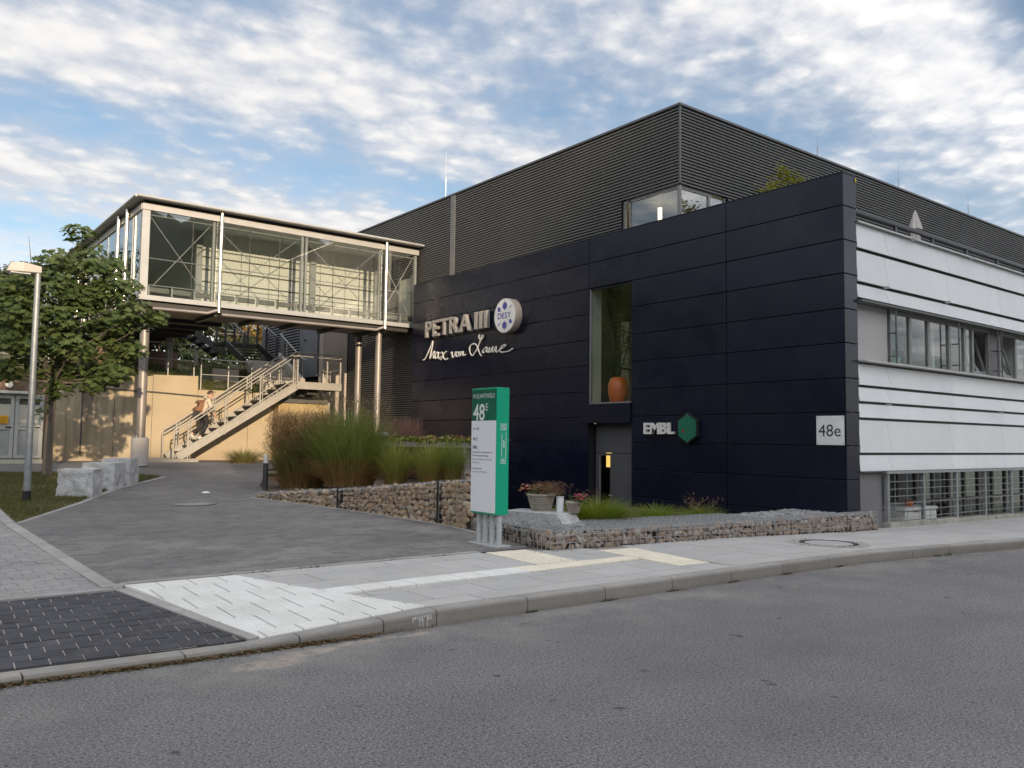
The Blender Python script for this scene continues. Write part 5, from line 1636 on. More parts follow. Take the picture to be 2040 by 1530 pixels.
# upper dark steel stairs
us = thing('upper_stairs', (12, 32.3, 4.5), 'dark steel stairs with railings climbing the bank under the bridge', 'stairs')
UST = mat('upper_stair_steel', (0.13, 0.13, 0.135), (0.16, 0.16, 0.165), 4, 0.45, metal=0.4)
for x in (11.3, 12.6):
    part('stringer', MB().bar((x, 31.0, 4.45), (x, 33.2, 5.35), 0.06, 0.26), DKSTEEL, us)
    part('handrail', MB().tube([(x, 31.0, 5.45), (x, 33.2, 6.4), (x, 34.3, 6.4)], 0.035, 8).tube([(x, 31.0, 5.30), (x, 33.2, 6.25)], 0.02, 8), UST, us)
    for y, z in ((31.1, 4.5), (32.2, 4.95), (33.2, 5.3), (34.25, 5.3)):
        part('post', MB().bar((x, y, z), (x, y, z + 1.05), 0.05, 0.08, up=(1, 0, 0)), DKSTEEL, us)
for i in range(6):
    part('tread', MB().box(11.33, 12.57, 31.1 + i * 0.35, 31.1 + i * 0.35 + 0.30, 4.60 + i * 0.143 - 0.03, 4.60 + i * 0.143), DKSTEEL, us)
part('platform', MB().box(11.2, 12.7, 33.2, 34.4, 5.30, 5.40), DKSTEEL, us)
us2 = thing('upper_stairs', (10, 36, 5), 'dark steel flight descending to the right below the bridge corner', 'stairs')
for y in (35.2, 36.4):
    part('stringer', MB().bar((8.9, y, 7.0), (12.0, y, 5.1), 0.06, 0.26), DKSTEEL, us2)
    part('handrail', MB().tube([(8.9, y, 8.0), (12.0, y, 6.1), (13.0, y, 6.1)], 0.03, 8), UST, us2)
    for x in (9.5, 10.7, 11.95, 12.9):
        z = 7.0 - (x - 8.9) * 0.613 if x < 12 else 5.1
        part('post', MB().bar((x, y, z), (x, y, z + 1.0), 0.04, 0.05, up=(1, 0, 0)), DKSTEEL, us2)
for i in range(10):
    part('tread', MB().box(8.95 + i * 0.31, 9.24 + i * 0.31, 35.23, 36.37, 6.9 - i * 0.19 - 0.03, 6.9 - i * 0.19), DKSTEEL, us2)

# ------------------------------------------------------------------ cabinet by the wall
CAB = mat('cabinet_cream', (0.56, 0.53, 0.44), (0.50, 0.48, 0.40), 2, 0.6)
cb = thing('gas_cabinet', (2.8, 26.5, 0.84), 'cream metal cabinet with double doors and mesh vents beside the wall', 'cabinet')
part('body', MB().box(-0.2, 3.95, 26.12, 27.6, 0.92, 2.68), CAB, cb)
part('base', MB().box(-0.2, 3.97, 26.05, 27.6, 0.80, 0.915), mat('cabinet_base', (0.55, 0.53, 0.42), None, 2, 0.7), cb)
part('roof', MB().box(-0.3, 3.66, 25.9, 27.7, 2.685, 2.76), mat('cabinet_roof', (0.62, 0.61, 0.55), None, 2, 0.6), cb, bevel=0.01)
DOORP = mat('cabinet_door', (0.42, 0.43, 0.41), (0.46, 0.47, 0.44), 2, 0.5)
for xa, xb in ((0.6, 1.9), (1.92, 3.24), (3.26, 3.93)):
    fr = MB().box(xa, xa + 0.09, 26.06, 26.115, 0.95, 2.66).box(xb - 0.09, xb, 26.06, 26.115, 0.95, 2.66).box(xa + 0.091, xb - 0.091, 26.06, 26.115, 2.56, 2.66).box(xa + 0.091, xb - 0.091, 26.06, 26.115, 1.72, 1.80).box(xa + 0.091, xb - 0.091, 26.06, 26.115, 0.95, 1.02)
    dd = part('door', fr, DOORP, cb)
    part('upper_panel', MB().box(xa + 0.092, xb - 0.092, 26.09, 26.11, 1.81, 2.40), CAB, dd)
    part('lower_panel', MB().box(xa + 0.092, xb - 0.092, 26.09, 26.11, 1.021, 1.719), mat('door_panel_grey', (0.36, 0.37, 0.36), None, 2, 0.5), dd)
    mesh_ = MB()
    for z in np.arange(2.41, 2.56, 0.035):
        mesh_.box(xa + 0.092, xb - 0.092, 26.085, 26.09, z, z + 0.010)
    for x in np.arange(xa + 0.1, xb - 0.1, 0.035):
        mesh_.box(x, x + 0.010, 26.08, 26.085, 2.405, 2.555)
    part('mesh_vent', mesh_, DKSTEEL, dd)
    part('handle', MB().tube([(xb - 0.2, 26.05, 1.78), (xb - 0.05, 26.05, 1.78)], 0.014, 8), BLACKGAP, dd)
sgn = thing('warning_sign', (2.98, 26.05, 1.95), 'small yellow warning sign on the cream cabinet door', 'sign')
part('plate', MB().box(2.58, 3.10, 26.045, 26.058, 1.88, 2.09), mat('warning_yellow', (0.80, 0.40, 0.02), None, 3, 0.5), sgn)
mb = MB()
for z in (2.04, 1.995, 1.955, 1.91):
    x = 2.62
    while x < 3.03:
        w_ = random.uniform(0.03, 0.09)
        mb.box(x, min(x + w_, 3.06), 26.042, 26.0445, z, z + 0.018)
        x += w_ + 0.015
part('text_lines', mb, mat('print_brown', (0.35, 0.17, 0.01), None, 3, 0.6), sgn)
flo = thing('wall_floodlight', (3.35, 28.7, 2.9), 'small floodlight on a brown post behind the cabinet', 'lamp')
part('post', MB().box(3.22, 3.48, 28.6, 28.7, 0.9, 3.25), mat('post_brown', (0.16, 0.10, 0.075), None, 3, 0.8), flo)
part('lamp_head', MB().tube([(3.38, 28.6, 3.06), (3.38, 28.52, 3.06)], 0.10, 16), mat('lamp_white', (0.7, 0.68, 0.62), None, 3, 0.5), flo)
bwl = thing('brick_brown_wall', (0, 28.9, 1.5), 'dark brown earth wall behind the cabinet', 'wall')
part('panel', MB().box(-22, 4.5, 28.93, 29.2, 0.5, 3.2), MATS['brown_concrete'], bwl)

# ================================================================== GABIONS
def stone_hues(cols):
    def f(t, pos, col):
        oi = t.n('ShaderNodeObjectInfo')
        cr = t.n('ShaderNodeValToRGB')
        cr.color_ramp.interpolation = 'LINEAR'
        el = cr.color_ramp.elements
        for i, c in enumerate(cols):
            e = el[i] if i < 2 else el.new(0.5)
            e.position = i / (len(cols) - 1)
            e.color = (*c, 1)
        t.l(oi.outputs['Random'], cr.inputs[0])
        base = t.mix(t.map(t.noise(pos, 24.0, 4.0, 0.65), 0.3, 0.7, 0.0, 0.55), cr.outputs[0], col)
        dirt = t.map(t.noise(pos, 60.0, 3.0, 0.7), 0.58, 0.72, 0.0, 0.55)
        return t.mix(dirt, base, (0.13, 0.10, 0.075))
    return f


STONE = mat('river_stone', (0.44, 0.31, 0.18), (0.55, 0.43, 0.29), 9, 0.85, bump=0.5, bscale=30, tint=0.22,
            extra=stone_hues([(0.50, 0.36, 0.20), (0.27, 0.235, 0.205), (0.56, 0.46, 0.32), (0.40, 0.255, 0.15), (0.54, 0.40, 0.25), (0.46, 0.37, 0.27), (0.34, 0.25, 0.18)]))
STONE_SKY = mat('sky_tinted_stone', (0.20, 0.205, 0.215), (0.30, 0.30, 0.30), 11, 0.8, bump=0.35, bscale=35,  # basket tops: blue-grey sky reflection put into the stone colour
              extra=lambda t, pos, col: t.mix(t.map(t.voro(pos, 9.0, 'F1', 1), 0.55, 0.85, 0, 0.7), col, (0.42, 0.41, 0.40)))
STONE_R = mat('field_stone', (0.36, 0.28, 0.20), (0.44, 0.37, 0.30), 9, 0.85, bump=0.5, bscale=30, tint=0.25,
              extra=stone_hues([(0.40, 0.30, 0.20), (0.24, 0.215, 0.20), (0.52, 0.47, 0.42), (0.31, 0.20, 0.14), (0.43, 0.34, 0.25), (0.28, 0.22, 0.18), (0.38, 0.32, 0.27)]))
FILLM = mat('gap_earth', (0.055, 0.042, 0.032), (0.08, 0.06, 0.045), 8, 0.95)
WIRE = mat('gabion_wire', (0.40, 0.40, 0.40), (0.48, 0.48, 0.48), 10, 0.5, metal=0.5)


def stone_shape(seed, sub=2):
    bm = bmesh.new()
    bmesh.ops.create_icosphere(bm, subdivisions=sub, radius=1.0)
    off = Vector((seed * 3.7, seed * 1.3, seed * 5.1))
    for v_ in bm.verts:
        n_ = noise.noise(v_.co * 0.9 + off) * 0.35 + noise.noise(v_.co * 2.1 + off) * 0.14
        v_.co *= 1 + n_
        # slightly squared-off boulders
        for k in range(3):
            v_.co[k] = math.copysign(min(abs(v_.co[k]), 0.88), v_.co[k])
    rs_ = random.Random(seed)
    for k in range(11):          # broken faces
        nd = Vector((rs_.gauss(0, 1), rs_.gauss(0, 1), rs_.gauss(0, 1))).normalized()
        lim = rs_.uniform(0.52, 0.84)
        for v_ in bm.verts:
            q = v_.co.dot(nd) - lim
            if q > 0:
                v_.co -= nd * q * 0.92
    vs = [v_.co.copy() for v_ in bm.verts]
    fs = [tuple(v_.index for v_ in f.verts) for f in bm.faces]
    bm.free()
    return vs, fs


SHAPES = [stone_shape(i) for i in range(18)]
SHAPES_LO = [stone_shape(i + 50, 1) for i in range(10)]


def stone_meshes(m):
    L = []
    for vs, fs in SHAPES:
        mb = MB().add(vs, fs)
        me = mesh_of(mb, 'stone', m, smooth=True, fix=False)
        me.set_sharp_from_angle(angle=math.radians(33))
        L.append(me)
    return L


ST_A, ST_B = stone_meshes(STONE), stone_meshes(STONE_R)


def face_stones(root, p0, p1, zb0, zb1, zt0, zt1, meshes, size, nrm, limit=300, squash=0.92):
    """pack stones on the face of a basket from p0 to p1 (plan); bottoms zb, tops zt at both ends"""
    L = math.hypot(p1[0] - p0[0], p1[1] - p0[1])
    ux, uy = (p1[0] - p0[0]) / L, (p1[1] - p0[1]) / L
    an = math.atan2(uy, ux)
    hmax = max(zt0 - zb0, zt1 - zb1)
    rows = max(2, int(round(hmax / (size * squash))))
    placed, extra_ = 0, MB()
    for r_ in range(rows):
        s_ = random.uniform(0, size * 0.5)
        while s_ < L:
            w_ = size * random.choice([0.55, 0.7, 0.85, 1.0, 1.0, 1.25, 1.6])
            t = (s_ + w_ / 2) / L
            if t > 1:
                break
            zb, zt_ = zb0 + (zb1 - zb0) * t, zt0 + (zt1 - zt0) * t
            rh = (zt_ - zb) / rows
            z = zb + (r_ + 0.5) * rh + random.uniform(-0.3, 0.3) * rh
            if rh < size * 0.25:
                s_ += w_; continue
            x, y = p0[0] + ux * (s_ + w_ / 2), p0[1] + uy * (s_ + w_ / 2)
            dep = random.uniform(-0.02, 0.015)
            hs_ = max(rh, size * 0.45) * random.uniform(0.5, 0.72)
            me = random.choice(meshes)
            rot = (random.uniform(-0.3, 0.3), random.uniform(-0.8, 0.8), an + random.uniform(-0.4, 0.4))
            sc = (w_ * 0.70, size * 0.6, hs_ * 1.22)
            loc = (x + nrm[0] * (dep - size * 0.25), y + nrm[1] * (dep - size * 0.25), z)
            if placed < limit:
                inst('stone', me, root, loc, rot, sc)
                placed += 1
            s_ += w_
    return placed


def top_stones(root, poly, zf, m, size, n, name='top_stones'):
    mb = MB()
    x0, x1 = min(p[0] for p in poly), max(p[0] for p in poly)
    y0, y1 = min(p[1] for p in poly), max(p[1] for p in poly)
    k = 0
    while k < n:
        x, y = random.uniform(x0, x1), random.uniform(y0, y1)
        q = clip([(x - .001, y - .001), (x + .001, y - .001), (x, y + .001)], poly)
        if not q:
            continue
        vs, fs = random.choice(SHAPES_LO)
        s_ = size * random.uniform(0.35, 0.7)
        R_ = Matrix.Rotation(random.uniform(0, 6.28), 3, 'Z') @ Matrix.Rotation(random.uniform(-0.4, 0.4), 3, 'X')
        mb.add([Vector((x, y, zf(x, y) - 0.012)) + R_ @ Vector((v_[0] * s_, v_[1] * s_ * 0.75, v_[2] * s_ * 0.5)) for v_ in vs], fs)
        k += 1
    return part(name, mb, m, root, kind='stuff', fix=False)


def wires(root, p0, p1, zb0, zb1, zt0, zt1, nrm, sp=0.10, r=0.0035, top_depth=0.0, tz=None):
    L = math.hypot(p1[0] - p0[0], p1[1] - p0[1])
    ux, uy = (p1[0] - p0[0]) / L, (p1[1] - p0[1]) / L
    o = (nrm[0] * 0.035, nrm[1] * 0.035)
    mb = MB()
    n = int(L / sp)
    for i in range(n + 1):
        t = i / n
        x, y = p0[0] + (p1[0] - p0[0]) * t + o[0], p0[1] + (p1[1] - p0[1]) * t + o[1]
        zb, zt_ = zb0 + (zb1 - zb0) * t, zt0 + (zt1 - zt0) * t
        mb.bar((x, y, zb), (x, y, zt_ + 0.03), r * 2, r * 2, up=(1, 0, 0))
        if top_depth:
            mb.bar((x, y, zt_ + 0.03), (x - nrm[0] * top_depth, y - nrm[1] * top_depth, zt_ + 0.03), r * 2, r * 2)
    m = int(max(zt0 - zb0, zt1 - zb1) / sp) + 1
    for j in range(m + 1):
        a_ = (p0[0] + o[0], p0[1] + o[1], min(zb0 + j * sp, zt0 + 0.03))
        b_ = (p1[0] + o[0], p1[1] + o[1], min(zb1 + j * sp, zt1 + 0.03))
        mb.bar(a_, b_, r * 2, r * 2)
    if top_depth:
        for j in range(1, int(top_depth / sp) + 1):
            mb.bar((p0[0] + o[0] - nrm[0] * j * sp, p0[1] + o[1] - nrm[1] * j * sp, zt0 + 0.03), (p1[0] + o[0] - nrm[0] * j * sp, p1[1] + o[1] - nrm[1] * j * sp, zt1 + 0.03), r * 2, r * 2)
    part('wire_mesh', mb, WIRE, root)


# left retaining baskets along the driveway
GL = [((6.12, 15.95), (6.84, 13.83), 0.50, 0.67), ((6.86, 13.78), (7.47, 11.50), 0.67, 0.90), ((7.475, 11.45), (7.50, 10.72), 0.90, 0.97)]
labs = ['low end basket of brown stones beside the driveway bend', 'long middle basket of brown stones along the driveway', 'tall basket of brown stones behind the green sign']
for (p0, p1, zt0, zt1), lab in zip(GL, labs):
    L = math.hypot(p1[0] - p0[0], p1[1] - p0[1])
    ux, uy = (p1[0] - p0[0]) / L, (p1[1] - p0[1]) / L
    nrm = (uy, -ux)                 # towards the driveway
    if nrm[0] > 0:
        nrm = (-nrm[0], -nrm[1])
    zb0, zb1 = gz(p0[1]) - 0.02, gz(p1[1]) - 0.02
    root = thing('gabion_basket', ((p0[0] + p1[0]) / 2, (p0[1] + p1[1]) / 2, zb1), lab, 'gabion', 'gabion baskets')
    back = [(p0[0] - nrm[0] * 0.6, p0[1] - nrm[1] * 0.6), (p1[0] - nrm[0] * 0.6, p1[1] - nrm[1] * 0.6)]
    fr = [(p0[0] - nrm[0] * 0.05, p0[1] - nrm[1] * 0.05), (p1[0] - nrm[0] * 0.05, p1[1] - nrm[1] * 0.05)]
    zt_f = lambda x, y: zt0 + (zt1 - zt0) * min(1, max(0, ((x - p0[0]) * ux + (y - p0[1]) * uy) / L))
    part('fill', MB().prism([fr[0], fr[1], back[1], back[0]], lambda x, y: gz(y) - 0.1, lambda x, y: zt_f(x, y) - 0.035), FILLM, root)
    face_stones(root, p0, p1, zb0, zb1, zt0, zt1, ST_A, 0.104, nrm)
    if lab.startswith('low'):
        face_stones(root, p0, back[0], zb0, zb0, zt0 - 0.02, zt0 - 0.02, ST_A, 0.11, (-ux, -uy))
    top_stones(root, [p0, p1, back[1], back[0]], zt_f, STONE_SKY, 0.10, int(L * 130))
    wires(root, p0, p1, zb0, zb1, zt0, zt1, nrm, r=0.0022)
    if zt1 < 0.95:
        part('corner_posts', MB().bar((p1[0] + nrm[0] * 0.03, p1[1] + nrm[1] * 0.03, zb1), (p1[0] + nrm[0] * 0.03, p1[1] + nrm[1] * 0.03, zt1 + 0.02), 0.025, 0.025, up=(1, 0, 0)), DKSTEEL, root)
# low front basket by the sign
root = thing('gabion_basket', (7.5, 9.7, 0.13), 'low corner basket of stones directly behind the sign legs', 'gabion', 'gabion baskets')
part('fill', MB().prism([(7.40, 8.65), (8.4, 8.62), (8.25, 10.65), (7.62, 10.65)], 0.0, 0.36), FILLM, root)
face_stones(root, (7.62, 10.9), (7.36, 8.62), 0.13, 0.13, 0.36, 0.36, ST_B, 0.10, (-1, 0.11))
top_stones(root, [(7.40, 8.65), (8.4, 8.62), (8.25, 10.65), (7.62, 10.65)], lambda x, y: 0.37, STONE_SKY, 0.10, 230)
wires(root, (7.62, 10.9), (7.36, 8.62), 0.13, 0.13, 0.36, 0.36, (-1, 0.11))
# right-hand baskets along the pavement
for (p0, p1, w0, w1, lab) in (((7.36, 8.60), (9.25, 8.42), 1.25, 1.25, 'low wide basket of stones with wire mesh beside the granite bench'),
                              ((9.28, 8.41), (11.75, 8.16), 1.25, 1.15, 'low middle basket of stones along the pavement'),
                              ((11.78, 8.155), (14.42, 7.86), 1.15, 0.30, 'low basket of rough stones ending at the navy wall corner')):
    L = math.hypot(p1[0] - p0[0], p1[1] - p0[1])
    ux, uy = (p1[0] - p0[0]) / L, (p1[1] - p0[1]) / L
    nrm = (uy, -ux)
    zb0, zb1 = 0.12 - drop(p0[0]), 0.12 - drop(p1[0])
    zt0, zt1 = 0.345, 0.345 + (0.03 if p1[0] > 14 else 0)
    root = thing('gabion_basket', ((p0[0] + p1[0]) / 2, (p0[1] + p1[1]) / 2, 0.1), lab, 'gabion', 'gabion baskets')
    b0, b1 = (p0[0] - nrm[0] * w0, p0[1] - nrm[1] * w0), (p1[0] - nrm[0] * w1, p1[1] - nrm[1] * w1)
    if p1[0] > 14:
        b1 = (13.86, 9.2)
    f0, f1 = (p0[0] - nrm[0] * 0.05, p0[1] - nrm[1] * 0.05), (p1[0] - nrm[0] * 0.05, p1[1] - nrm[1] * 0.05)
    part('fill', MB().prism([f0, f1, b1, b0], 0.0, 0.315), FILLM, root)
    face_stones(root, p0, p1, zb0, zb1, zt0, zt1, ST_B, 0.088 if p1[0] < 14 else 0.098, nrm)
    top_stones(root, [p0, p1, b1, b0], lambda x, y: 0.345 + (0.04 * max(0, x - 12) / 2.4), STONE_SKY, 0.10, int(L * 330))
    wires(root, p0, p1, zb0, zb1, zt0, zt1, nrm, top_depth=w0 if p1[0] < 14 else 0.25)
# small basket at the back, below the green roof
root = thing('gabion_basket', (10.6, 14.4, 0.6), 'small basket of stones below the post of the green roof', 'gabion', 'gabion baskets')
part('fill', MB().box(10.35, 11.2, 14.7, 16.6, 0.3, 0.84), FILLM, root)
face_stones(root, (10.3, 16.6), (10.3, 14.7), 0.55, 0.5, 0.9, 0.9, ST_B, 0.12, (-1, 0))
top_stones(root, [(10.3, 14.7), (11.2, 14.7), (11.2, 16.6), (10.3, 16.6)], lambda x, y: 0.87, STONE_SKY, 0.11, 260)

# planting bed behind the left baskets
def sstep(t):
    t = min(1, max(0, t))
    return t * t * (3 - 2 * t)
def bed_z(x, y):
    t = min(1, max(0, (16 - y) / 6))
    hi = 0.50 + 0.36 * t + 0.05 * noise.noise(Vector((x, y, 2)))
    edge = 0.745 * y - 0.30
    s_ = sstep((edge - x) / 0.45)
    return hi * s_ - 0.45 * (1 - s_)
mb = MB()
vs, fs = [], []
YS = np.linspace(10.8, 24.0, 40)
NXB = 18
for y in YS:
    xl = 6.5 + (y - 16) * 0.25 if y > 16 else max(6.55, 7.75 - (max(y, 11.45) - 11.45) * 0.26)
    for i in range(NXB):
        x = xl + (13.85 - xl) * i / (NXB - 1)
        vs.append((x, y, bed_z(x, y)))
for j in range(len(YS) - 1):
    for i in range(NXB - 1):
        a0 = j * NXB + i
        fs.append((a0, a0 + 1, a0 + NXB + 1, a0 + NXB))
tag(part('planting_bed', MB().add(vs, fs), SOIL, fix=False), kind='structure')
top_b = MB()
for i in range(420):
    x, y = random.uniform(7.3, 10.2), random.uniform(12.5, 17.5)
    vs_, fs_ = random.choice(SHAPES_LO)
    s_ = random.uniform(0.015, 0.05)
    top_b.add([Vector((x, y, bed_z(x, y))) + Vector(v_) * s_ for v_ in vs_], fs_)
part('bed_pebbles', top_b, STONE, kind='stuff', fix=False)
mb = MB().prism([(8.9, 8.6), (13.85, 8.4), (13.85, 14.0), (10.9, 14.0), (8.3, 10.6)], 0.0, 0.12)
tag(part('front_bed', mb, SOIL), kind='structure')

# ------------------------------------------------------------------ ornamental grasses
def curve_blades(mb, cx, cy, cz, n, h0, h1, spread, rad, wd=0.010, segs=5, droop=0.5, toward=None):
    for i in range(n):
        an = random.uniform(0, 2 * math.pi)
        r_ = rad * math.sqrt(random.random())
        bx, by_ = cx + r_ * math.cos(an), cy + r_ * math.sin(an)
        an2 = an + random.gauss(0, 0.5)
        h = random.uniform(h0, h1) * (1.0 - 0.30 * (r_ / rad) ** 2)
        out_ = spread * (0.25 + 0.75 * (r_ / rad)) * random.uniform(0.6, 1.2)
        dr = random.uniform(0.2, 1.0) * droop
        dx, dy = math.cos(an2), math.sin(an2)
        sx_, sy_ = -dy, dx
        tw_ = random.uniform(-0.6, 0.6)
        vs, fs = [], []
        for k in range(segs + 1):
            t = k / segs
            rr_ = out_ * (t ** 1.6) + dr * 0.25 * t ** 4
            zz_ = h * (t - 0.22 * dr * t ** 4)
            w_ = wd * (1 - t) ** 0.6 * 0.5 + 0.001
            ca, sa = math.cos(tw_ * t), math.sin(tw_ * t)
            px1, py1 = bx + dx * rr_, by_ + dy * rr_
            vs += [(px1 - sx_ * w_ * ca, py1 - sy_ * w_ * ca, cz + zz_ - w_ * sa), (px1 + sx_ * w_ * ca, py1 + sy_ * w_ * ca, cz + zz_ + w_ * sa)]
        for k in range(segs):
            fs.append((2 * k, 2 * k + 1, 2 * k + 3, 2 * k + 2))
        mb.add(vs, fs)


GR_G = leaf_mat('reed_green', (0.15, 0.21, 0.05), (0.32, 0.34, 0.12), 0.35, 2.5)
GR_D = leaf_mat('reed_dark_green', (0.15, 0.17, 0.055), (0.31, 0.27, 0.125), 0.35, 2.5)
GR_Y = leaf_mat('reed_yellow_green', (0.21, 0.26, 0.05), (0.38, 0.37, 0.13), 0.4, 2.5)
STRAW = leaf_mat('reed_straw', (0.34, 0.19, 0.085), (0.50, 0.33, 0.17), 0.3, 3.0)
BROWN = leaf_mat('reed_plume', (0.22, 0.145, 0.085), (0.33, 0.23, 0.14), 0.3, 3.0)
GR_L = leaf_mat('fine_grass', (0.13, 0.19, 0.025), (0.26, 0.29, 0.06), 0.45, 2.5)


def clump(label, x, y, z, h, spread, rad, n, green, dry=0.35, plume=0, group=None, wd=0.013, droop=0.6):
    t_ = thing('ornamental_grass', (x, y, z), label, 'grass plant', group)
    mb = MB(); curve_blades(mb, x, y, z, n, h * 0.55, h, spread, rad, wd, 6, droop)
    part('green_blades', mb, green, t_, fix=False, kind='stuff')
    if dry:
        mb = MB(); curve_blades(mb, x, y, z, int(n * dry), h * 0.18, h * 0.5, spread * 0.6, rad * 1.1, wd, 4, 1.0)
        part('dry_blades', mb, STRAW, t_, fix=False, kind='stuff')
    if plume:
        mb = MB()
        for i in range(plume):
            an = random.uniform(0, 6.28); r_ = rad * math.sqrt(random.random()) * 1.1
            tx, ty = x + math.cos(an) * (r_ + spread * random.uniform(0.05, 0.75)), y + math.sin(an) * (r_ + spread * random.uniform(0.05, 0.75))
            tz = z + h * random.uniform(0.5, 0.95)
            for k in range(6):
                c = Vector((tx, ty, tz)) + Vector((random.gauss(0, 0.05), random.gauss(0, 0.05), random.gauss(0, 0.06)))
                dv = Vector((random.gauss(0, 0.6), random.gauss(0, 0.6), random.uniform(-0.2, 1))).normalized() * random.uniform(0.06, 0.14)
                sd = dv.cross(Vector((0, 0, 1))).normalized() * 0.005
                mb.add([c - sd, c + sd, c + dv], [(0, 1, 2)])
        part('plumes', mb, BROWN, t_, fix=False, kind='stuff')
    return t_


clump('huge brownish ornamental grass clump beside the bollard light', 7.78, 17.55, 0.48, 1.70, 0.58, 0.42, 2000, GR_D, 0.7, 4200, wd=0.012, droop=0.5)
clump('huge green ornamental grass clump behind the stone baskets', 8.15, 16.0, 0.60, 1.95, 0.68, 0.45, 2800, GR_G, 0.75, 500, wd=0.013, droop=0.5)
clump('small olive grass clump against the foot of the concrete wall', 9.3, 25.3, 0.74, 0.62, 0.42, 0.3, 700, GR_D, 0.4)
clump('left small upright grass clump before the green roof', 8.65, 14.95, 0.68, 1.10, 0.40, 0.20, 620, GR_Y, 0.35)
clump('middle small upright grass clump with straw base before the green roof', 9.05, 14.3, 0.72, 1.08, 0.36, 0.19, 560, GR_Y, 0.5)
clump('right small upright grass clump nearest the green sign', 9.45, 14.1, 0.74, 1.06, 0.34, 0.19, 560, GR_G, 0.35)
clump('soft bright green grass tuft in front of the door', 9.55, 9.95, 0.12, 0.70, 0.34, 0.32, 2400, GR_L, 0.1, wd=0.007, droop=1.0)
clump('low bright green grass tuft below the hexagon sign', 10.75, 9.75, 0.12, 0.52, 0.28, 0.24, 1100, GR_L, 0.1, wd=0.007, droop=0.9)
clump('thin low grass tuft nearest the wall corner', 11.75, 9.62, 0.12, 0.48, 0.24, 0.18, 650, GR_L, 0.15, 30, wd=0.007, droop=0.9)
hb = thing('heather_bush', (11.9, 20.4, 1.65), 'small pinkish twiggy bush at the edge of the green roof', 'bush')
mb = MB()
for i in range(520):
    an = random.uniform(0, 6.28); r_ = 0.75 * math.sqrt(random.random())
    p = Vector((11.9 + 0.5 * r_ * math.cos(an), 20.3 + 1.2 * r_ * math.sin(an), 1.62))
    q = p + Vector((random.gauss(0, 0.10), random.gauss(0, 0.12), random.uniform(0.22, 0.62)))
    sd = Vector((1, 0, 0)).cross(q - p).normalized() * 0.006
    mb.add([p - sd, p + sd, q + sd * 0.5, q - sd * 0.5], [(0, 1, 2, 3)])
part('twigs', mb, leaf_mat('heather_pink', (0.22, 0.125, 0.11), (0.33, 0.20, 0.17), 0.3), hb, fix=False, kind='stuff')

# ------------------------------------------------------------------ green roof
gr = thing('green_roof', (12, 18.5, 0.4), 'low concrete slab roof covered with green and reddish stonecrop', 'canopy')
part('slab', MB().box(11.0, 12.0, 15.5, 22.6, 1.40, 1.535), mat('slab_edge', (0.26, 0.25, 0.24), (0.31, 0.30, 0.285), 3, 0.85, bump=0.2), gr, bevel=0.01)
for y in (15.95, 21.2):
    part('post', MB().box(11.05, 11.17, y - 0.06, y + 0.06, 0.5, 1.40), mat('post_concrete', (0.36, 0.35, 0.33), None, 3, 0.85), gr)
part('rear_wall', MB().box(11.9, 11.98, 16.2, 22.6, 0.2, 1.39), BLACKGAP, gr)
for nm, mm, cnt, thr in (('green_stonecrop', leaf_mat('sedum_green', (0.17, 0.20, 0.035), (0.27, 0.27, 0.07), 0.2, 3.0), 6500, -0.15), ('red_stonecrop', leaf_mat('sedum_red', (0.20, 0.085, 0.05), (0.27, 0.15, 0.08), 0.2, 3.0), 3200, 0.15)):
    mb = MB()
    k = 0
    while k < cnt:
        x, y = random.uniform(10.95, 12.02), random.uniform(15.5, 22.5)
        nn = noise.noise(Vector((x * 0.9, y * 0.55, 7.0))) + 0.02 * (18 - y)
        if (nm[0] == 'g' and nn < thr) or (nm[0] == 'r' and nn > -0.02):
            k += 0.34; 
            continue
        s_ = random.uniform(0.02, 0.05)
        hgt = 1.55 + 0.13 * (0.6 + noise.noise(Vector((x * 2, y * 2, 1)))) * random.random()
        if x < 11.05:
            hgt -= 0.06 * random.random()
        c = Vector((x, y, hgt))
        q = Matrix.Rotation(random.uniform(0, 6.28), 3, 'Z') @ Matrix.Rotation(random.uniform(-0.9, 0.9), 3, 'X')
        mb.add([c + q @ Vector(p) for p in ((-s_, -s_, 0), (s_, -s_, 0), (0, s_, 0.01))], [(0, 1, 2)])
        k += 1
    part(nm, mb, mm, gr, fix=False, kind='stuff')
wst = tag(part('white_stone', MB().lathe(11.2, 20.0, [(0.03, 1.66), (0.11, 1.68), (0.12, 1.73), (0.05, 1.77)], 10), mat('stone_white', (0.6, 0.58, 0.55), None, 5, 0.9), smooth=True), 'small whitish stone lying on the green roof', 'stone')

# ------------------------------------------------------------------ granite blocks
GRAN = mat('granite', (0.60, 0.595, 0.585), (0.46, 0.46, 0.46), 7, 0.85, bump=0.55, bscale=22,
           extra=lambda t, pos, col: t.mix(t.map(t.noise(pos, 60.0, 3.0, 0.7), 0.53, 0.64, 0.0, 0.7), t.mix(t.map(t.noise(pos, 13.0, 4.0, 0.65), 0.54, 0.68, 0.0, 0.55), col, (0.22, 0.22, 0.225)), (0.13, 0.13, 0.135)))


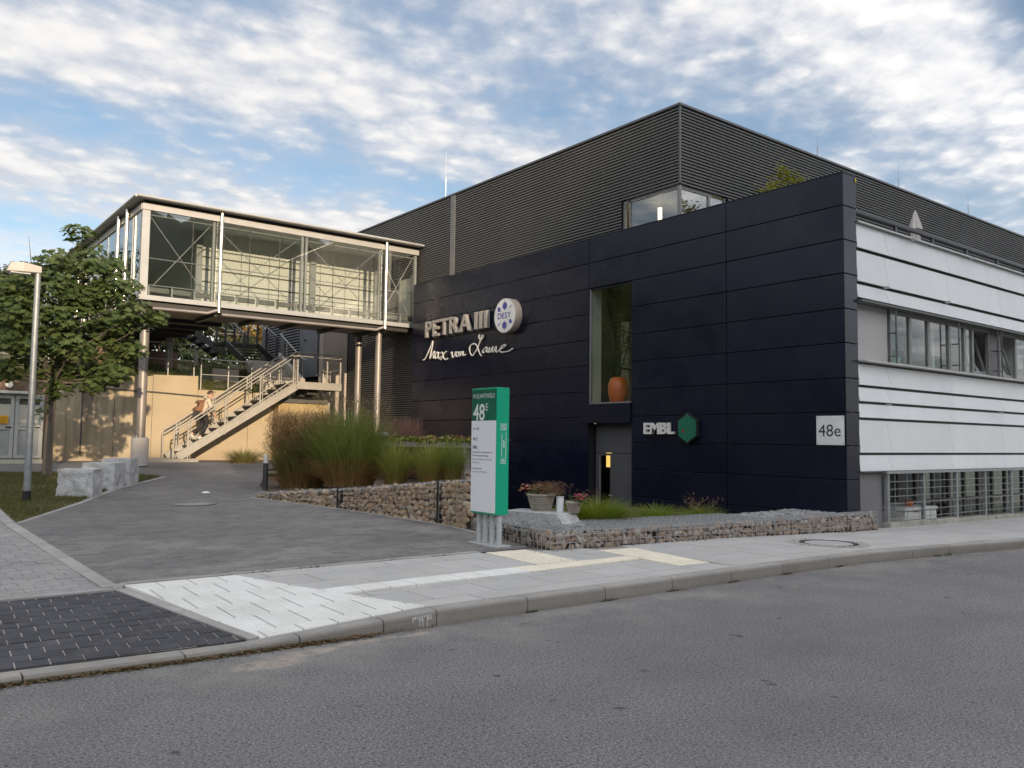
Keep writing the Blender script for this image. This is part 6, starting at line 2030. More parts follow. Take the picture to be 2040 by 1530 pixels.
def rough_block(name, label, cx, cy, z0, L, W, H, rot, group=None, seed=0, amp=0.03, step=None):
    bm = bmesh.new()
    bmesh.ops.create_cube(bm, size=1.0)
    bmesh.ops.subdivide_edges(bm, edges=bm.edges, cuts=11, use_grid_fill=True)
    R_ = Matrix.Rotation(rot, 3, 'Z')
    vs = []
    for v_ in bm.verts:
        p = Vector((v_.co.x * L, v_.co.y * W, (v_.co.z + 0.5) * H))
        nd = v_.co.normalized()
        a_ = amp * (0.35 if v_.co.z > 0.49 else 1.0)
        n_ = noise.noise(p * 4 + Vector((seed, seed * 2, 0))) + 0.7 * noise.noise(p * 11 + Vector((seed, 0, seed)))
        p += Vector((nd.x, nd.y, nd.z * 0.5)) * a_ * n_
        if step and v_.co.x > 0.38 and v_.co.z > 0.0:
            p.z = min(p.z, H * 0.62)
        vs.append(Vector((cx, cy, z0)) + R_ @ p)
    fs = [tuple(v_.index for v_ in f.verts) for f in bm.faces]
    bm.free()
    o = part(name, MB().add(vs, fs), GRAN, None, loc=(cx, cy, z0), smooth=True)
    return tag(o, label, 'stone block', group)


rough_block('granite_block', 'nearest rough pale granite block on the lawn edge', 3.22, 17.05, gz(17) - 0.05, 0.56, 0.62, 0.55, math.radians(62), 'granite blocks on the lawn edge', 3, 0.045)
rough_block('granite_block', 'middle rough granite block between two others on the lawn edge', 3.86, 18.2, gz(18.3) - 0.05, 0.62, 0.60, 0.57, math.radians(60), 'granite blocks on the lawn edge', 8, 0.05)
rough_block('granite_block', 'farthest granite block of the row, nearest the column pedestal', 4.40, 19.2, gz(19.3) - 0.05, 0.58, 0.56, 0.59, math.radians(60), 'granite blocks on the lawn edge', 13, 0.045)
rough_block('granite_bench', 'long sawn granite block beside the sign carrying flower baskets', 8.12, 9.62, 0.20, 1.15, 0.52, 0.34, math.radians(-72), None, 21, 0.016, step=True)

# flower baskets and lantern
WICK = mat('wicker', (0.36, 0.31, 0.25), (0.46, 0.41, 0.34), 14, 0.85, tint=0.1)


def basket(label, cx, cy, z0, r0_, r1_, h, rows=9, stakes=22):
    t_ = thing('wicker_basket', (cx, cy, z0), label, 'basket')
    part('lining', MB().lathe(cx, cy, [(r0_ * 0.9, z0 + 0.005), (r1_ * 0.92, z0 + h * 0.92)], 20), mat('basket_dark', (0.10, 0.08, 0.06), None, 5, 0.9), t_)
    mb = MB()
    for j in range(rows):
        t = (j + 0.5) / rows
        rad = r0_ + (r1_ - r0_) * t
        ph = j % 2
        pth = []
        for k in range(stakes * 2):
            an = math.pi * k / stakes
            rr_ = rad + 0.006 * math.cos(stakes * an + math.pi * ph)
            pth.append((cx + rr_ * math.cos(an), cy + rr_ * math.sin(an), z0 + h * t))
        mb.tube(pth, h / rows * 0.42, 5, closed=True)
    part('weave', mb, WICK, t_, smooth=True)
    mb = MB()
    for k in range(stakes):
        an = 2 * math.pi * (k + 0.5) / stakes
        mb.tube([(cx + r0_ * math.cos(an), cy + r0_ * math.sin(an), z0), (cx + r1_ * math.cos(an), cy + r1_ * math.sin(an), z0 + h)], 0.006, 5)
    part('stakes', mb, WICK, t_)
    pth = [(cx + (r1_ + 0.005) * math.cos(2 * math.pi * k / 30), cy + (r1_ + 0.005) * math.sin(2 * math.pi * k / 30), z0 + h + 0.006 * math.cos(k * 3)) for k in range(30)]
    part('rim', MB().tube(pth, 0.016, 6, closed=True), WICK, t_, smooth=True)
    return t_


basket('large pale wicker basket full of flowers on the granite bench', 8.22, 9.80, 0.535, 0.135, 0.205, 0.245)
basket('small wicker basket with pink flowers behind the white lantern', 8.43, 9.30, 0.535, 0.075, 0.105, 0.15, 7, 16)


def blooms(label, cx, cy, z, rad, hgt, n, cols, leafn, twign=0, seed=1):
    t_ = thing('flowers', (cx, cy, z), label, 'flowers')
    rnd = random.Random(seed)
    mb = MB()
    for i in range(leafn):
        c = Vector((cx + rnd.gauss(0, rad * 0.5), cy + rnd.gauss(0, rad * 0.5), z + rnd.random() * hgt))
        s_ = rnd.uniform(0.012, 0.03)
        q = Matrix.Rotation(rnd.uniform(0, 6.28), 3, 'Z') @ Matrix.Rotation(rnd.uniform(-1, 1), 3, 'X')
        mb.add([c + q @ Vector(p) for p in ((-s_, 0, 0), (0, -s_ * .5, 0), (s_, 0, 0.004), (0, s_ * .5, 0))], [(0, 1, 2, 3)])
    part('leaves', mb, leaf_mat('bloom_leaf', (0.06, 0.10, 0.03), (0.13, 0.15, 0.05), 0.3), t_, fix=False, kind='stuff')
    for (cname, c1, c2, frac, off) in cols:
        mb = MB()
        for i in range(int(n * frac)):
            c = Vector((cx + off[0] + rnd.gauss(0, rad * 0.33), cy + off[1] + rnd.gauss(0, rad * 0.33), z + hgt * rnd.uniform(0.45, 1.0)))
            for k in range(9):
                an = 6.28 * k / 9
                s_ = rnd.uniform(0.014, 0.024)
                dv = Vector((math.cos(an), math.sin(an), rnd.uniform(0.0, 0.8))) * s_
                sd = Vector((-math.sin(an), math.cos(an), 0.3)) * s_ * 0.5
                mb.add([c, c + dv - sd, c + dv * 1.3, c + dv + sd], [(0, 1, 2, 3)])
        part('blossoms', mb, leaf_mat(cname, c1, c2, 0.3), t_, fix=False, kind='stuff')
    if twign:
        mb = MB()
        for i in range(twign):
            p = Vector((cx + 0.05 + rnd.gauss(0, rad * 0.5), cy - 0.12 + rnd.gauss(0, rad * 0.5), z))
            q = p + Vector((rnd.gauss(0.0, 0.07), rnd.gauss(-0.05, 0.07), rnd.uniform(0.03, hgt * 1.3)))
            sd = Vector((0.0022, 0.0022, 0))
            mb.add([p - sd, p + sd, q], [(0, 1, 2)])
            for k in range(4):
                c = q + Vector((rnd.gauss(0, .012), rnd.gauss(0, .012), rnd.gauss(0, .012)))
                mb.add([c, c + Vector((.009, .004, .004)), c + Vector((0, .006, .010))], [(0, 1, 2)])
        part('dry_twigs', mb, leaf_mat('dry_flower', (0.16, 0.08, 0.045), (0.26, 0.15, 0.08), 0.3), t_, fix=False, kind='stuff')
    return t_


blooms('pink and rust coloured flowers spilling from the large wicker basket', 8.22, 9.82, 0.75, 0.24, 0.17, 46, (('petal_pink', (0.62, 0.22, 0.20), (0.75, 0.40, 0.33), 0.45, (-0.06, 0.14)), ('petal_red', (0.40, 0.06, 0.06), (0.5, 0.12, 0.1), 0.25, (-0.05, 0.16)), ('petal_rust', (0.32, 0.10, 0.06), (0.40, 0.18, 0.10), 0.3, (0.05, -0.1))), 420, 420, seed=3)
blooms('bright pink flowers in the small wicker basket', 8.46, 9.20, 0.66, 0.15, 0.16, 22, (('petal_magenta', (0.60, 0.05, 0.16), (0.72, 0.16, 0.28), 1.0, (0, -0.03)),), 160, 60, seed=5)
lant = thing('candle_lantern', (8.27, 9.42, 0.535), 'slim white candle lantern between the two flower baskets', 'lantern')
part('body', MB().cyl(8.27, 9.42, 0.535, 0.755, 0.055, n=20), mat('lantern_white', (0.74, 0.75, 0.76), (0.70, 0.71, 0.72), 4, 0.35), lant, smooth=True, bevel=0.004)
part('top_ring', MB().cyl(8.27, 9.42, 0.756, 0.772, 0.058, n=20), mat('lantern_rim', (0.55, 0.55, 0.54), None, 4, 0.4), lant, smooth=True)

# ------------------------------------------------------------------ green wayfinding sign
SGX, SGY0, SGY1 = 6.86, 9.14, 9.735
sn = thing('wayfinding_sign', (6.96, 9.44, 0.13), 'upright green and white information sign standing on four round legs', 'sign')
GRN = mat('sign_green', (0.0, 0.37, 0.205), (0.0, 0.36, 0.195), 1, 0.4)
GRND = mat('sign_dark_green', (0.004, 0.13, 0.07), (0.004, 0.10, 0.055), 2.0, 0.35)
part('body', MB().box(SGX, SGX + 0.215, SGY0, SGY1, 0.575, 2.325), GRN, sn, bevel=0.006)
part('header', MB().box(SGX - 0.006, SGX - 0.001, SGY0 + 0.012, SGY1 - 0.015, 1.872, 2.305), GRND, sn)
part('face', MB().box(SGX - 0.006, SGX - 0.001, SGY0 + 0.012, SGY1 - 0.006, 0.60, 1.868), mat('sign_white', (0.78, 0.785, 0.80), (0.80, 0.805, 0.815), 1, 0.35), sn)
TXW = mat('text_white', (0.78, 0.80, 0.79), None, 1, 0.5)
TXD = mat('text_dark', (0.06, 0.06, 0.065), None, 1, 0.5)
TXM = mat('text_mid', (0.22, 0.22, 0.23), None, 1, 0.5)


def sign_text(txt, w_, h, ytop, yl, m, fat=0.0, name='lettering'):
    V, FF = text_shape(txt, w_, h, 0.0015, fat)
    part(name, MB().add(on_wall_a(V, SGX - 0.0065, yl, ytop - h), FF), m, sn, fix=False)


sign_text('IM QUANTENFELD', 0.51, 0.072, 2.245, SGY1 - 0.04, TXW, -0.004)
sign_text('48', 0.275, 0.235, 2.105, SGY1 - 0.045, TXW, 0.012)
sign_text('E', 0.055, 0.095, 2.105, SGY1 - 0.345, TXW, -0.008)
sign_text('EMBL', 0.075, 0.020, 1.765, SGY1 - 0.045, TXD)
sign_text('48 E', 0.115, 0.045, 1.635, SGY1 - 0.045, TXD, 0.006)
sign_text('EMBL', 0.125, 0.045, 1.520, SGY1 - 0.042, TXD, 0.006)
sign_text('Europäisches Laboratorium', 0.46, 0.030, 1.440, SGY1 - 0.04, TXD, 0.006)
sign_text('für Molekularbiologie', 0.385, 0.030, 1.392, SGY1 - 0.04, TXD, 0.006)
sign_text('European Molecular Biology', 0.46, 0.030, 1.340, SGY1 - 0.04, TXM)
sign_text('Laboratory', 0.18, 0.030, 1.296, SGY1 - 0.04, TXM)
sign_text('Laborgebäude', 0.225, 0.028, 1.212, SGY1 - 0.04, TXD, 0.006)
sign_text('Laboratory Building', 0.34, 0.028, 1.165, SGY1 - 0.04, TXM)
hexm = MB()
for q in range(-2, 3):
    for r_ in range(-2, 3):
        if abs(q + r_) <= 2:
            cy_, cz_ = SGY1 - 0.165 - 0.0095 * q, 1.755 + 0.011 * (r_ + q / 2)
            hexm.tube([(SGX - 0.0062, cy_, cz_), (SGX - 0.0075, cy_, cz_)], 0.0042, 8)
part('emblem', hexm, TXM, sn)
# small white lines of print on the narrow side, running downwards
def side_text(txt, w_, h, x_, ztop):
    V, FF = text_shape(txt, w_, h, 0.0015, 0.0)
    V2 = [(x_ + p[1], SGY0 - 0.0006 - p[2], ztop - p[0]) for p in V]
    part('side_lettering', MB().add(V2, FF), TXW, sn, fix=False)
mb = MB()
for (z, w0_, w1_) in ((1.815, 0.055, 0.175), (1.795, 0.075, 0.165), (1.775, 0.055, 0.175), (1.755, 0.08, 0.17), (1.735, 0.06, 0.175), (1.335, 0.07, 0.15), (1.315, 0.085, 0.175), (1.295, 0.065, 0.16), (1.275, 0.075, 0.17)):
    x = SGX + w0_
    k = 0
    while x < SGX + w1_:
        l_ = 0.008 + 0.014 * ((k * 7 + int(z * 1000)) % 3) / 2
        mb.box(x, min(x + l_, SGX + w1_), SGY0 - 0.0018, SGY0 - 0.0006, z, z + 0.010)
        x += l_ + 0.006; k += 1
for (x_, z0_, z1_) in ((0.085, 1.375, 1.69), (0.155, 1.345, 1.70), (0.115, 1.50, 1.60), (0.125, 1.52, 1.58)):
    z = z1_
    k = 0
    while z > z0_:
        l_ = 0.010 + 0.018 * ((k * 5 + int(x_ * 1000)) % 4) / 3
        mb.box(SGX + x_, SGX + x_ + 0.012, SGY0 - 0.0018, SGY0 - 0.0006, z - l_, z)
        z -= l_ + 0.008; k += 1
part('side_print', mb, TXW, sn, kind='stuff')
for y in (9.20, 9.36, 9.52, 9.67):
    part('leg', MB().cyl(SGX + 0.11, y, 0.165, 0.574, 0.040, n=16), mat('leg_grey', (0.50, 0.51, 0.51), (0.55, 0.56, 0.56), 6, 0.45, metal=0.3), sn, smooth=True)
part('base_plate', MB().box(SGX - 0.03, SGX + 0.23, 9.08, 9.80, 0.135, 0.163), MATS['leg_grey'], sn, bevel=0.004)

# ------------------------------------------------------------------ street lamp, bollard light
lp = thing('street_lamp', (2.28, 16.36, gz(16.36)), 'galvanised street lamp with flat head standing on the lawn', 'street lamp')
zg = gz(16.36)
part('sleeve', MB().cyl(2.28, 16.36, zg - 0.05, zg + 0.19, 0.063, n=20), mat('black_sleeve', (0.015, 0.015, 0.016), None, 3, 0.6), lp, smooth=True)
part('pole', MB().tube([(2.28, 16.36, zg + 0.19), (2.28, 16.36, zg + 1.6), (2.28, 16.36, 4.40)], [0.057, 0.052, 0.046], 20), mat('galv_pole', (0.27, 0.285, 0.295), (0.36, 0.37, 0.375), 9, 0.5, metal=0.5, detail=5), lp, smooth=True)
vs = [(2.33, 16.30, 4.39), (2.33, 16.44, 4.39), (2.33, 16.44, 4.50), (2.33, 16.30, 4.50), (2.05, 16.24, 4.37), (2.05, 16.50, 4.37), (2.05, 16.50, 4.535), (2.05, 16.24, 4.535), (1.80, 16.28, 4.365), (1.80, 16.46, 4.365), (1.86, 16.46, 4.52), (1.86, 16.28, 4.52)]
part('lamp_head', MB().add(vs, [(3, 2, 1, 0), (0, 1, 5, 4), (1, 2, 6, 5), (2, 3, 7, 6), (3, 0, 4, 7), (4, 5, 9, 8), (5, 6, 10, 9), (6, 7, 11, 10), (7, 4, 8, 11), (8, 9, 10, 11)]), mat('lamp_beige', (0.52, 0.47, 0.42), (0.47, 0.43, 0.385), 3, 0.6), lp, bevel=0.012)
part('diffuser', MB().box(1.86, 2.16, 16.29, 16.45, 4.345, 4.366), mat('lamp_glass', (0.6, 0.6, 0.58), None, 3, 0.3), lp)
bo = thing('bollard_light', (6.84, 17.30, gz(17.3)), 'short dark bollard light with a white cap beside the path', 'bollard')
bz0 = gz(17.3)
part('post', MB().cyl(6.84, 17.30, bz0 - 0.05, bz0 + 0.56, 0.055, n=16), mat('bollard_dark', (0.045, 0.045, 0.048), None, 3, 0.5), bo, smooth=True)
part('cap', MB().cyl(6.84, 17.30, bz0 + 0.562, bz0 + 0.74, 0.052, n=16), mat('bollard_cap', (0.62, 0.62, 0.6), None, 3, 0.5), bo, smooth=True)
pw = tag(part('paper_scrap', MB().lathe(5.49, 16.97, [(0.09, gz(16.97) + 0.002), (0.06, gz(16.97) + 0.025), (0.02, gz(16.97) + 0.035)], 9), mat('paper', (0.75, 0.73, 0.7), None, 5, 0.9)), 'small white scrap lying on the dark driveway', 'scrap')

# ------------------------------------------------------------------ trees
def leaf_shape():
    """five-lobed maple leaf outline in the xy plane, unit size"""
    pts = [(0, -0.5), (0.10, -0.22), (0.42, -0.30), (0.30, -0.08), (0.52, 0.12), (0.24, 0.14), (0.0, 0.55), (-0.24, 0.14), (-0.52, 0.12), (-0.30, -0.08), (-0.42, -0.30), (-0.10, -0.22)]
    return [Vector((x, y, 0.10 * abs(x))) for x, y in pts]


LEAF = leaf_shape()


def add_leaf(mb, c, s_, nrm_, spin, shape=LEAF):
    z = nrm_.normalized()
    x = z.orthogonal().normalized()
    y = z.cross(x)
    ca, sa = math.cos(spin), math.sin(spin)
    x, y = x * ca + y * sa, y * ca - x * sa
    mb.add([c + (x * p.x + y * p.y + z * p.z) * s_ for p in shape], [tuple(range(len(shape)))])


BARK = mat('bark', (0.105, 0.085, 0.07), (0.15, 0.125, 0.105), 10, 0.95, bump=0.6, bscale=30, stretch=(1, 1, 0.2))
mp = thing('maple_tree', (3.36, 21.42, gz(21.42)), 'young maple with broad lobed leaves standing behind the street lamp', 'tree')
tb = Vector((3.36, 21.42, gz(21.42)))
trunk = MB()
trunk.tube([tb + Vector((0, 0, -0.1)), tb + Vector((0.0, 0, 0.8)), tb + Vector((0.04, 0.0, 2.0)), tb + Vector((0.22, 0, 3.4)), tb + Vector((0.45, 0, 4.8)), tb + Vector((0.5, 0, 5.6))], [0.115, 0.095, 0.085, 0.06, 0.03, 0.01], 10)
part('trunk', trunk, BARK, mp, smooth=True, fix=False)
# (x, z) offsets of leaf boughs in the plane facing the street, with depth and radius
rndm = random.Random(11)
vdir = Vector((math.cos(AZ), -math.sin(AZ), 0))      # crown is wider along the facade than deep
ddir = Vector((math.sin(AZ), math.cos(AZ), 0))
boughs = []
for (du, dz_, r_) in ((0.5, 5.55, 0.36), (0.75, 5.05, 0.42), (0.35, 4.9, 0.5), (1.25, 4.75, 0.42), (-0.2, 4.55, 0.5), (0.45, 4.3, 0.65), (1.3, 4.25, 0.5), (1.65, 4.35, 0.3), (-0.75, 4.2, 0.42), (-1.15, 3.85, 0.42), (-0.3, 3.7, 0.6), (0.6, 3.6, 0.65), (1.4, 3.55, 0.55), (2.0, 3.72, 0.42), (2.35, 3.62, 0.28), (1.05, 2.95, 0.55), (0.2, 3.0, 0.6), (-0.6, 3.05, 0.55), (-1.2, 3.1, 0.5), (-1.55, 2.7, 0.4), (-0.8, 2.45, 0.45), (0.55, 2.4, 0.5), (1.35, 2.45, 0.5), (1.75, 2.85, 0.35), (0.0, 2.35, 0.45), (1.0, 2.05, 0.35), (1.65, 2.25, 0.3), (0.25, 1.95, 0.3), (-1.5, 3.55, 0.3), (0.9, 4.0, 0.45)):
    boughs.append((tb + vdir * du + ddir * rndm.uniform(-0.35, 0.35) + Vector((0, 0, dz_)), r_))
    if r_ > 0.4:
        boughs.append((tb + vdir * (du * 0.85) + ddir * rndm.choice([-1, 1]) * rndm.uniform(0.5, 1.05) + Vector((0, 0, dz_ - 0.1)), r_ * 0.85))
limbs = MB()
for c, r_ in boughs:
    h = max(2.1, min(5.0, (c.z - tb.z) - 0.55 - 0.25 * (c - tb - Vector((0, 0, c.z - tb.z))).length))
    s0 = tb + Vector((0.04 + 0.09 * max(0, h - 2), 0, h))
    mid = s0.lerp(c, 0.55) + Vector((0, 0, -0.06))
    limbs.tube([s0, mid, c], [0.026, 0.014, 0.005], 6)
for s_ in ((-0.55, 5.0, 0.05, 0.95), (-0.5, 5.2, -0.12, 0.5)):
    a0 = tb + vdir * s_[0] + Vector((0, 0, 4.55))
    limbs.tube([a0, a0 + vdir * -0.14 + Vector((0, 0, s_[3]))], [0.012, 0.004], 5)
part('limbs', limbs, BARK, mp, smooth=True, fix=False)
crown = MB()
for c, r_ in boughs:
    n = int(370 * r_ ** 1.6) + 22
    for i in range(n):
        d_ = Vector((rndm.gauss(0, 1), rndm.gauss(0, 1), rndm.gauss(0, 1))).normalized()
        rad = r_ * (0.35 + 0.75 * rndm.random() ** 0.6)
        p = c + Vector((d_.x * rad, d_.y * rad, d_.z * rad * 0.62))
        nr = Vector((d_.x * 0.7 + rndm.gauss(0, 0.35), d_.y * 0.7 - 0.3 + rndm.gauss(0, 0.35), 0.75 + 0.3 * rndm.random()))
        add_leaf(crown, p, rndm.uniform(0.12, 0.21), nr, rndm.uniform(0, 6.28))
for i in range(60):     # sprouts low on the trunk
    p = tb + Vector((rndm.gauss(-0.12, 0.12), rndm.gauss(-0.05, 0.1), rndm.uniform(1.25, 2.1)))
    add_leaf(crown, p, rndm.uniform(0.09, 0.16), Vector((rndm.gauss(0, .5), -0.4, 1)), rndm.uniform(0, 6.28))
MAPLE = leaf_mat('maple_leaf', (0.034, 0.068, 0.020), (0.125, 0.155, 0.05), 0.32, 1.4)
part('crown', crown, MAPLE, mp, fix=False, kind='stuff')


def bg_tree(name, label, x, y, z, h, r_, m, n, trunk_h=None, group=None, seed=0, leaf=0.16, cr=None):
    rd = random.Random(seed)
    t_ = thing(name, (x, y, z), label, 'tree', group)
    th = trunk_h or h * 0.35
    mb = MB().tube([(x, y, z - 0.2), (x + 0.1, y, z + th), (x + 0.05, y, z + h * 0.8)], [0.035 * h * 0.5, 0.02 * h * 0.5, 0.02], 8)
    lobes = []
    for k in range(cr or 16):
        t = rd.random()
        rr_ = r_ * (1 - 0.55 * abs(2 * t - 0.8)) * math.sqrt(rd.random())
        an = rd.uniform(0, 6.28)
        c = Vector((x + rr_ * math.cos(an), y + rr_ * math.sin(an), z + th * 0.8 + (h - th * 0.8) * t))
        lobes.append((c, r_ * rd.uniform(0.25, 0.42)))
        mb.tube([(x + 0.05, y, z + th * 0.8 + (c.z - z - th * 0.8) * 0.6), tuple(c)], [0.03, 0.008], 5)
    part('trunk', mb, BARK, t_, smooth=True, fix=False)
    cm = MB()
    small = [Vector((0, -0.5, 0)), Vector((0.32, 0, 0.05)), Vector((0, 0.5, 0)), Vector((-0.32, 0, 0.05))]
    for c, lr in lobes:
        for i in range(n // len(lobes)):
            d_ = Vector((rd.gauss(0, 1), rd.gauss(0, 1), rd.gauss(0, 1))).normalized()
            p = c + d_ * lr * (0.4 + 0.7 * rd.random() ** 0.5)
            add_leaf(cm, p, leaf * rd.uniform(0.7, 1.3), d_ + Vector((0, 0, 0.6)), rd.uniform(0, 6.28), small)
    part('crown', cm, m, t_, fix=False, kind='stuff')
    return t_


DARKG = leaf_mat('dark_foliage', (0.018, 0.034, 0.014), (0.045, 0.065, 0.025), 0.25, 0.8)
AUT = leaf_mat('autumn_foliage', (0.17, 0.115, 0.035), (0.27, 0.19, 0.06), 0.35, 0.9)
MIDG = leaf_mat('mid_foliage', (0.04, 0.065, 0.018), (0.09, 0.115, 0.035), 0.3, 0.8)
bg_tree('background_tree', 'golden brown autumn tree seen under the bridge', 17.0, 47.0, 4.4, 7.0, 2.6, AUT, 5200, seed=4, leaf=0.28)
bg_tree('background_tree', 'dark green tree behind the upper stairs under the bridge', 13.6, 44.0, 4.6, 7.5, 2.6, DARKG, 4200, seed=5, leaf=0.26)
bg_tree('background_tree', 'dark tree right of the autumn tree, beside the louvred wall', 19.9, 48.5, 4.4, 6.2, 1.9, MIDG, 3600, seed=6, leaf=0.24)
bg_tree('background_tree', 'dense dark tree in the shade below the bridge corner', 11.2, 42.5, 4.8, 6.0, 2.4, DARKG, 3600, seed=7, leaf=0.26)
bg_tree('background_tree', 'dark tree at the left picture edge behind the lamp head', 0.6, 46.0, 4.5, 6.5, 2.4, DARKG, 3000, seed=8, leaf=0.25)
bg_tree('background_tree', 'broad dark tree on the bank between the bridge columns', 8.6, 40.5, 4.6, 5.2, 2.3, DARKG, 3600, seed=9, leaf=0.26)
bg_tree('background_tree', 'dark leafy tree behind the maple on top of the bank', 4.6, 38.5, 4.4, 3.4, 2.0, MIDG, 3000, seed=10, leaf=0.24)
hb2 = thing('hedge', (11, 46, 4.6), 'dark overgrown shrubbery along the top of the bank behind the upper stairs', 'hedge')
mb = MB()
QUADL = [Vector((0, -0.5, 0)), Vector((0.34, 0, 0.05)), Vector((0, 0.5, 0)), Vector((-0.34, 0, 0.05))]
for i in range(7500):
    x = random.uniform(1.5, 21)
    t = random.random()
    hh_ = 1.9 + 1.3 * noise.noise(Vector((x * 0.35, 0, 9))) + 0.7 * noise.noise(Vector((x * 1.3, 0, 5)))
    p = Vector((x, 43.0 + random.gauss(0, 0.5), 4.5 + t * hh_))
    add_leaf(mb, p, random.uniform(0.18, 0.34), Vector((random.gauss(0, .6), -0.7 + random.gauss(0, .4), 0.5)), random.uniform(0, 6.28), QUADL)
part('foliage', mb, DARKG, hb2, fix=False, kind='stuff')
hd = thing('hedge', (1, 30.2, 3.2), 'dark green hedge on the bank above the cabinet', 'hedge')
mb = MB()
for i in range(5200):
    x = random.uniform(-5, 6.0)
    t = random.random()
    p = Vector((x, 29.5 + random.gauss(0, 0.35), 2.75 + t * (0.75 + 0.5 * noise.noise(Vector((x * 0.8, 0, 3))))))
    add_leaf(mb, p, random.uniform(0.08, 0.15), Vector((random.gauss(0, .6), -0.6 + random.gauss(0, .4), 0.7)), random.uniform(0, 6.28), [Vector((0, -0.5, 0)), Vector((0.3, 0, 0.05)), Vector((0, 0.5, 0)), Vector((-0.3, 0, 0.05))])
part('foliage', mb, MIDG, hd, fix=False, kind='stuff')

# ------------------------------------------------------------------ unseen trees added behind the viewer for shade, at the side for dark reflections
def tree_mass(name, blobs, m, seed):
    rd = random.Random(seed)
    mb = MB()
    for (x, y, z, rx, ry, rz) in blobs:
        bm = bmesh.new()
        bmesh.ops.create_icosphere(bm, subdivisions=3, radius=1.0)
        off = Vector((rd.random() * 50, rd.random() * 50, 0))
        vs = []
        for v_ in bm.verts:
            k = 1 + 0.22 * noise.noise(v_.co * 2.2 + off) + 0.12 * noise.noise(v_.co * 5 + off)
            vs.append((x + v_.co.x * rx * k, y + v_.co.y * ry * k, z + v_.co.z * rz * k))
        fs = [tuple(v_.index for v_ in f.verts) for f in bm.faces]
        bm.free()
        mb.add(vs, fs)
    return tag(part(name, mb, m, fix=False), kind='stuff')


FARW = mat('wood_foliage', (0.03, 0.05, 0.016), (0.07, 0.09, 0.03), 0.6, 0.95, bump=1.0, bscale=3)
bl = []
for x in np.arange(-2.7, 130, 2.6):
    bl.append((x, -86 + random.uniform(-2, 2), 15, 7.5, 6.0, 20.5 + random.uniform(0, 0.8)))
for x in np.arange(-140, -24, 2.6):
    bl.append((x, -86 + random.uniform(-2, 2), 12, 7.2, 6.0, 15.5 + random.uniform(0, 0.8)))
for x in np.arange(-27, -4, 3.2):
    bl.append((x, -84 + random.uniform(-0.5, 0.5), 10, 3.6, 4.0, 14.0 + random.uniform(-0.4, 0.4)))
tree_mass('unseen_far_wood', bl, FARW, 1)
bl = []
for y in np.arange(-30, 90, 8):
    bl.append((-60 + random.uniform(-4, 4), y, 8.0, 5.0, 6.0, 12.0 + random.uniform(-3, 3)))
for x in np.arange(-60, -8, 4.0):
    bl.append((x, 66 + random.uniform(-4, 4), 9.0, 4.5, 5.0, 14.0 + random.uniform(-2, 2)))
tree_mass('unseen_side_wood', bl, FARW, 2)

# ================================================================== PERSON ON THE STAIRS
def skin_mesh(name, chains, m, parent, sub=2, root=None, joints=None, smooth=True):
    """grow a surface round a skeleton: chains of (point, radius) sharing points by position"""
    vs, es, rs = [], [], []
    idx = {}
    def vid(p, r_):
        key = tuple(round(c, 4) for c in p)
        if key not in idx:
            idx[key] = len(vs); vs.append(p); rs.append(r_)
        return idx[key]
    for ch_ in chains:
        ids = [vid(p, r_) for p, r_ in ch_]
        for i, j in zip(ids, ids[1:]):
            if i != j and (i, j) not in es and (j, i) not in es:
                es.append((i, j))
    me = bpy.data.meshes.new(name)
    base = WL[parent.name] if parent else Vector((0, 0, 0))
    me.from_pydata([tuple(Vector(p) - base) for p in vs], es, [])
    ob = bpy.data.objects.new(name, me)
    COL.objects.link(ob)
    sk = ob.modifiers.new('skin', 'SKIN')
    sk.use_smooth_shade = True
    layer = me.skin_vertices[0] if me.skin_vertices else None
    if layer is None:
        bm = bmesh.new(); bm.from_mesh(me); bm.verts.layers.skin.verify(); bm.to_mesh(me); bm.free()
        layer = me.skin_vertices[0]
    for i, r_ in enumerate(rs):
        rx, ry = r_ if isinstance(r_, tuple) else (r_, r_)
        layer.data[i].radius = (rx, ry)
        layer.data[i].use_root = (i == 0)
    ss = ob.modifiers.new('subdivision', 'SUBSURF')
    ss.levels = ss.render_levels = sub
    dg = bpy.context.evaluated_depsgraph_get()
    me2 = bpy.data.meshes.new_from_object(ob.evaluated_get(dg))
    me2.name = name
    bpy.data.objects.remove(ob)
    me2.materials.clear(); me2.materials.append(m)
    me2.polygons.foreach_set('use_smooth', [True] * len(me2.polygons))
    o = bpy.data.objects.new(name, me2)
    COL.objects.link(o)
    o.parent = parent
    WL[o.name] = base.copy()
    return o


PXX, PYY, PZ = 8.60, 27.50, 1.499          # planted foot, on the third tread
SKIN = mat('skin', (0.55, 0.33, 0.24), (0.58, 0.36, 0.27), 5, 0.55)
HOOD = mat('beige_top', (0.60, 0.52, 0.42), (0.54, 0.46, 0.37), 7, 0.9, bump=0.2, bscale=20)
TROU = mat('black_trousers', (0.018, 0.018, 0.02), (0.028, 0.028, 0.03), 7, 0.85)
SHOE = mat('white_shoe', (0.70, 0.68, 0.65), (0.6, 0.58, 0.55), 9, 0.7)
def P(dx, dy, dz): return (PXX + dx, PYY + dy, PZ + dz)
pe = thing('person', (PXX, PYY, PZ), 'person in pale top and black trousers climbing the steel stairs with a backpack', 'person')
pel = P(0.10, 0, 0.86)
chest, neck = P(0.22, 0, 1.22), P(0.29, 0, 1.34)
lsh, rsh = P(0.23, -0.17, 1.27), P(0.23, 0.17, 1.27)
lel, rel_ = P(0.30, -0.23, 1.01), P(0.25, 0.23, 1.02)
lwr, rwr = P(0.42, -0.20, 0.80), P(0.45, 0.20, 0.85)
lhip, rhip = P(0.10, -0.085, 0.82), P(0.10, 0.085, 0.82)
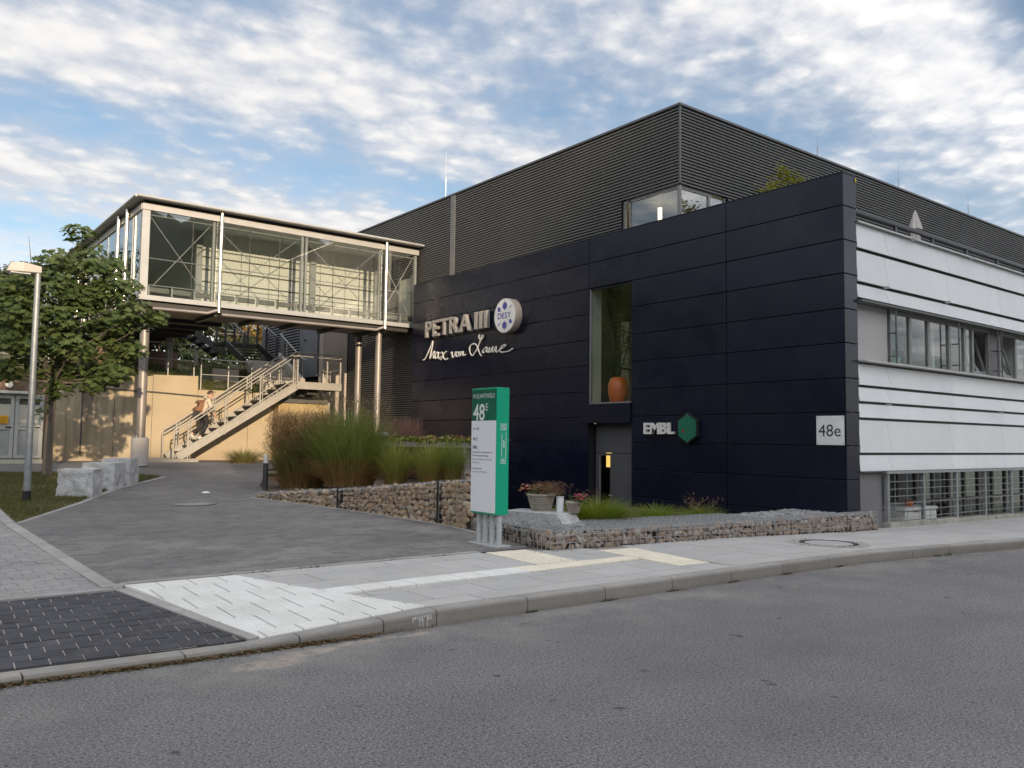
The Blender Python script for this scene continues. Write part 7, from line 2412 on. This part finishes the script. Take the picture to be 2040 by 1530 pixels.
lkn, rkn = P(0.23, -0.09, 0.47), P(0.14, 0.09, 0.44)
lan, ran = P(0.0, -0.09, 0.08), P(-0.20, 0.09, 0.18)
hd0 = P(0.335, 0, 1.43)
skin_mesh('body', [
    [(pel, 0.115), (P(0.14, 0, 1.0), 0.10), (chest, 0.12), (neck, 0.052), (hd0, 0.06), (P(0.36, 0, 1.50), 0.085), (P(0.36, 0, 1.565), 0.06)],
    [(chest, 0.12), (lsh, 0.055), (lel, 0.042), (lwr, 0.028), (P(0.47, -0.19, 0.755), 0.030)],
    [(chest, 0.12), (rsh, 0.055), (rel_, 0.042), (rwr, 0.028), (P(0.50, 0.19, 0.82), 0.030)],
    [(pel, 0.115), (lhip, 0.09), (lkn, 0.058), (lan, 0.036), (P(0.12, -0.09, 0.035), 0.032)],
    [(pel, 0.115), (rhip, 0.09), (rkn, 0.058), (ran, 0.036), (P(-0.13, 0.09, 0.08), 0.032)],
], SKIN, pe, 2)
# fingers closing round the rail, a thumb at the side
for sgn_, wr in ((-1, P(0.47, -0.19, 0.755)), (1, P(0.50, 0.19, 0.82))):
    ch_ = []
    for k in range(4):
        o_ = (k - 1.5) * 0.017
        ln = (0.034, 0.042, 0.038, 0.028)[k]
        a0 = (wr[0] + 0.01, wr[1] + o_, wr[2] - 0.012)
        part('finger', MB().tube([a0, (a0[0] + ln, a0[1], a0[2] - 0.015), (a0[0] + ln * 1.15, a0[1], a0[2] - 0.045), (a0[0] + ln * 0.7, a0[1], a0[2] - 0.062)], [0.010, 0.009, 0.008, 0.006], 6), SKIN, pe, smooth=True)
    part('thumb', MB().tube([(wr[0] - 0.01, wr[1] - sgn_ * 0.025, wr[2]), (wr[0] + 0.02, wr[1] - sgn_ * 0.04, wr[2] - 0.025), (wr[0] + 0.035, wr[1] - sgn_ * 0.035, wr[2] - 0.05)], [0.012, 0.010, 0.007], 6), SKIN, pe, smooth=True)
part('nose', MB().tube([P(0.425, 0, 1.50), P(0.462, 0, 1.470), P(0.43, 0, 1.462)], [0.010, 0.014, 0.010], 6), SKIN, pe, smooth=True)
EYE = mat('eye_dark', (0.03, 0.02, 0.02), None, 3, 0.3)
for y in (-0.034, 0.034):
    part('eye', MB().lathe(*P(0.427, y, 0)[:2], [(0.004, PZ + 1.497), (0.010, PZ + 1.503), (0.004, PZ + 1.510)], 8), EYE, pe)
    part('ear', MB().tube([P(0.35, y * 2.45, 1.515), P(0.335, y * 2.6, 1.49), P(0.35, y * 2.45, 1.46)], [0.010, 0.014, 0.008], 6), SKIN, pe, smooth=True)
part('mouth', MB().box(PXX + 0.425, PXX + 0.436, PYY - 0.022, PYY + 0.022, PZ + 1.432, PZ + 1.440), mat('lips', (0.42, 0.18, 0.15), None, 3, 0.6), pe)
skin_mesh('top', [
    [(P(0.09, 0, 0.87), (0.135, 0.125)), (P(0.14, 0, 1.02), 0.128), (chest, 0.14), (P(0.28, 0, 1.33), 0.072)],
    [(chest, 0.14), (lsh, 0.075), (lel, 0.062), (P(0.385, -0.208, 0.865), 0.045)],
    [(chest, 0.14), (rsh, 0.075), (rel_, 0.062), (P(0.41, 0.206, 0.89), 0.045)],
], HOOD, pe, 2)
part('hood', MB().tube([P(0.20, -0.08, 1.34), P(0.17, 0, 1.37), P(0.20, 0.08, 1.34)], [0.04, 0.055, 0.04], 10), HOOD, pe, smooth=True)
skin_mesh('trousers', [
    [(P(0.095, 0, 0.88), (0.128, 0.118)), (pel, 0.13), (lhip, 0.105), (P(0.19, -0.09, 0.62), 0.088), (lkn, 0.075), (P(0.10, -0.09, 0.27), 0.062), (P(0.01, -0.09, 0.12), 0.050)],
    [(pel, 0.13), (rhip, 0.105), (P(0.13, 0.09, 0.62), 0.088), (rkn, 0.075), (P(-0.05, 0.09, 0.29), 0.062), (P(-0.175, 0.09, 0.20), 0.050)],
], TROU, pe, 2)
skin_mesh('shoe', [[(P(-0.055, -0.09, 0.055), (0.045, 0.05)), (P(0.05, -0.09, 0.05), (0.048, 0.045)), (P(0.17, -0.09, 0.036), (0.042, 0.034))]], SHOE, pe, 2)
skin_mesh('shoe', [[(P(-0.26, 0.09, 0.19), (0.045, 0.05)), (P(-0.18, 0.09, 0.115), (0.048, 0.045)), (P(-0.09, 0.09, 0.045), (0.042, 0.034))]], SHOE, pe, 2)
HAIR = mat('dark_hair', (0.05, 0.03, 0.022), (0.07, 0.045, 0.03), 12, 0.6)
mb = MB()
vs, fs = [], []
for i in range(7):
    ph = (i / 6) * 1.75
    for k in range(18):
        an = 2 * math.pi * k / 18
        r_ = 0.104 * math.sin(ph) + 0.001
        zz_ = 1.50 + 0.105 * math.cos(ph)
        xo = 0.345 + r_ * math.cos(an) * (0.92 if math.cos(an) > 0 else 1.18)
        if math.cos(an) > 0.35 and ph > 1.05:
            zz_ = 1.50 + 0.105 * math.cos(1.05)
        vs.append(P(xo, r_ * math.sin(an) * 0.9, zz_))
for i in range(6):
    for k in range(18):
        fs.append((i * 18 + k, i * 18 + (k + 1) % 18, (i + 1) * 18 + (k + 1) % 18, (i + 1) * 18 + k))
part('hair', mb.add(vs, fs), HAIR, pe, smooth=True)
part('cap_brim', MB().add([P(0.42, -0.07, 1.555), P(0.50, -0.045, 1.54), P(0.50, 0.045, 1.54), P(0.42, 0.07, 1.555), P(0.42, -0.07, 1.565), P(0.50, -0.045, 1.55), P(0.50, 0.045, 1.55), P(0.42, 0.07, 1.565)], [(3, 2, 1, 0), (4, 5, 6, 7), (0, 1, 5, 4), (1, 2, 6, 5), (2, 3, 7, 6), (3, 0, 4, 7)]), HAIR, pe)
BAGM = mat('brown_leather', (0.26, 0.12, 0.06), (0.21, 0.095, 0.05), 6, 0.6)
bgk = thing('backpack', P(-0.02, 0, 0.92), 'brown leather backpack worn by the person on the stairs', 'backpack')
def bagbox(x0, x1, w_, z0, z1, tilt):
    vs = []
    for zz_, k in ((z0, 0), (z1, 1)):
        for yy in (-w_, w_):
            for xx in (x0, x1):
                vs.append(P(xx + tilt * k, yy, zz_))
    return MB().add(vs, [(0, 2, 3, 1), (4, 5, 7, 6), (0, 1, 5, 4), (2, 6, 7, 3), (0, 4, 6, 2), (1, 3, 7, 5)])
part('sack', bagbox(-0.12, 0.05, 0.15, 0.90, 1.24, 0.10), BAGM, bgk, bevel=0.04)
part('pocket', bagbox(-0.165, -0.11, 0.11, 0.91, 1.06, 0.045), BAGM, bgk, bevel=0.02)
part('flap', bagbox(-0.135, 0.045, 0.155, 1.17, 1.27, 0.08), mat('leather_dark', (0.19, 0.085, 0.045), None, 5, 0.6), bgk, bevel=0.03)
for y in (-0.11, 0.11):
    part('strap', MB().tube([P(0.14, y, 1.27), P(0.235, y, 1.36), P(0.345, y * 1.0, 1.27), P(0.335, y * 1.15, 1.08), P(0.17, y * 1.2, 0.97)], 0.016, 6), BAGM, bgk, smooth=True)
